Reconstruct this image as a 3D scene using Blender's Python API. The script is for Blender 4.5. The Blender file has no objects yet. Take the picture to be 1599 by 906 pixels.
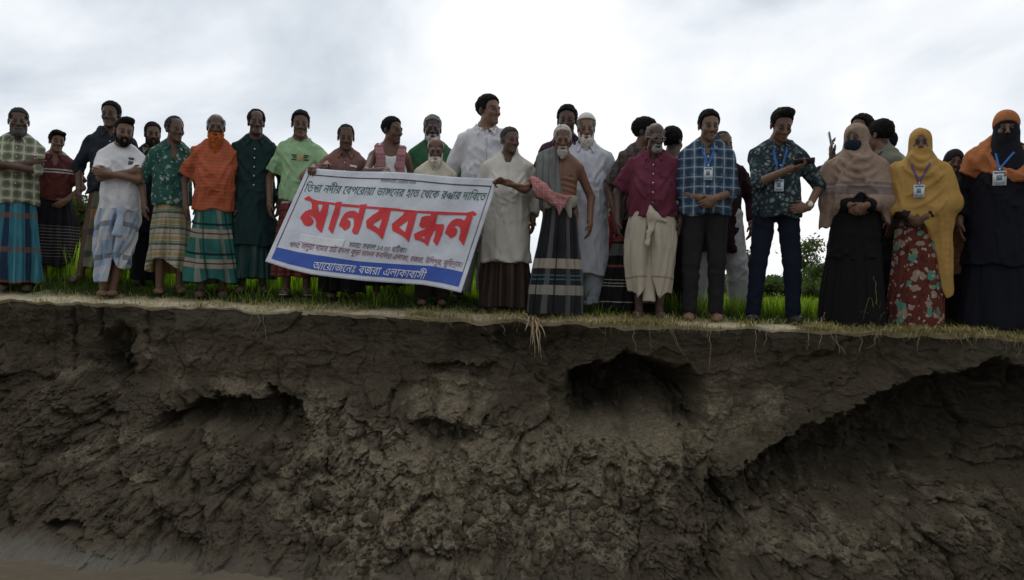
import bpy, math, random
import numpy as np
from mathutils import Matrix, Vector
from mathutils.bvhtree import BVHTree
R = math.radians
scn = bpy.context.scene
C = scn.collection
# ------------------------------------------------------------------ camera
F_PX, CX, CY = 1208.0, 799.5, 452.5          # focal length and centre, in pixels of the 1599 x 906 photograph
CAM_H = 0.22
PITCH, ROLL = -0.22, 1.5
cd = bpy.data.cameras.new('camera'); cam = bpy.data.objects.new('camera', cd); C.objects.link(cam)
cd.sensor_width = 36.0; cd.lens = 36.0 * F_PX / 1599.0
cd.clip_start = 0.05; cd.clip_end = 3000.0
CAM_M = Matrix.Rotation(R(90 + PITCH), 4, 'X') @ Matrix.Rotation(R(ROLL), 4, 'Z')
CAM_M.translation = Vector((0, 0, CAM_H))
cam.matrix_world = CAM_M
scn.camera = cam
scn.view_settings.view_transform = 'Standard'; scn.view_settings.look = 'None'
scn.view_settings.gamma = 1.0; scn.view_settings.use_curve_mapping = False
scn.view_settings.exposure = 0.0
# ------------------------------------------------------------------ sky: thick bright overcast over a Nishita sky
SUN_EL, SUN_AZ = 58.0, -12.0                  # the sun stands high behind the clouds, behind the row of people
w = bpy.data.worlds.new('World'); scn.world = w; w.use_nodes = True
nt = w.node_tree; N = nt.nodes; L = nt.links; N.clear()
def nd(tree, t, **k):
    n = tree.nodes.new(t)
    for a, b in k.items():
        if a == 'inp':
            for i, v in b.items(): n.inputs[i].default_value = v
        else: setattr(n, a, b)
    return n
sky = nd(nt, 'ShaderNodeTexSky', sky_type='NISHITA'); sky.sun_disc = False
sky.sun_elevation = R(SUN_EL); sky.sun_rotation = R(SUN_AZ); sky.air_density = 1.2; sky.dust_density = 2.0
bg_sky = nd(nt, 'ShaderNodeBackground', inp={1: 0.1}); L.new(sky.outputs[0], bg_sky.inputs[0])
tc = nd(nt, 'ShaderNodeTexCoord')
mp = nd(nt, 'ShaderNodeMapping', inp={1: (0.9, 1.7, 0.4), 3: (1.0, 1.0, 1.9)}); L.new(tc.outputs['Generated'], mp.inputs[0])
cn = nd(nt, 'ShaderNodeTexNoise', inp={'Scale': 2.1, 'Detail': 7.0, 'Roughness': 0.52, 'Distortion': 0.35}); L.new(mp.outputs[0], cn.inputs['Vector'])
cr = nd(nt, 'ShaderNodeValToRGB'); L.new(cn.outputs['Fac'], cr.inputs[0])
e = cr.color_ramp.elements
e[0].position = 0.30; e[0].color = (0.54, 0.60, 0.68, 1)
e[1].position = 0.515; e[1].color = (1.0, 1.0, 1.0, 1)
x = e.new(0.38); x.color = (0.71, 0.76, 0.82, 1)
x = e.new(0.445); x.color = (0.87, 0.91, 0.955, 1)
# the cloud is thinnest and brightest ahead, where the sun stands behind it, and thickest behind the camera
sepw = nd(nt, 'ShaderNodeSeparateXYZ'); L.new(tc.outputs['Generated'], sepw.inputs[0])
thick = nd(nt, 'ShaderNodeMapRange', interpolation_type='SMOOTHSTEP', inp={1: -0.5, 2: 0.75, 3: 0.70, 4: 1.04}); L.new(sepw.outputs[1], thick.inputs[0])
bg_cl = nd(nt, 'ShaderNodeBackground'); L.new(cr.outputs[0], bg_cl.inputs[0]); L.new(thick.outputs[0], bg_cl.inputs[1])
cov = nd(nt, 'ShaderNodeTexNoise', inp={'Scale': 1.7, 'Detail': 5.0, 'Roughness': 0.55}); 
mp2 = nd(nt, 'ShaderNodeMapping', inp={1: (3.1, 1.7, 0.4), 3: (1.0, 1.0, 1.6)}); L.new(tc.outputs['Generated'], mp2.inputs[0]); L.new(mp2.outputs[0], cov.inputs['Vector'])
cmr = nd(nt, 'ShaderNodeMapRange', inp={1: 0.30, 2: 0.44, 3: 0.72, 4: 0.97}); L.new(cov.outputs['Fac'], cmr.inputs[0])
mxw = nd(nt, 'ShaderNodeMixShader'); L.new(cmr.outputs[0], mxw.inputs[0]); L.new(bg_sky.outputs[0], mxw.inputs[1]); L.new(bg_cl.outputs[0], mxw.inputs[2])
wo = nd(nt, 'ShaderNodeOutputWorld'); L.new(mxw.outputs[0], wo.inputs[0])
sl = bpy.data.lights.new('sun', 'SUN'); sl.energy = 0.7; sl.angle = R(25); sl.color = (1.0, 0.96, 0.9)
so = bpy.data.objects.new('sun', sl); C.objects.link(so)
sd = Vector((math.sin(R(SUN_AZ)) * math.cos(R(SUN_EL)), math.cos(R(SUN_AZ)) * math.cos(R(SUN_EL)), math.sin(R(SUN_EL))))
so.rotation_euler = (-sd).to_track_quat('-Z', 'Y').to_euler()

# ------------------------------------------------------------------ measuring in the photograph
_CR = np.array(CAM_M.to_3x3()); _CT = np.array((0, 0, CAM_H))
def at(px, py, D):
    """the world point seen at pixel (px, py) of the photograph at distance D ahead of the camera"""
    v = _CR @ np.array(((px - CX) / F_PX, -(py - CY) / F_PX, -1.0))
    return _CT + v * (D / v[1])
def to_px(P):
    q = (np.asarray(P, float) - _CT) @ _CR
    return CX + F_PX * q[..., 0] / -q[..., 2], CY - F_PX * q[..., 1] / -q[..., 2]

# ------------------------------------------------------------------ noise
def _h(i, j, k, seed):
    n = (i.astype(np.int64) * 374761393 + j.astype(np.int64) * 668265263 + k.astype(np.int64) * 2147483647 + seed * 974634777) & 0xffffffff
    n = ((n ^ (n >> 13)) * 1274126177) & 0xffffffff
    n = ((n ^ (n >> 16)) * 2246822519) & 0xffffffff
    return ((n ^ (n >> 15)) & 0xffff) / 32767.5 - 1.0
def vnoise(x, y, z=None, seed=0):
    x = np.asarray(x, float); y = np.asarray(y, float)
    xi = np.floor(x); yi = np.floor(y); fx = x - xi; fy = y - yi
    fx = fx * fx * fx * (fx * (fx * 6 - 15) + 10); fy = fy * fy * fy * (fy * (fy * 6 - 15) + 10)
    def pl(k):
        a = _h(xi, yi, k, seed); b = _h(xi + 1, yi, k, seed); c = _h(xi, yi + 1, k, seed); d = _h(xi + 1, yi + 1, k, seed)
        return (a + (b - a) * fx) * (1 - fy) + (c + (d - c) * fx) * fy
    if z is None: return pl(np.zeros_like(xi))
    z = np.asarray(z, float); zi = np.floor(z); fz = z - zi; fz = fz * fz * (3 - 2 * fz)
    a = pl(zi); return a + (pl(zi + 1) - a) * fz
def fbm(x, y, z=None, oct=4, seed=0, gain=0.5):
    s = 0; a = 1.0; t = 0
    for o in range(oct):
        k = 2.03 ** o
        s = s + a * vnoise(x * k + 17.3 * o, y * k - 9.1 * o, None if z is None else z * k, seed + o); t += a; a *= gain
    return s / t
def worley(x, y, seed=0):
    xi = np.floor(x); yi = np.floor(y); f1 = np.full(x.shape, 9.0); f2 = f1.copy(); idv = np.zeros(x.shape)
    for dx in (-1, 0, 1):
        for dy in (-1, 0, 1):
            cx = xi + dx; cy = yi + dy; z0 = np.zeros_like(cx)
            px = cx + 0.5 + 0.45 * _h(cx, cy, z0, seed); py = cy + 0.5 + 0.45 * _h(cx, cy, z0, seed + 7)
            d = np.hypot(px - x, py - y); v = _h(cx, cy, z0, seed + 3)
            m = d < f1
            f2 = np.where(m, f1, np.minimum(f2, d)); idv = np.where(m, v, idv); f1 = np.where(m, d, f1)
    return f1, f2, idv
def facets(x, y, seed=0):
    """flat tilted faces, one per cell: fracture planes"""
    xi = np.floor(x); yi = np.floor(y); f1 = np.full(x.shape, 9.0); out = np.zeros(x.shape)
    for dx in (-1, 0, 1):
        for dy in (-1, 0, 1):
            cx = xi + dx; cy = yi + dy; z0 = np.zeros_like(cx); ox = x - cx - 0.5 - 0.45 * _h(cx, cy, z0, seed); oy = y - cy - 0.5 - 0.45 * _h(cx, cy, z0, seed + 7)
            d = np.hypot(ox, oy); a = math.pi * _h(cx, cy, z0, seed + 13); v = 0.5 * _h(cx, cy, z0, seed + 17) + np.cos(a) * ox + np.sin(a) * oy; m = d < f1
            out = np.where(m, v, out); f1 = np.where(m, d, f1)
    return out
def sst(a, b, x):
    t = np.clip((x - a) / (b - a), 0, 1); return t * t * (3 - 2 * t)

# ------------------------------------------------------------------ meshes
def mesh(name, V, Fc, mat=None, parent=None, col=None, uv=None, smooth=True, mats=None, fmat=None, loc=None):
    """V (n,3); Fc an (m,k) array or a list of faces. Links ONE mesh object."""
    me = bpy.data.meshes.new(name); V = np.asarray(V, np.float32)
    me.vertices.add(len(V)); me.vertices.foreach_set('co', V.ravel())
    if isinstance(Fc, np.ndarray):
        m, k = Fc.shape; loops = Fc.ravel().astype(np.int32); st = np.arange(m, dtype=np.int32) * k
    else:
        loops = np.array([i for f in Fc for i in f], np.int32); m = len(Fc)
        ln = np.array([len(f) for f in Fc]); st = np.concatenate(([0], np.cumsum(ln)[:-1])).astype(np.int32)
    me.loops.add(len(loops)); me.loops.foreach_set('vertex_index', loops)
    me.polygons.add(m); me.polygons.foreach_set('loop_start', st)
    if smooth: me.polygons.foreach_set('use_smooth', np.ones(m, bool))
    for q in (mats or ([mat] if mat else [])): me.materials.append(q)
    if fmat is not None: me.polygons.foreach_set('material_index', np.asarray(fmat, np.int32))
    if col is not None:
        ca = me.color_attributes.new('Col', 'FLOAT_COLOR', 'POINT')
        ca.data.foreach_set('color', np.concatenate((col, np.ones((len(col), 1))), 1).astype(np.float32).ravel())
    if uv is not None:
        ul = me.uv_layers.new(name='UVMap'); ul.data.foreach_set('uv', np.asarray(uv, np.float32)[loops].ravel())
    me.update(); me.validate()
    o = bpy.data.objects.new(name, me); C.objects.link(o)
    if parent is not None: o.parent = parent
    if loc is not None: o.location = loc
    return o
def tag(o, label=None, cat=None, group=None, kind=None):
    if label: o['label'] = label
    if cat: o['category'] = cat
    if group: o['group'] = group
    if kind: o['kind'] = kind
    return o
def empty(name, loc=(0, 0, 0), rz=0.0):
    o = bpy.data.objects.new(name, None); C.objects.link(o); o.location = loc; o.rotation_euler = (0, 0, rz); o.empty_display_size = 0.1
    return o
class MB:
    def __init__(s): s.V = []; s.F = []
    def add(s, V, Fc):
        b = len(s.V); s.V += [tuple(v) for v in V]; s.F += [tuple(i + b for i in f) for f in Fc]
    def box(s, c, h, M=None):
        v = [np.array((x, y, z)) * h for x in (-1, 1) for y in (-1, 1) for z in (-1, 1)]
        v = [(np.asarray(M) @ q if M is not None else q) + np.asarray(c) for q in v]
        s.add(v, [(0, 1, 3, 2), (4, 6, 7, 5), (0, 4, 5, 1), (2, 3, 7, 6), (0, 2, 6, 4), (1, 5, 7, 3)])
    def tube(s, P, r, n=6, flat=1.0, up=(0, 0, 1), cap=True):
        P = np.asarray(P, float); m = len(P); r = np.broadcast_to(r, (m,)); V = []
        T = np.gradient(P, axis=0); T /= np.linalg.norm(T, axis=1)[:, None] + 1e-9
        u = np.asarray(up, float)
        for i in range(m):
            a = np.cross(T[i], u); 
            if np.linalg.norm(a) < 1e-3: a = np.cross(T[i], (1, 0.1, 0))
            a /= np.linalg.norm(a); b = np.cross(a, T[i])
            for k in range(n):
                t = 2 * math.pi * k / n; V.append(P[i] + r[i] * (a * math.cos(t) + flat * b * math.sin(t)))
        Fc = [(i * n + k, i * n + (k + 1) % n, (i + 1) * n + (k + 1) % n, (i + 1) * n + k) for i in range(m - 1) for k in range(n)]
        if cap: Fc += [tuple(range(n))[::-1], tuple((m - 1) * n + k for k in range(n))]
        s.add(V, Fc)
    def build(s, name, mat, parent=None, **k):
        return mesh(name, np.array(s.V), s.F, mat, parent, **k)

# ------------------------------------------------------------------ materials
def material(name, rough=0.8, spec=0.3):
    m = bpy.data.materials.new(name); m.use_nodes = True
    b = m.node_tree.nodes['Principled BSDF']; b.inputs['Roughness'].default_value = rough
    b.inputs['Specular IOR Level'].default_value = spec
    return m, m.node_tree, b
def rgb4(c): return (c[0], c[1], c[2], 1.0)
def mix(t, fac, a, b, mode='MIX'):
    n = t.nodes.new('ShaderNodeMix'); n.data_type = 'RGBA'; n.blend_type = mode
    for s, v in ((0, fac), (6, a), (7, b)):
        if hasattr(v, 'links') or hasattr(v, 'is_linked'): t.links.new(v, n.inputs[s])
        elif s == 0: n.inputs[0].default_value = v
        else: n.inputs[s].default_value = rgb4(v)
    return n.outputs[2]
def mth(t, op, a, b=None, c=None):
    n = t.nodes.new('ShaderNodeMath'); n.operation = op
    for i, v in enumerate((a, b, c)):
        if v is None: continue
        if hasattr(v, 'is_linked'): t.links.new(v, n.inputs[i])
        else: n.inputs[i].default_value = v
    return n.outputs[0]
def noise_f(t, vec, scale, detail=3.0, rough=0.55, lo=0.35, hi=0.65, dist=0.0):
    n = nd(t, 'ShaderNodeTexNoise', inp={'Scale': scale, 'Detail': detail, 'Roughness': rough, 'Distortion': dist}); t.links.new(vec, n.inputs['Vector'])
    r = nd(t, 'ShaderNodeMapRange', inp={1: lo, 2: hi}); t.links.new(n.outputs['Fac'], r.inputs[0]); return r.outputs[0]
def coords(t, kind='Object', scale=None, loc=None):
    n = t.nodes.new('ShaderNodeTexCoord')
    if scale is None and loc is None: return n.outputs[kind]
    m = nd(t, 'ShaderNodeMapping'); t.links.new(n.outputs[kind], m.inputs[0])
    if scale is not None: m.inputs[3].default_value = scale
    if loc is not None: m.inputs[1].default_value = loc
    return m.outputs[0]
def bump(t, b, h, strength=0.3, dist=0.01):
    n = nd(t, 'ShaderNodeBump', inp={'Strength': strength, 'Distance': dist}); t.links.new(h, n.inputs['Height']); t.links.new(n.outputs[0], b.inputs['Normal'])
_n = [0]
def cloth(col, name='cloth', rough=0.9, var=0.16, stripes=(), spots=(), kind='Object', sheen=0.0, weave=True):
    """woven cloth. stripes: (axis 'x'/'y'/'z', period, start, width, colour, strength); spots: (scale, radius, colour, strength, seed)."""
    fade = lambda q: [max(0.0, (0.20 * (0.3 * q[0] + 0.6 * q[1] + 0.1 * q[2]) + 0.80 * v_) * 0.92) for v_ in q]     # washed, sun-faded dyes
    col = fade(col)
    _n[0] += 1
    m, t, b = material('%s_%d' % (name, _n[0]), rough, 0.15)
    v = coords(t, kind)
    n = noise_f(t, v, 5.0, 4.0, 0.6, 0.3, 0.7)
    c = mix(t, n, [q * (1 - var) for q in col], [min(1, q * (1 + var)) for q in col])
    if stripes:
        sx = t.nodes.new('ShaderNodeSeparateXYZ'); 
        wn = nd(t, 'ShaderNodeTexNoise', inp={'Scale': 6.0, 'Detail': 2.0}); t.links.new(v, wn.inputs['Vector'])
        va = nd(t, 'ShaderNodeVectorMath', operation='SCALE'); t.links.new(wn.outputs['Color'], va.inputs[0]); va.inputs['Scale'].default_value = 0.012
        vb = nd(t, 'ShaderNodeVectorMath', operation='ADD'); t.links.new(v, vb.inputs[0]); t.links.new(va.outputs[0], vb.inputs[1])
        t.links.new(vb.outputs[0], sx.inputs[0])
        for (ax, per, st, wd, sc, a) in stripes:
            s = sx.outputs['xyz'.index(ax)]
            f = mth(t, 'FLOORED_MODULO', mth(t, 'SUBTRACT', s, st), per)
            g = mth(t, 'MULTIPLY', mth(t, 'LESS_THAN', f, wd), a)
            c = mix(t, g, c, fade(sc))
    for (sc_, rad, scol, a, sd_) in spots:
        mp_ = coords(t, kind, (1, 1, 1), (sd_ * 1.3, sd_ * 0.7, sd_ * 2.1))
        wn = nd(t, 'ShaderNodeTexNoise', inp={'Scale': sc_ * 1.6, 'Detail': 2.0}); t.links.new(mp_, wn.inputs['Vector'])
        vs = nd(t, 'ShaderNodeVectorMath', operation='SCALE'); t.links.new(wn.outputs['Color'], vs.inputs[0]); vs.inputs['Scale'].default_value = 0.9 / sc_
        vb = nd(t, 'ShaderNodeVectorMath', operation='ADD'); t.links.new(mp_, vb.inputs[0]); t.links.new(vs.outputs[0], vb.inputs[1])
        vo = nd(t, 'ShaderNodeTexVoronoi', inp={'Scale': sc_, 'Randomness': 1.0}); t.links.new(vb.outputs[0], vo.inputs['Vector'])
        f = mth(t, 'LESS_THAN', vo.outputs['Distance'], rad)
        c = mix(t, mth(t, 'MULTIPLY', f, a), c, fade(scol))
    t.links.new(c, b.inputs['Base Color'])
    if weave:
        h = nd(t, 'ShaderNodeTexNoise', inp={'Scale': 90.0, 'Detail': 2.0}); t.links.new(v, h.inputs['Vector']); bump(t, b, h.outputs['Fac'], 0.25, 0.004)
    b.inputs['Sheen Weight'].default_value = sheen
    return m
def plain(name, col, rough=0.6, metal=0.0, spec=0.4, var=0.1):
    m, t, b = material(name, rough, spec); b.inputs['Metallic'].default_value = metal
    n = noise_f(t, coords(t), 30.0); t.links.new(mix(t, n, [q * (1 - var) for q in col], [min(1, q * (1 + var)) for q in col]), b.inputs['Base Color'])
    return m
def attr_mat(name, rough=0.55, spec=0.35, sss=0.0, nscale=60.0, bstr=0.2, mul=None):
    m, t, b = material(name, rough, spec)
    a = nd(t, 'ShaderNodeVertexColor'); a.layer_name = 'Col'
    v = coords(t); n = noise_f(t, v, nscale, 3.0)
    c = mix(t, n, (0.88, 0.88, 0.88), (1.1, 1.1, 1.1)); c = mix(t, 1.0, a.outputs[0], c, 'MULTIPLY')
    t.links.new(c, b.inputs['Base Color'])
    h = nd(t, 'ShaderNodeTexNoise', inp={'Scale': nscale * 2.5, 'Detail': 3.0}); t.links.new(v, h.inputs['Vector']); bump(t, b, h.outputs['Fac'], bstr, 0.004)
    return m
# ================================================================== the bank, the field, the river
WATER = -1.72
def y_edge(x):
    x = np.asarray(x, float); xe = np.clip(x, -6.5, 5.2)
    return 6.14 - 0.176 * xe + 0.055 * fbm(x * 1.3, x * 0 + 3.1, oct=4, seed=5) + 0.030 * fbm(x * 6.0, x * 0, oct=4, seed=9)
def ground(x, y, d=None):
    x = np.asarray(x, float); y = np.asarray(y, float)
    if d is None: d = y - y_edge(x)
    ze = np.interp(x, [-6, -4.6, 0, 4], [0.02, 0.01, -0.02, -0.025])
    A = np.interp(x, [-7, -4.6, -3, -1.9, -0.4, 0.4, 1.0, 3.5], [0.17, 0.16, 0.125, 0.105, 0.10, 0.06, 0.045, 0.05])
    z = ze + A * sst(0.0, 0.55, d) * (1 - 0.75 * sst(4, 30, d)) + 0.010 * fbm(x * 2.1, y * 2.1, oct=3, seed=21) * sst(0, 0.3, d)
    z = z - (1 - sst(0.0, 0.11, d)) * np.clip(0.010 + 0.030 * fbm(x * 4.5, x * 0 + 7, oct=4, seed=37), 0, 0.05)
    return z + 0.02 * fbm(x * 0.3, y * 0.3, oct=2, seed=4) * sst(2, 8, d)
def build_ground():
    xs = np.unique(np.concatenate((np.arange(-7, 6.5, 0.035), np.linspace(-16, -7, 40), np.linspace(6.5, 16, 40), [-1500, -700, -300, -140, -70, -40, -25, 25, 40, 70, 140, 300, 700, 1500])))
    ds = np.concatenate((np.arange(0.0, 0.7, 0.03), np.geomspace(0.7, 2400, 60)))
    X, Dd = np.meshgrid(xs, ds); Y = y_edge(X) + Dd; Z = ground(X, Y, Dd)
    Z += 0.007 * fbm(X * 14, Y * 14, oct=3, seed=31) * (1 - sst(1.5, 4, Dd))
    lipV = []
    ye = y_edge(xs); ze = ground(xs, ye, 0 * xs)
    over = 0.030 + 0.055 * fbm(xs * 4, xs * 0 + 2, oct=3, seed=77)
    th = 0.014 + 0.012 * fbm(xs * 9, xs * 0 + 2, oct=3, seed=78)
    rows = [np.stack((xs, ye + 0.02, ze - th - 0.03), 1), np.stack((xs, ye - over * 0.8, ze - th), 1), np.stack((xs, ye - over, ze - th * 0.5), 1), np.stack((xs, ye - over * 0.7, ze - 0.004), 1)]
    V = np.concatenate(rows + [np.stack((X.ravel(), Y.ravel(), Z.ravel()), 1)])
    n = len(xs); m = len(rows) + len(ds)
    i = np.arange(m - 1)[:, None] * n + np.arange(n - 1)[None]
    Fc = np.stack((i, i + 1, i + n + 1, i + n), -1).reshape(-1, 4)
    m_, t, b = material('bank_top_soil_and_turf', 0.95, 0.1)
    uvd = np.concatenate([np.stack((xs, 0 * xs), 1)] * len(rows) + [np.stack((X.ravel(), Dd.ravel()), 1)])
    v = coords(t); uvn = coords(t, 'UV')
    sx = nd(t, 'ShaderNodeSeparateXYZ'); t.links.new(uvn, sx.inputs[0])
    n1 = noise_f(t, v, 3.5, 4.0, 0.6, 0.3, 0.7); n2 = noise_f(t, v, 28.0, 4.0, 0.65, 0.3, 0.7)
    straw = mix(t, n2, (0.46, 0.40, 0.27), (0.68, 0.60, 0.43)); turf = mix(t, n2, (0.018, 0.03, 0.012), (0.05, 0.075, 0.02)); fieldc = mix(t, n1, (0.08, 0.13, 0.025), (0.13, 0.19, 0.04))
    edge = nd(t, 'ShaderNodeMapRange', inp={1: 0.09, 2: 0.24}); t.links.new(mth(t, 'ADD', sx.outputs[1], mth(t, 'MULTIPLY_ADD', n1, 0.16, -0.08)), edge.inputs[0])
    c = mix(t, edge.outputs[0], straw, turf)
    far = nd(t, 'ShaderNodeMapRange', inp={1: 1.0, 2: 2.5}); t.links.new(sx.outputs[1], far.inputs[0]); c = mix(t, far.outputs[0], c, fieldc)
    t.links.new(c, b.inputs['Base Color']); bump(t, b, n2, 0.6, 0.01)
    tag(mesh('ground', V, Fc, m_, uv=uvd), kind='structure')
build_ground()

def build_cliff():
    xs = np.unique(np.concatenate((np.arange(-5.6, 4.5, 0.0072), np.arange(-11, -5.6, 0.05), np.arange(4.5, 9.5, 0.04), np.linspace(-60, -11, 50), np.linspace(9.5, 60, 50))))
    n = len(xs); m = 330
    vv = np.linspace(0, 1, m)
    X, Vv = np.meshgrid(xs, vv)
    ye = y_edge(xs)[None]; zt = (ground(xs, y_edge(xs), 0 * xs) - 0.014)[None]
    Z = zt + (WATER - 0.12 - zt) * Vv
    base = np.interp(xs, [-7, -4.6, -2.6, 0, 2.4, 4.0], [1.6, 1.58, 1.62, 1.38, 1.25, 1.0])[None]
    st = np.interp(xs, [-5, -3.2, -1, 1.0, 2.2, 4], [0.16, 0.33, 0.30, 0.36, 0.50, 0.55])[None]
    prof = np.clip((Vv - st) / (1 - st), 0, 1)
    out = base * (0.86 * prof ** 1.15 + 0.14 * sst(0.86, 1.0, Vv)) - 0.05 * sst(0.02, 0.2, Vv) * (1 - prof)
    P = np.stack((X, ye - out, Z), -1)
    px, py = to_px(P)
    py0 = py; px0 = px
    # the features wander a little so that no outline is straight
    wx = 22 * fbm(px / 55, py / 55, oct=6, seed=41, gain=0.6); wy = 19 * fbm(px / 55, py / 55, oct=6, seed=47, gain=0.6)
    qx = px + wx; qy = py + wy
    def ell(cx, cy, rx, ry, soft=0.25):
        r = np.hypot((qx - cx) / rx, (qy - cy) / ry); return 1 - sst(1 - soft, 1 + soft, r)
    d = np.zeros_like(out)
    lay = py - (470 + 0.031 * px)                           # pixels below the lip
    # right: a long undercut below a slanting roof line
    roof = np.interp(px, [1085, 1110, 1180, 1260, 1330, 1400, 1480, 1540, 1620, 1800], [790, 752, 703, 656, 632, 603, 574, 570, 566, 560]) + 1.3 * wy
    a = sst(-3, 5, qy * 0 + py - roof) * sst(1085, 1130, qx) * (1 - sst(70, 230, py - roof))
    d -= 0.44 * a * np.interp(px, [1100, 1250, 1450, 1700], [0.6, 1.0, 1.0, 0.8])
    d += 0.10 * (1 - sst(0, 60, roof - py)) * sst(-4, 3, roof - py) * sst(1090, 1200, px)
    # middle: the deep hole under the arch
    cave = sst(562, 578, qy - 30 * ((qx - 985) / 100) ** 2 + 10) * (1 - sst(622, 680, qy + 0.10 * (qx - 985))) * sst(880, 915, qx) * (1 - sst(1086, 1106, qx))
    d -= 0.75 * cave
    d += 0.10 * ell(1075, 640, 38, 22, 0.5) + 0.06 * ell(955, 650, 60, 14, 0.5)
    # left: the long low hollow
    hol = sst(-4, 6, qy - np.interp(px, [215, 250, 300, 350, 420, 470, 500], [668, 655, 634, 622, 622, 634, 660]) + 0.9 * wy) * (1 - sst(650, 690, qy - 0.06 * (px - 250))) * sst(222, 260, qx) * (1 - sst(455, 486, qx))
    d -= 0.42 * hol
    # left: slumped chimney
    d -= 0.20 * ell(182, 548, 28, 42, 0.3) + 0.12 * ell(158, 600, 36, 50, 0.5) + 0.12 * ell(90, 560, 60, 60, 0.6)
    d += 0.09 * ell(330, 560, 130, 70, 0.35)
    # blocks in the middle
    d += 0.17 * sst(582, 588, qy) * (1 - sst(640, 668, qy)) * sst(676, 690, qx) * (1 - sst(733, 741, qx))
    d -= 0.16 * sst(566, 572, qy) * (1 - sst(580, 588, qy)) * sst(672, 688, qx) * (1 - sst(750, 790, qx))
    d -= 0.20 * ell(690, 678, 52, 20, 0.35)
    d += 0.13 * sst(620, 628, qy + 0.25 * (qx - 500)) * (1 - sst(690, 740, qy)) * sst(440, 475, qx - 0.15 * (qy - 650)) * (1 - sst(528, 534, qx + 0.25 * (qy - 650)))
    stepx = np.interp(py, [510, 540, 575, 600, 645, 690], [775, 785, 822, 850, 852, 800])
    d -= 0.15 * sst(-2, 6, qx - stepx) * (1 - sst(60, 220, qx - stepx)) * sst(505, 530, py) * (1 - sst(640, 690, py))
    d -= 0.12 * sst(0, 25, px - 690) * (1 - sst(40, 80, px - 690)) * sst(505, 540, py) * (1 - sst(545, 575, py)) 
    # cracks
    def crack(pts, wd, dep):
        nonlocal d
        pts = np.array(pts, float); best = np.full(px.shape, 1e9)
        for (x0, y0), (x1, y1) in zip(pts[:-1], pts[1:]):
            L2 = (x1 - x0) ** 2 + (y1 - y0) ** 2; t = np.clip(((qx - x0) * (x1 - x0) + (qy - y0) * (y1 - y0)) / L2, 0, 1)
            best = np.minimum(best, np.hypot(qx - x0 - t * (x1 - x0), qy - y0 - t * (y1 - y0)))
        d -= dep * (1 - sst(wd * 0.3, wd, best))
    crack([(524, 640), (520, 690), (512, 712), (518, 750)], 4, 0.10)
    crack([(610, 612), (606, 650)], 5, 0.08); crack([(108, 478), (112, 540), (104, 580)], 6, 0.07); crack([(147, 476), (150, 520)], 5, 0.06)
    crack([(1110, 744), (1125, 775), (1140, 800), (1122, 840)], 5, 0.09); crack([(1270, 560), (1330, 532), (1390, 512)], 4, 0.03)
    crack([(760, 520), (800, 560), (848, 596)], 4, 0.05); crack([(1430, 720), (1455, 760), (1445, 800)], 9, 0.10)
    crack([(820, 780), (900, 760), (980, 800), (1010, 770), (1060, 700)], 5, 0.05); crack([(640, 800), (680, 760), (690, 720)], 6, 0.06); crack([(600, 880), (640, 862), (700, 866)], 8, 0.08)
    d += 0.14 * ell(1000, 720, 90, 50, 0.6) + 0.10 * ell(570, 740, 120, 80, 0.7) + 0.08 * ell(800, 700, 60, 60, 0.6)
    # debris of the slide: clods
    u = X * 1.0 + 0.05 * fbm(X * 5, Z * 5, oct=3, seed=61); v2 = Z * 1.25 + 0.25 * out + 0.05 * fbm(X * 5 + 9, Z * 5, oct=3, seed=62)
    d *= 1 + 0.35 * fbm(px / 30, py / 30, oct=4, seed=88)
    rough = np.maximum(sst(0.02, 0.22, prof), np.maximum(0.75 * a, 0.7 * sst(0.02, 0.3, -d))); low = sst(110, 190, lay)
    wu = 0.16 * fbm(X * 2.7, Z * 2.7, oct=4, seed=81); wv_ = 0.16 * fbm(X * 2.7 + 40, Z * 2.7, oct=4, seed=82)
    f1, f2, idv = worley((u + wu) * 2.3, (v2 + wv_) * 2.6, 3); d += rough * (0.10 * idv + 0.05 * sst(0, 0.25, f2 - f1) - 0.03)
    cl = sst(-0.25, 0.3, fbm(X * 1.1, Z * 1.4, oct=3, seed=68)); cl2 = sst(-0.1, 0.35, fbm(X * 1.7 + 5, Z * 2.0, oct=3, seed=69))
    f1, f2, idv = worley((u + 0.6 * wu) * 9.5, (v2 + 0.6 * wv_) * 11, 11); d += (0.10 + 0.90 * rough) * (0.15 + 0.85 * cl) * (0.036 * idv + 0.016 * sst(0, 0.3, f2 - f1))
    f1, f2, idv = worley((u + 0.4 * wu) * 21, (v2 + 0.4 * wv_) * 25, 19); d += (0.12 + 0.88 * rough) * (0.25 + 0.75 * cl2) * (0.030 * idv + 0.016 * sst(0, 0.35, f2 - f1))
    f1, f2, idv = worley((u + 0.3 * wu) * 46, (v2 + 0.3 * wv_) * 50, 23); d += (0.10 + 0.90 * rough) * (0.45 + 0.55 * (1 - cl)) * (0.015 * idv + 0.008 * sst(0, 0.4, f2 - f1))
    d += (0.30 + 0.70 * rough) * 0.085 * facets((u + 1.3 * wu) * 2.1, (v2 + 1.3 * wv_) * 1.5, 101)
    d += (0.25 + 0.75 * rough) * 0.034 * facets((u + 0.9 * wu) * 6.0, (v2 + 0.9 * wv_) * 4.6, 111) + (0.15 + 0.85 * rough) * 0.014 * facets((u + 0.7 * wu) * 14, (v2 + 0.7 * wv_) * 12, 121)
    d += (0.25 + 0.75 * rough) * (0.085 * fbm(X * 1.9, Z * 1.9, oct=6, seed=51, gain=0.58))
    d += 0.026 * fbm(X * 17, Z * 17, oct=5, seed=52, gain=0.66) * (0.40 + 0.60 * rough)
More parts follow.
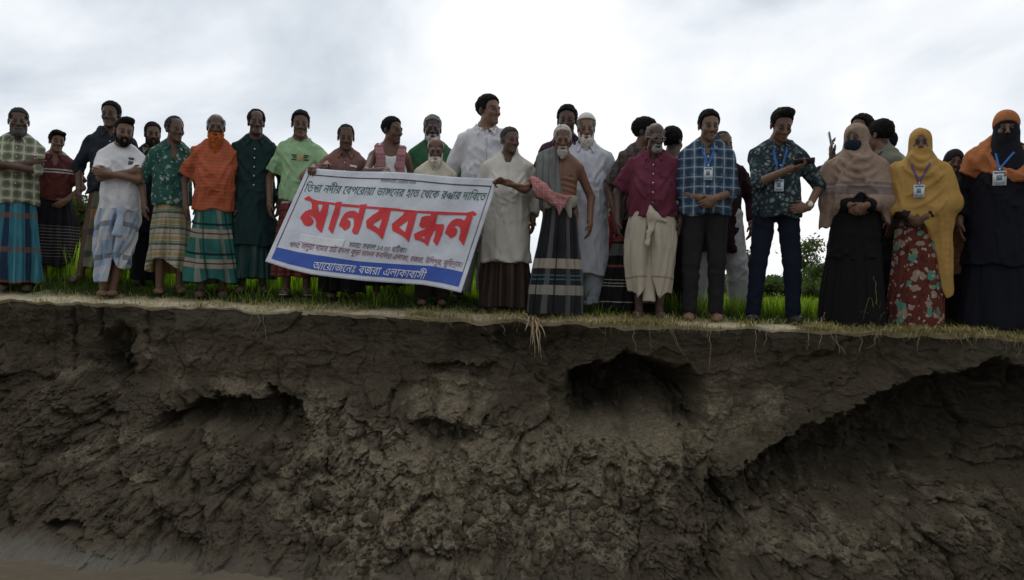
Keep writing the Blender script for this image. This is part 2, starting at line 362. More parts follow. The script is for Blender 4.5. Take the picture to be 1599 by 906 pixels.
    d += (1 - rough) * (0.035 * fbm(X * 4, Z * 8, oct=5, seed=54, gain=0.6) + 0.014 * np.abs(fbm(X * 22, Z * 2.0, oct=3, seed=53)) * cl2 + 0.006 * fbm(X * 2.5, Z * 38, oct=2, seed=57) * cl)
    f1, f2, idv = worley((X + wu) * 4.2, (Z + wv_) * 3.6, 29); d += (1 - rough) * (0.022 * idv)
    rid = 1 - np.abs(fbm(X * 3.1 + Z * 1.2, Z * 3.0, oct=4, seed=55)) * 2.2; d += 0.05 * rough * np.clip(rid, 0, 1) * cl2
    # mud shelf at the water on the left
    wl = sst(0.90, 0.95, Vv) * (1 - sst(-3.2, -2.3, X)); d = d * (1 - 0.50 * wl) + wl * (0.10 + 0.12 * fbm(X * 3, X * 0, oct=3, seed=91))
    d -= 0.28 * ell(84, 826, 17, 11, 0.3) + 0.22 * ell(8, 816, 9, 13, 0.3) + 0.16 * ell(125, 822, 30, 8, 0.4)
    keep = sst(0.0, 0.03, Vv)
    d *= keep
    dzz = 0.02 * fbm(X * 9, Z * 9, oct=3, seed=71) * keep * (1 - sst(0.93, 1, Vv)); dxx = 0.025 * fbm(X * 8, Z * 8, oct=3, seed=72) * keep
    Pn = np.stack((X + dxx, ye + 0.01 - out - d, Z + dzz - 0.25 * 0 * d), -1)
    i = np.arange(m - 1)[:, None] * n + np.arange(n - 1)[None]
    Fc = np.stack((i, i + n, i + n + 1, i + 1), -1).reshape(-1, 4)
    m_, t, b = material('eroded_silt', 0.88, 0.25)
    vcol = coords(t)
    n1 = noise_f(t, vcol, 1.6, 6.0, 0.6, 0.32, 0.68, 0.4); n2 = noise_f(t, vcol, 9.0, 6.0, 0.65, 0.32, 0.68); n3 = noise_f(t, coords(t, 'Object', (1, 1, 7)), 6.0, 4.0, 0.6)
    n4 = noise_f(t, vcol, 55.0, 6.0, 0.7, 0.38, 0.62); n5 = noise_f(t, vcol, 22.0, 7.0, 0.72, 0.40, 0.60, 0.6)
    c = mix(t, n1, (0.085, 0.068, 0.045), (0.16, 0.130, 0.085)); c = mix(t, mth(t, 'MULTIPLY', n2, 0.6), c, (0.060, 0.048, 0.033)); c = mix(t, mth(t, 'MULTIPLY', n3, 0.25), c, (0.20, 0.165, 0.11))
    vc = nd(t, 'ShaderNodeVertexColor'); vc.layer_name = 'Col'; sp = nd(t, 'ShaderNodeSeparateColor'); t.links.new(vc.outputs[0], sp.inputs[0])
    c = mix(t, mth(t, 'MULTIPLY', sp.outputs[1], 0.62), c, (0.060, 0.052, 0.037))      # dark humus under the turf, silt darkened in the hollows
    dry = mix(t, n5, (0.185, 0.152, 0.098), (0.35, 0.295, 0.205)); c = mix(t, sp.outputs[2], c, dry)      # paler silt in broad patches broken up by noise
    c = mix(t, mth(t, 'MULTIPLY', n4, 0.55), c, (0.045, 0.036, 0.026))
    c = mix(t, mth(t, 'MULTIPLY', sp.outputs[0], 0.75), c, (0.215, 0.205, 0.18))      # wet grey silt at the water
    t.links.new(c, b.inputs['Base Color'])
    rr = nd(t, 'ShaderNodeMapRange', inp={3: 0.9, 4: 0.32}); t.links.new(sp.outputs[0], rr.inputs[0]); t.links.new(rr.outputs[0], b.inputs['Roughness'])
    hb = nd(t, 'ShaderNodeTexNoise', inp={'Scale': 30.0, 'Detail': 9.0, 'Roughness': 0.74}); t.links.new(vcol, hb.inputs['Vector']); bump(t, b, hb.outputs['Fac'], 0.9, 0.035)
    wet = sst(0.88, 0.94, Vv + 0.02 * fbm(X * 4, Z * 4, oct=3, seed=92)) * (1 - sst(-3.0, -1.9, X) * 0.75)
    dark_soil = (1 - sst(0.02, 0.16, Vv + 0.05 * fbm(X * 3, Z * 3, oct=3, seed=93)))
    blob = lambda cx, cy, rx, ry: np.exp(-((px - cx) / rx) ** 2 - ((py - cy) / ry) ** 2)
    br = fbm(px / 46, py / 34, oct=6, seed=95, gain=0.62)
    pale_soil = 1.0 * blob(560, 760, 170, 120) + 1.0 * blob(850, 760, 190, 130) + 0.9 * blob(1030, 690, 90, 60) + 0.8 * blob(1290, 850, 150, 60) + 0.45 * blob(330, 580, 170, 55) + 0.8 * blob(700, 615, 60, 50) + 0.6 * blob(1500, 800, 110, 60) + 0.5 * blob(160, 700, 150, 70) + 0.4 * blob(60, 580, 60, 40) + 0.5 * blob(1180, 640, 80, 50) + 0.7 * blob(490, 640, 40, 40)
    pale_soil = sst(0.20, 0.62, pale_soil * 0.75 + 0.55 * br) * keep
    dark_soil = np.clip(np.maximum(dark_soil, np.maximum(0.9 * a, 0.9 * cave) * (0.6 + br)) + 0.6 * blob(1450, 640, 260, 70) + 0.5 * blob(840, 540, 180, 50) + 0.5 * blob(170, 560, 60, 70) - 0.2 * br, 0, 1)
    col = np.stack((wet.ravel(), dark_soil.ravel(), pale_soil.ravel()), 1)
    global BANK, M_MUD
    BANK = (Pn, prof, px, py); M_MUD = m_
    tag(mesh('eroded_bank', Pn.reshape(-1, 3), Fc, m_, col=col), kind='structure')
build_cliff()
def build_clods():
    rg = np.random.default_rng(44); Pn, prof, px, py = BANK; n = 5200
    w_ = (sst(0.05, 0.35, prof) * (0.2 + sst(-0.1, 0.4, fbm(px / 140, py / 90, oct=3, seed=33))) * (px > -300) * (px < 1900) * (1 - sst(0.76, 0.84, prof) * (px < 420))).ravel(); w_ = w_ / w_.sum()
    I = rg.choice(w_.size, n, p=w_); C0 = Pn.reshape(-1, 3)[I]
    g = (1 + 5 ** 0.5) / 2; iv = np.array([(-1, g, 0), (1, g, 0), (-1, -g, 0), (1, -g, 0), (0, -1, g), (0, 1, g), (0, -1, -g), (0, 1, -g), (g, 0, -1), (g, 0, 1), (-g, 0, -1), (-g, 0, 1)]) / 1.9
    fc = np.array([(0, 11, 5), (0, 5, 1), (0, 1, 7), (0, 7, 10), (0, 10, 11), (1, 5, 9), (5, 11, 4), (11, 10, 2), (10, 7, 6), (7, 1, 8), (3, 9, 4), (3, 4, 2), (3, 2, 6), (3, 6, 8), (3, 8, 9), (4, 9, 5), (2, 4, 11), (6, 2, 10), (8, 6, 7), (9, 8, 1)])
    S = 0.008 * np.exp(rg.normal(0.25, 0.62, n)); S = np.minimum(S, 0.06)
    V = C0[:, None] + iv[None] * S[:, None, None] * rg.uniform(0.55, 1.35, (n, 12, 3)) * rg.uniform(0.7, 1.3, (n, 1, 3))
    Fc = (np.arange(n)[:, None, None] * 12 + fc[None]).reshape(-1, 3)
    tag(mesh('soil_clods', V.reshape(-1, 3), Fc, M_MUD, col=np.zeros((n * 12, 3)), smooth=False), 'loose crumbs and clods of silt lying on the slumped bank', 'soil clods', None, 'stuff')
build_clods()

def build_water():
    m, t, b = material('muddy_water', 0.06, 0.5)
    v = coords(t); n1 = noise_f(t, v, 1.3, 4.0)
    t.links.new(mix(t, n1, (0.135, 0.115, 0.083), (0.18, 0.155, 0.115)), b.inputs['Base Color'])
    h = nd(t, 'ShaderNodeTexNoise', inp={'Scale': 7.0, 'Detail': 4.0, 'Distortion': 0.5}); t.links.new(coords(t, 'Object', (1, 2.2, 1)), h.inputs['Vector']); bump(t, b, h.outputs['Fac'], 0.2, 0.03)
    xs = np.concatenate(([-1500, -200, -40], np.linspace(-12, 12, 60), [40, 200, 1500])); ys = np.concatenate(([-1500, -200, -30, -8], np.linspace(0, 7.5, 30)))
    X, Y = np.meshgrid(xs, ys); V = np.stack((X.ravel(), Y.ravel(), 0 * X.ravel() + WATER), 1); n = len(xs)
    i = np.arange(len(ys) - 1)[:, None] * n + np.arange(n - 1)[None]
    tag(mesh('river_water', V, np.stack((i, i + 1, i + n + 1, i + n), -1).reshape(-1, 4), m), kind='structure')
build_water()

# ------------------------------------------------------------------ grass
def blades(name, X, Y, Z, Hh, Wd, lean, mat, seed, curl=0.5, cols=None, label=None, kind='stuff', cat='grass'):
    rg = np.random.default_rng(seed); n = len(X); a = rg.uniform(0, 2 * math.pi, n); ln = lean * rg.uniform(0.2, 1.3, n)
    dx = np.cos(a); dy = np.sin(a); wa = a + math.pi / 2 + rg.uniform(-0.8, 0.8, n); wx = np.cos(wa) * Wd; wy = np.sin(wa) * Wd
    V = np.zeros((n, 7, 3)); ts = [0, 0.4, 0.75, 1.0]
    for k, t in enumerate(ts):
        off = ln * Hh * (t ** (1.6 + curl)); z = Hh * t * (1 - 0.25 * ln * t)
        x = X + dx * off; y = Y + dy * off; wd = (1, 0.85, 0.5, 0)[k]
        if k < 3:
            V[:, 2 * k] = np.stack((x - wx * wd, y - wy * wd, Z + z), 1); V[:, 2 * k + 1] = np.stack((x + wx * wd, y + wy * wd, Z + z), 1)
        else: V[:, 6] = np.stack((x, y, Z + z), 1)
    b = np.arange(n)[:, None] * 7
    F4 = np.concatenate([b + np.array([[0, 1, 3, 2]]), b + np.array([[2, 3, 5, 4]])]); F3 = b + np.array([[4, 5, 6]])
    Fc = [tuple(f) for f in F4] + [tuple(f) for f in F3]
    c = np.repeat(cols, 7, 0)
    o = mesh(name, V.reshape(-1, 3), Fc, mat, col=c, smooth=False)
    tag(o, label, cat, None, kind); return o
def leaf_mat(name, tr=0.35):
    m, t, b = material(name, 0.6, 0.25)
    a = nd(t, 'ShaderNodeVertexColor'); a.layer_name = 'Col'; t.links.new(a.outputs[0], b.inputs['Base Color'])
    tb = nd(t, 'ShaderNodeBsdfTranslucent'); t.links.new(mix(t, 1.0, a.outputs[0], (1.5, 1.7, 0.7), 'MULTIPLY'), tb.inputs[0])
    ms = nd(t, 'ShaderNodeMixShader', inp={0: tr}); o = t.nodes['Material Output']
    t.links.new(b.outputs[0], ms.inputs[1]); t.links.new(tb.outputs[0], ms.inputs[2]); t.links.new(ms.outputs[0], o.inputs[0]); return m
M_LEAF = leaf_mat('living_leaf', 0.5); M_STRAW = leaf_mat('dry_straw', 0.2)
def lerp3(a, b, t): return np.asarray(a)[None] * (1 - t[:, None]) + np.asarray(b)[None] * t[:, None]
def build_grass():
    rg = np.random.default_rng(3)
    # knee high crop behind the people
    n = 52000; dd = 0.62 + 26 * rg.random(n) ** 2.2; y0 = rg.uniform(-1, 1, n)
    X = y0 * (5.6 + 0.75 * dd); keep = rg.random(n) < 1.0; Y = y_edge(X) + dd
    dens = fbm(X * 0.8, Y * 0.8, oct=3, seed=14); k = rg.random(n) < np.clip(0.75 + 1.2 * dens, 0.15, 1); X, Y, dd = X[k], Y[k], dd[k]
    Hh = np.interp(X, [-5, -2.5, -0.3, 0.6, 4], [0.46, 0.40, 0.32, 0.19, 0.15]) * rg.uniform(0.55, 1.2, len(X)) * (1 + 0.5 * fbm(X * 1.1, Y * 1.1, oct=2, seed=15))
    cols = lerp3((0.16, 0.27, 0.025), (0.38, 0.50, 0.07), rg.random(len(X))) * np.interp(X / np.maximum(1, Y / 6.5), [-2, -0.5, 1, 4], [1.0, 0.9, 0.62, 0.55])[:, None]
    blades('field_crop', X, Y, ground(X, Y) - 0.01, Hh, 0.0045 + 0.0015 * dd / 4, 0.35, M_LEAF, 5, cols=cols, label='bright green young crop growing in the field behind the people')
    # short dark turf on the bank
    n = 60000; X = rg.uniform(-6.5, 5.5, n); dd = 0.10 + 1.5 * rg.random(n); Y = y_edge(X) + dd
    k = rg.random(n) < np.clip(0.55 + 1.6 * fbm(X * 1.6, Y * 3, oct=3, seed=16), 0.05, 1) * sst(0.12, 0.32, dd); X, Y, dd = X[k], Y[k], dd[k]
    cols = lerp3((0.022, 0.042, 0.010), (0.085, 0.13, 0.025), rg.random(len(X)))
    blades('turf_grass', X, Y, ground(X, Y) - 0.004, rg.uniform(0.025, 0.10, len(X)), 0.0030, 0.9, M_LEAF, 6, cols=cols, label='short dark turf along the top of the eroded bank')
    n = 7000; X = rg.uniform(-6.5, 5.0, n); dd = rg.uniform(0.14, 0.95, n); Y = y_edge(X) + dd
    k = rg.random(n) < np.clip(0.25 + 2.2 * fbm(X * 2.4, Y * 3, oct=3, seed=18), 0.0, 1) * np.interp(X, [-5, -0.5, 1, 4], [1, 1, 0.5, 0.45]); X, Y = X[k], Y[k]
    cols = lerp3((0.07, 0.12, 0.015), (0.27, 0.36, 0.06), rg.random(len(X)))
    blades('grass_tufts', X, Y, ground(X, Y) - 0.004, rg.uniform(0.05, 0.17, len(X)) * np.interp(X, [-4, 0, 3], [1.25, 1.0, 0.6]), 0.0034, 0.8, M_LEAF, 8, cols=cols, label='scattered longer grass blades among the feet on the bank')
    # straw and pale stubble at the lip
    n = 30000; X = rg.uniform(-6.2, 5.2, n); dd = -0.055 + 0.30 * rg.random(n) ** 1.6; Y = y_edge(X) + dd
    wgt = np.interp(X, [-5, -3, -1.5, -0.5, 0.5, 4], [0.10, 0.2, 0.35, 0.7, 0.9, 0.9])
    k = rg.random(n) < wgt * np.clip(0.6 + 1.5 * fbm(X * 3, Y * 3, oct=3, seed=17), 0.03, 1); X, Y, dd = X[k], Y[k], dd[k]
    cols = lerp3((0.26, 0.21, 0.10), (0.60, 0.51, 0.28), rg.random(len(X))); g = rg.random(len(X)) < 0.22; cols[g] = lerp3((0.10, 0.14, 0.03), (0.22, 0.26, 0.06), rg.random(g.sum()))
    blades('dry_grass', X, Y, ground(X, Y, np.maximum(dd, 0)) - 0.006, rg.uniform(0.02, 0.085, len(X)), 0.0028, 1.6, M_STRAW, 7, cols=cols, label='straw coloured dry grass along the lip of the bank')
build_grass()
def build_hanging_straw():
    rg = np.random.default_rng(9); n = 5200; X = rg.uniform(-6.2, 5.2, n); dd = rg.uniform(-0.075, -0.01, n)
    k = rg.random(n) < np.interp(X, [-5, -3, -1.5, -0.5, 0.5, 4], [0.12, 0.2, 0.3, 0.6, 0.8, 0.8]) * np.clip(0.35 + 2.2 * fbm(X * 2.2, X * 0 + 1, oct=4, seed=19), 0.0, 1); X, dd = X[k], dd[k]; Y = y_edge(X) + dd
    blades('hanging_straw', X, Y, ground(X, Y, 0 * X) + 0.004, -rg.uniform(0.015, 0.075, len(X)) * np.where(rg.random(len(X)) < 0.12, 1.9, 1), 0.0020, 0.7, M_STRAW, 10, cols=lerp3((0.16, 0.125, 0.07), (0.46, 0.38, 0.22), rg.random(len(X))), label='straw and root fibres hanging over the lip of the bank')
build_hanging_straw()

# ------------------------------------------------------------------ trees
M_BARK = plain('bark', (0.10, 0.08, 0.06), 0.9); 
def tree(name, x, y, Hh, crown_r, z_lo, n_leaf, leaf, label, seed, col=((0.02, 0.035, 0.012), (0.07, 0.10, 0.03)), group=None, gaps=0.5, lean=0.0):
    rg = np.random.default_rng(seed); z0 = float(ground(x, y)) - 0.05
    root = empty(name, (x, y, z0)); tag(root, label, 'tree', group)
    mb = MB(); tr = Hh * 0.022
    pts = [(0, 0, 0)]
    for k in range(1, 7): pts.append((lean * Hh * (k / 6) ** 2 + rg.normal(0, 0.012) * Hh, rg.normal(0, 0.012) * Hh, Hh * 0.9 * k / 6))
    mb.tube(pts, np.linspace(tr, tr * 0.25, 7), 7)
    tips = []
    nb = 16
    for k in range(nb):
        t = z_lo + (0.9 - z_lo) * (k + 0.5) / nb; base = np.array([np.interp(t * 6 / 0.9, range(7), [p[i] for p in pts]) for i in range(3)])
        a = rg.uniform(0, 6.28); ln = crown_r * rg.uniform(0.5, 1.05) * math.sin(math.pi * min(1, max(0.12, (t - z_lo) / (1.02 - z_lo) * 0.85 + 0.15)))
        d = np.array((math.cos(a), math.sin(a), rg.uniform(0.2, 0.8))); d /= np.linalg.norm(d)
        q = [base, base + d * ln * 0.5 + (0, 0, 0.05 * ln), base + d * ln]
        mb.tube(q, [tr * 0.4, tr * 0.25, tr * 0.1], 5); tips += [q[1], q[2], q[2] + rg.normal(0, 0.18, 3) * ln]
    tips.append(np.array(pts[-1]) + (0, 0, Hh * 0.06))
    mb.build('trunk', M_BARK, root)
    tips = np.array(tips); tips = tips[rg.random(len(tips)) > gaps * 0.5]
    cs = crown_r * 0.24
    i = rg.integers(0, len(tips), n_leaf); tone = rg.random(len(tips))
    Pc = tips[i] + rg.normal(0, 1, (n_leaf, 3)) * cs * np.array((1, 1, 0.7))
    a = rg.normal(0, 1, (n_leaf, 3)); a /= np.linalg.norm(a, axis=1)[:, None]; b = np.cross(a, rg.normal(0, 1, (n_leaf, 3))); b /= np.linalg.norm(b, axis=1)[:, None]
    s = leaf * rg.uniform(0.5, 1.3, n_leaf)[:, None]
    V = np.stack((Pc - a * s, Pc + b * s * 0.42, Pc + a * s, Pc - b * s * 0.42), 1).reshape(-1, 3)
    cols = lerp3(col[0], col[1], np.clip(0.6 * tone[i] + 0.4 * rg.random(n_leaf), 0, 1))
    mesh('crown', V, np.arange(n_leaf * 4).reshape(-1, 4), M_LEAF, root, col=np.repeat(cols, 4, 0), smooth=False)
    return root
def px_tree(name, px, py_top, D, r_px, z_lo, n, leaf_px, label, seed, **k):
    p = at(px, py_top, D); g = float(ground(p[0], D)); s = D / F_PX
    return tree(name, p[0], D, p[2] - g, r_px * s, z_lo, n, leaf_px * s, label, seed, **k)
# ================================================================== people: one implicit surface per body, clothes as children
def cap(a, b, ra, rb=None, k=0.02, flat=False, sy=1.0, op='u'):
    return dict(t='cap', a=np.array(a, float), b=np.array(b, float), ra=ra, rb=ra if rb is None else rb, k=k, flat=flat, sy=sy, op=op)
HS = 1.09; HX = 0.90; HV = np.array((HX, 1.0, 1.0)) * HS                                   # head size
class HeadM(np.ndarray): pass
def ell(c, r, M=None, k=0.02, op='u'):
    if isinstance(M, HeadM): r = np.array(r, float) * HV
    return dict(t='ell', a=np.array(c, float), r=np.array(r, float), M=None if M is None else np.asarray(M, float), k=k, op=op)
def prim_box(p):
    if p['t'] == 'cap':
        r = max(p['ra'], p['rb']); e = np.array((r, r / p['sy'], r)); return np.minimum(p['a'], p['b']) - e, np.maximum(p['a'], p['b']) + e
    r = p['r'] if p['M'] is None else np.full(3, p['r'].max()); return p['a'] - r, p['a'] + r
def prim_eval(p, X, Y, Z):
    if p['t'] == 'cap':
        a = p['a']; ba = p['b'] - a; s = p['sy']; x = X - a[0]; y = (Y - a[1]) * s; z = Z - a[2]; bx, by, bz = ba[0], ba[1] * s, ba[2]
        L2 = bx * bx + by * by + bz * bz + 1e-12; tr = (x * bx + y * by + z * bz) / L2; t = np.clip(tr, 0, 1)
        d = np.sqrt((x - bx * t) ** 2 + (y - by * t) ** 2 + (z - bz * t) ** 2) - (p['ra'] + (p['rb'] - p['ra']) * t)
        if p['flat']: d = np.maximum(d, (tr - 1) * math.sqrt(L2))
        return d / max(1.0, s * 0.8) if s > 1 else d
    c, r, M = p['a'], p['r'], p['M']; x = X - c[0]; y = Y - c[1]; z = Z - c[2]
    if M is not None: x, y, z = (x * M[0, i] + y * M[1, i] + z * M[2, i] for i in range(3))
    k0 = np.sqrt((x / r[0]) ** 2 + (y / r[1]) ** 2 + (z / r[2]) ** 2); k1 = np.sqrt((x / r[0] ** 2) ** 2 + (y / r[1] ** 2) ** 2 + (z / r[2] ** 2) ** 2)
    return k0 * (k0 - 1) / (k1 + 1e-9)
def axis(lo, hi, h, fine=()):
    """grid lines from lo to hi with step h, finer inside each (a, b, step)"""
    out = [lo]
    while out[-1] < hi:
        s = h
        for a, b, q in fine:
            if a <= out[-1] <= b: s = min(s, q)
        out.append(out[-1] + s)
    return np.array(out, np.float32)
def surface(prims, h=0.009, fine=((), (), ()), cut=None, pad=0.02):
    lo = np.full(3, 9.0); hi = -lo
    for p in prims:
        if p['op'] == 'u': a, b = prim_box(p); lo = np.minimum(lo, a); hi = np.maximum(hi, b)
    ax = [axis(lo[i] - pad, hi[i] + pad, h, fine[i]) for i in range(3)]
    Fd = np.full([len(a) for a in ax], 0.06, np.float32)
    for p in prims:
        a, b = prim_box(p); k = p['k']; mg = k + 0.03
        s = [slice(max(0, np.searchsorted(ax[i], a[i] - mg)), np.searchsorted(ax[i], b[i] + mg)) for i in range(3)]
        sub = Fd[s[0], s[1], s[2]]
        if sub.size == 0: continue
        d = prim_eval(p, ax[0][s[0]][:, None, None], ax[1][s[1]][None, :, None], ax[2][s[2]][None, None, :]).astype(np.float32)
        if p['op'] == 'u':
            hh = np.clip(k - np.abs(d - sub), 0, None) / k if k > 0 else 0; Fd[s[0], s[1], s[2]] = np.minimum(d, sub) - hh * hh * k * 0.25
        else:
            d = -d; hh = np.clip(k - np.abs(d - sub), 0, None) / k if k > 0 else 0; Fd[s[0], s[1], s[2]] = np.maximum(d, sub) + hh * hh * k * 0.25
    if cut is not None: Fd = np.maximum(Fd, cut(ax[0][:, None, None], ax[1][None, :, None], ax[2][None, None, :]).astype(np.float32))
    Fd[0] = Fd[-1] = 0.05; Fd[:, 0] = Fd[:, -1] = 0.05; Fd[:, :, 0] = Fd[:, :, -1] = 0.05
    ins = Fd < 0
    cnt = np.zeros([q - 1 for q in ins.shape], np.int8)
    for i in (0, 1):
        for j in (0, 1):
            for k in (0, 1): cnt += ins[i:ins.shape[0] - 1 + i, j:ins.shape[1] - 1 + j, k:ins.shape[2] - 1 + k]
    act = np.argwhere((cnt > 0) & (cnt < 8)); idx = np.full(cnt.shape, -1, np.int32); idx[act[:, 0], act[:, 1], act[:, 2]] = np.arange(len(act))
    acc = np.zeros((len(act), 3)); num = np.zeros(len(act))
    cor = {}
    for i in (0, 1):
        for j in (0, 1):
            for k in (0, 1): cor[i, j, k] = Fd[act[:, 0] + i, act[:, 1] + j, act[:, 2] + k]
    G = [[ax[i][act[:, i]], ax[i][act[:, i] + 1]] for i in range(3)]
    for axn in range(3):
        o1, o2 = [q for q in range(3) if q != axn]
        for i in (0, 1):
            for j in (0, 1):
                c0 = [0, 0, 0]; c0[o1] = i; c0[o2] = j; c1 = list(c0); c1[axn] = 1
                f0, f1 = cor[tuple(c0)], cor[tuple(c1)]; m = (f0 < 0) != (f1 < 0)
                t = np.where(m, f0 / np.where(m, f0 - f1, 1), 0)
                P = np.zeros((len(act), 3)); P[:, axn] = G[axn][0] + (G[axn][1] - G[axn][0]) * t; P[:, o1] = G[o1][i]; P[:, o2] = G[o2][j]
                acc += P * m[:, None]; num += m
    V = acc / np.maximum(num, 1)[:, None]
    Q = []
    for axn in range(3):
        o1, o2 = [(1, 2), (2, 0), (0, 1)][axn]
        s0 = [slice(None)] * 3; s1 = [slice(None)] * 3; s0[axn] = slice(0, -1); s1[axn] = slice(1, None)
        e = np.argwhere(ins[tuple(s0)] != ins[tuple(s1)])
        e = e[(e[:, o1] > 0) & (e[:, o2] > 0)]
        sgn = ins[e[:, 0], e[:, 1], e[:, 2]]
        q = []
        for a, b in ((-1, -1), (0, -1), (0, 0), (-1, 0)):
            f = e.copy(); f[:, o1] += a; f[:, o2] += b; q.append(idx[f[:, 0], f[:, 1], f[:, 2]])
        q = np.stack(q, 1); q[~sgn] = q[~sgn][:, ::-1]; Q.append(q)
    Q = np.concatenate(Q); Q = Q[(Q >= 0).all(1)]
    return V, Q
def normals(V, Q):
    n = np.cross(V[Q[:, 2]] - V[Q[:, 0]], V[Q[:, 3]] - V[Q[:, 1]]); N_ = np.zeros_like(V)
    for k in range(4): np.add.at(N_, Q[:, k], n)
    return N_ / (np.linalg.norm(N_, axis=1)[:, None] + 1e-12)
def relax(V, Q, it=2, a=0.5):
    E_ = np.concatenate([Q[:, [0, 1]], Q[:, [1, 2]], Q[:, [2, 3]], Q[:, [3, 0]]])
    deg = np.bincount(E_[:, 0], minlength=len(V)).astype(float) + 1e-9
    for _ in range(it):
        S = np.stack([np.bincount(E_[:, 0], V[E_[:, 1], k], len(V)) for k in range(3)], 1) / deg[:, None]
        V = V + a * (S - V)
    return V
def folds(V, Q, amp, seed, sx=6.0, sz=3.0, lo=-9, hi=9, bias=0.0):
    """pull a cloth surface into soft creases"""
    N_ = normals(V, Q); x, y, z = V[:, 0] * sx + seed, V[:, 1] * sx, V[:, 2] * sz
    wv = 0.7 * vnoise(x * 0.6, y * 0.6, z * 0.8, seed)
    a = vnoise(x + wv + 0.5 * z, y, z + wv, seed + 1); b = vnoise(1.9 * x - 1.3 * z, 1.9 * y, 1.7 * z + 0.9 * x + wv, seed + 2); c = vnoise(3.6 * x + 1.5 * z, 3.6 * y, 2.6 * z - 1.2 * x, seed + 4)
    rd = lambda q: np.clip(1 - 2.6 * np.abs(q), -0.6, 1)
    f = rd(a) * 0.55 + rd(b) * 0.55 + rd(c) * 0.22 - 0.35; act = np.clip(0.75 + 0.9 * vnoise(x * 0.7 + 9, y * 0.7, z * 0.7, seed + 6), 0.25, 1.4)
    return V + N_ * (amp * f * act * np.where((V[:, 2] > lo) & (V[:, 2] < hi), 1, 0.3))[:, None]

M_SKIN = attr_mat('skin', 0.5, 0.35, nscale=45, bstr=0.12)
M_HAIR = attr_mat('hair', 0.85, 0.08, nscale=120, bstr=0.5)
def rotz(a): c, s = math.cos(a), math.sin(a); return np.array(((c, -s, 0), (s, c, 0), (0, 0, 1.0)))
def rotx(a): c, s = math.cos(a), math.sin(a); return np.array(((1, 0, 0), (0, c, -s), (0, s, c)))
def roty(a): c, s = math.cos(a), math.sin(a); return np.array(((c, 0, s), (0, 1, 0), (-s, 0, c)))
def unit(v): v = np.asarray(v, float); return v / (np.linalg.norm(v) + 1e-12)

def arcs(prims, specs, h=0.012, cut=None):
    """cloth creases: soft ridges that follow the front of a garment. specs: (x0, z0, x1, z1, sag, radius)"""
    V, Q = surface(prims, h, cut=cut); bv_ = BVHTree.FromPolygons([tuple(v) for v in V], [tuple(q) for q in Q]); out = []
    for (x0, z0, x1, z1, sag, rad) in specs:
        last = None
        for t in np.linspace(0, 1, 11):
            x = x0 + (x1 - x0) * t; z = z0 + (z1 - z0) * t - sag * 4 * t * (1 - t); hit = bv_.ray_cast(Vector((x, -0.9, z)), Vector((0, 1, 0)))
            if hit[0] is None: last = None; continue
            q = np.array((x, hit[0].y + rad * 0.15, z)); rr_ = rad * (0.35 + 0.65 * math.sin(math.pi * min(1, 0.12 + 0.88 * t)) ** 0.7)
            if last is not None and np.linalg.norm(q - last[0]) < 0.09: out.append(cap(last[0], q, last[1], rr_, 0.016))
            last = (q, rr_)
    return out
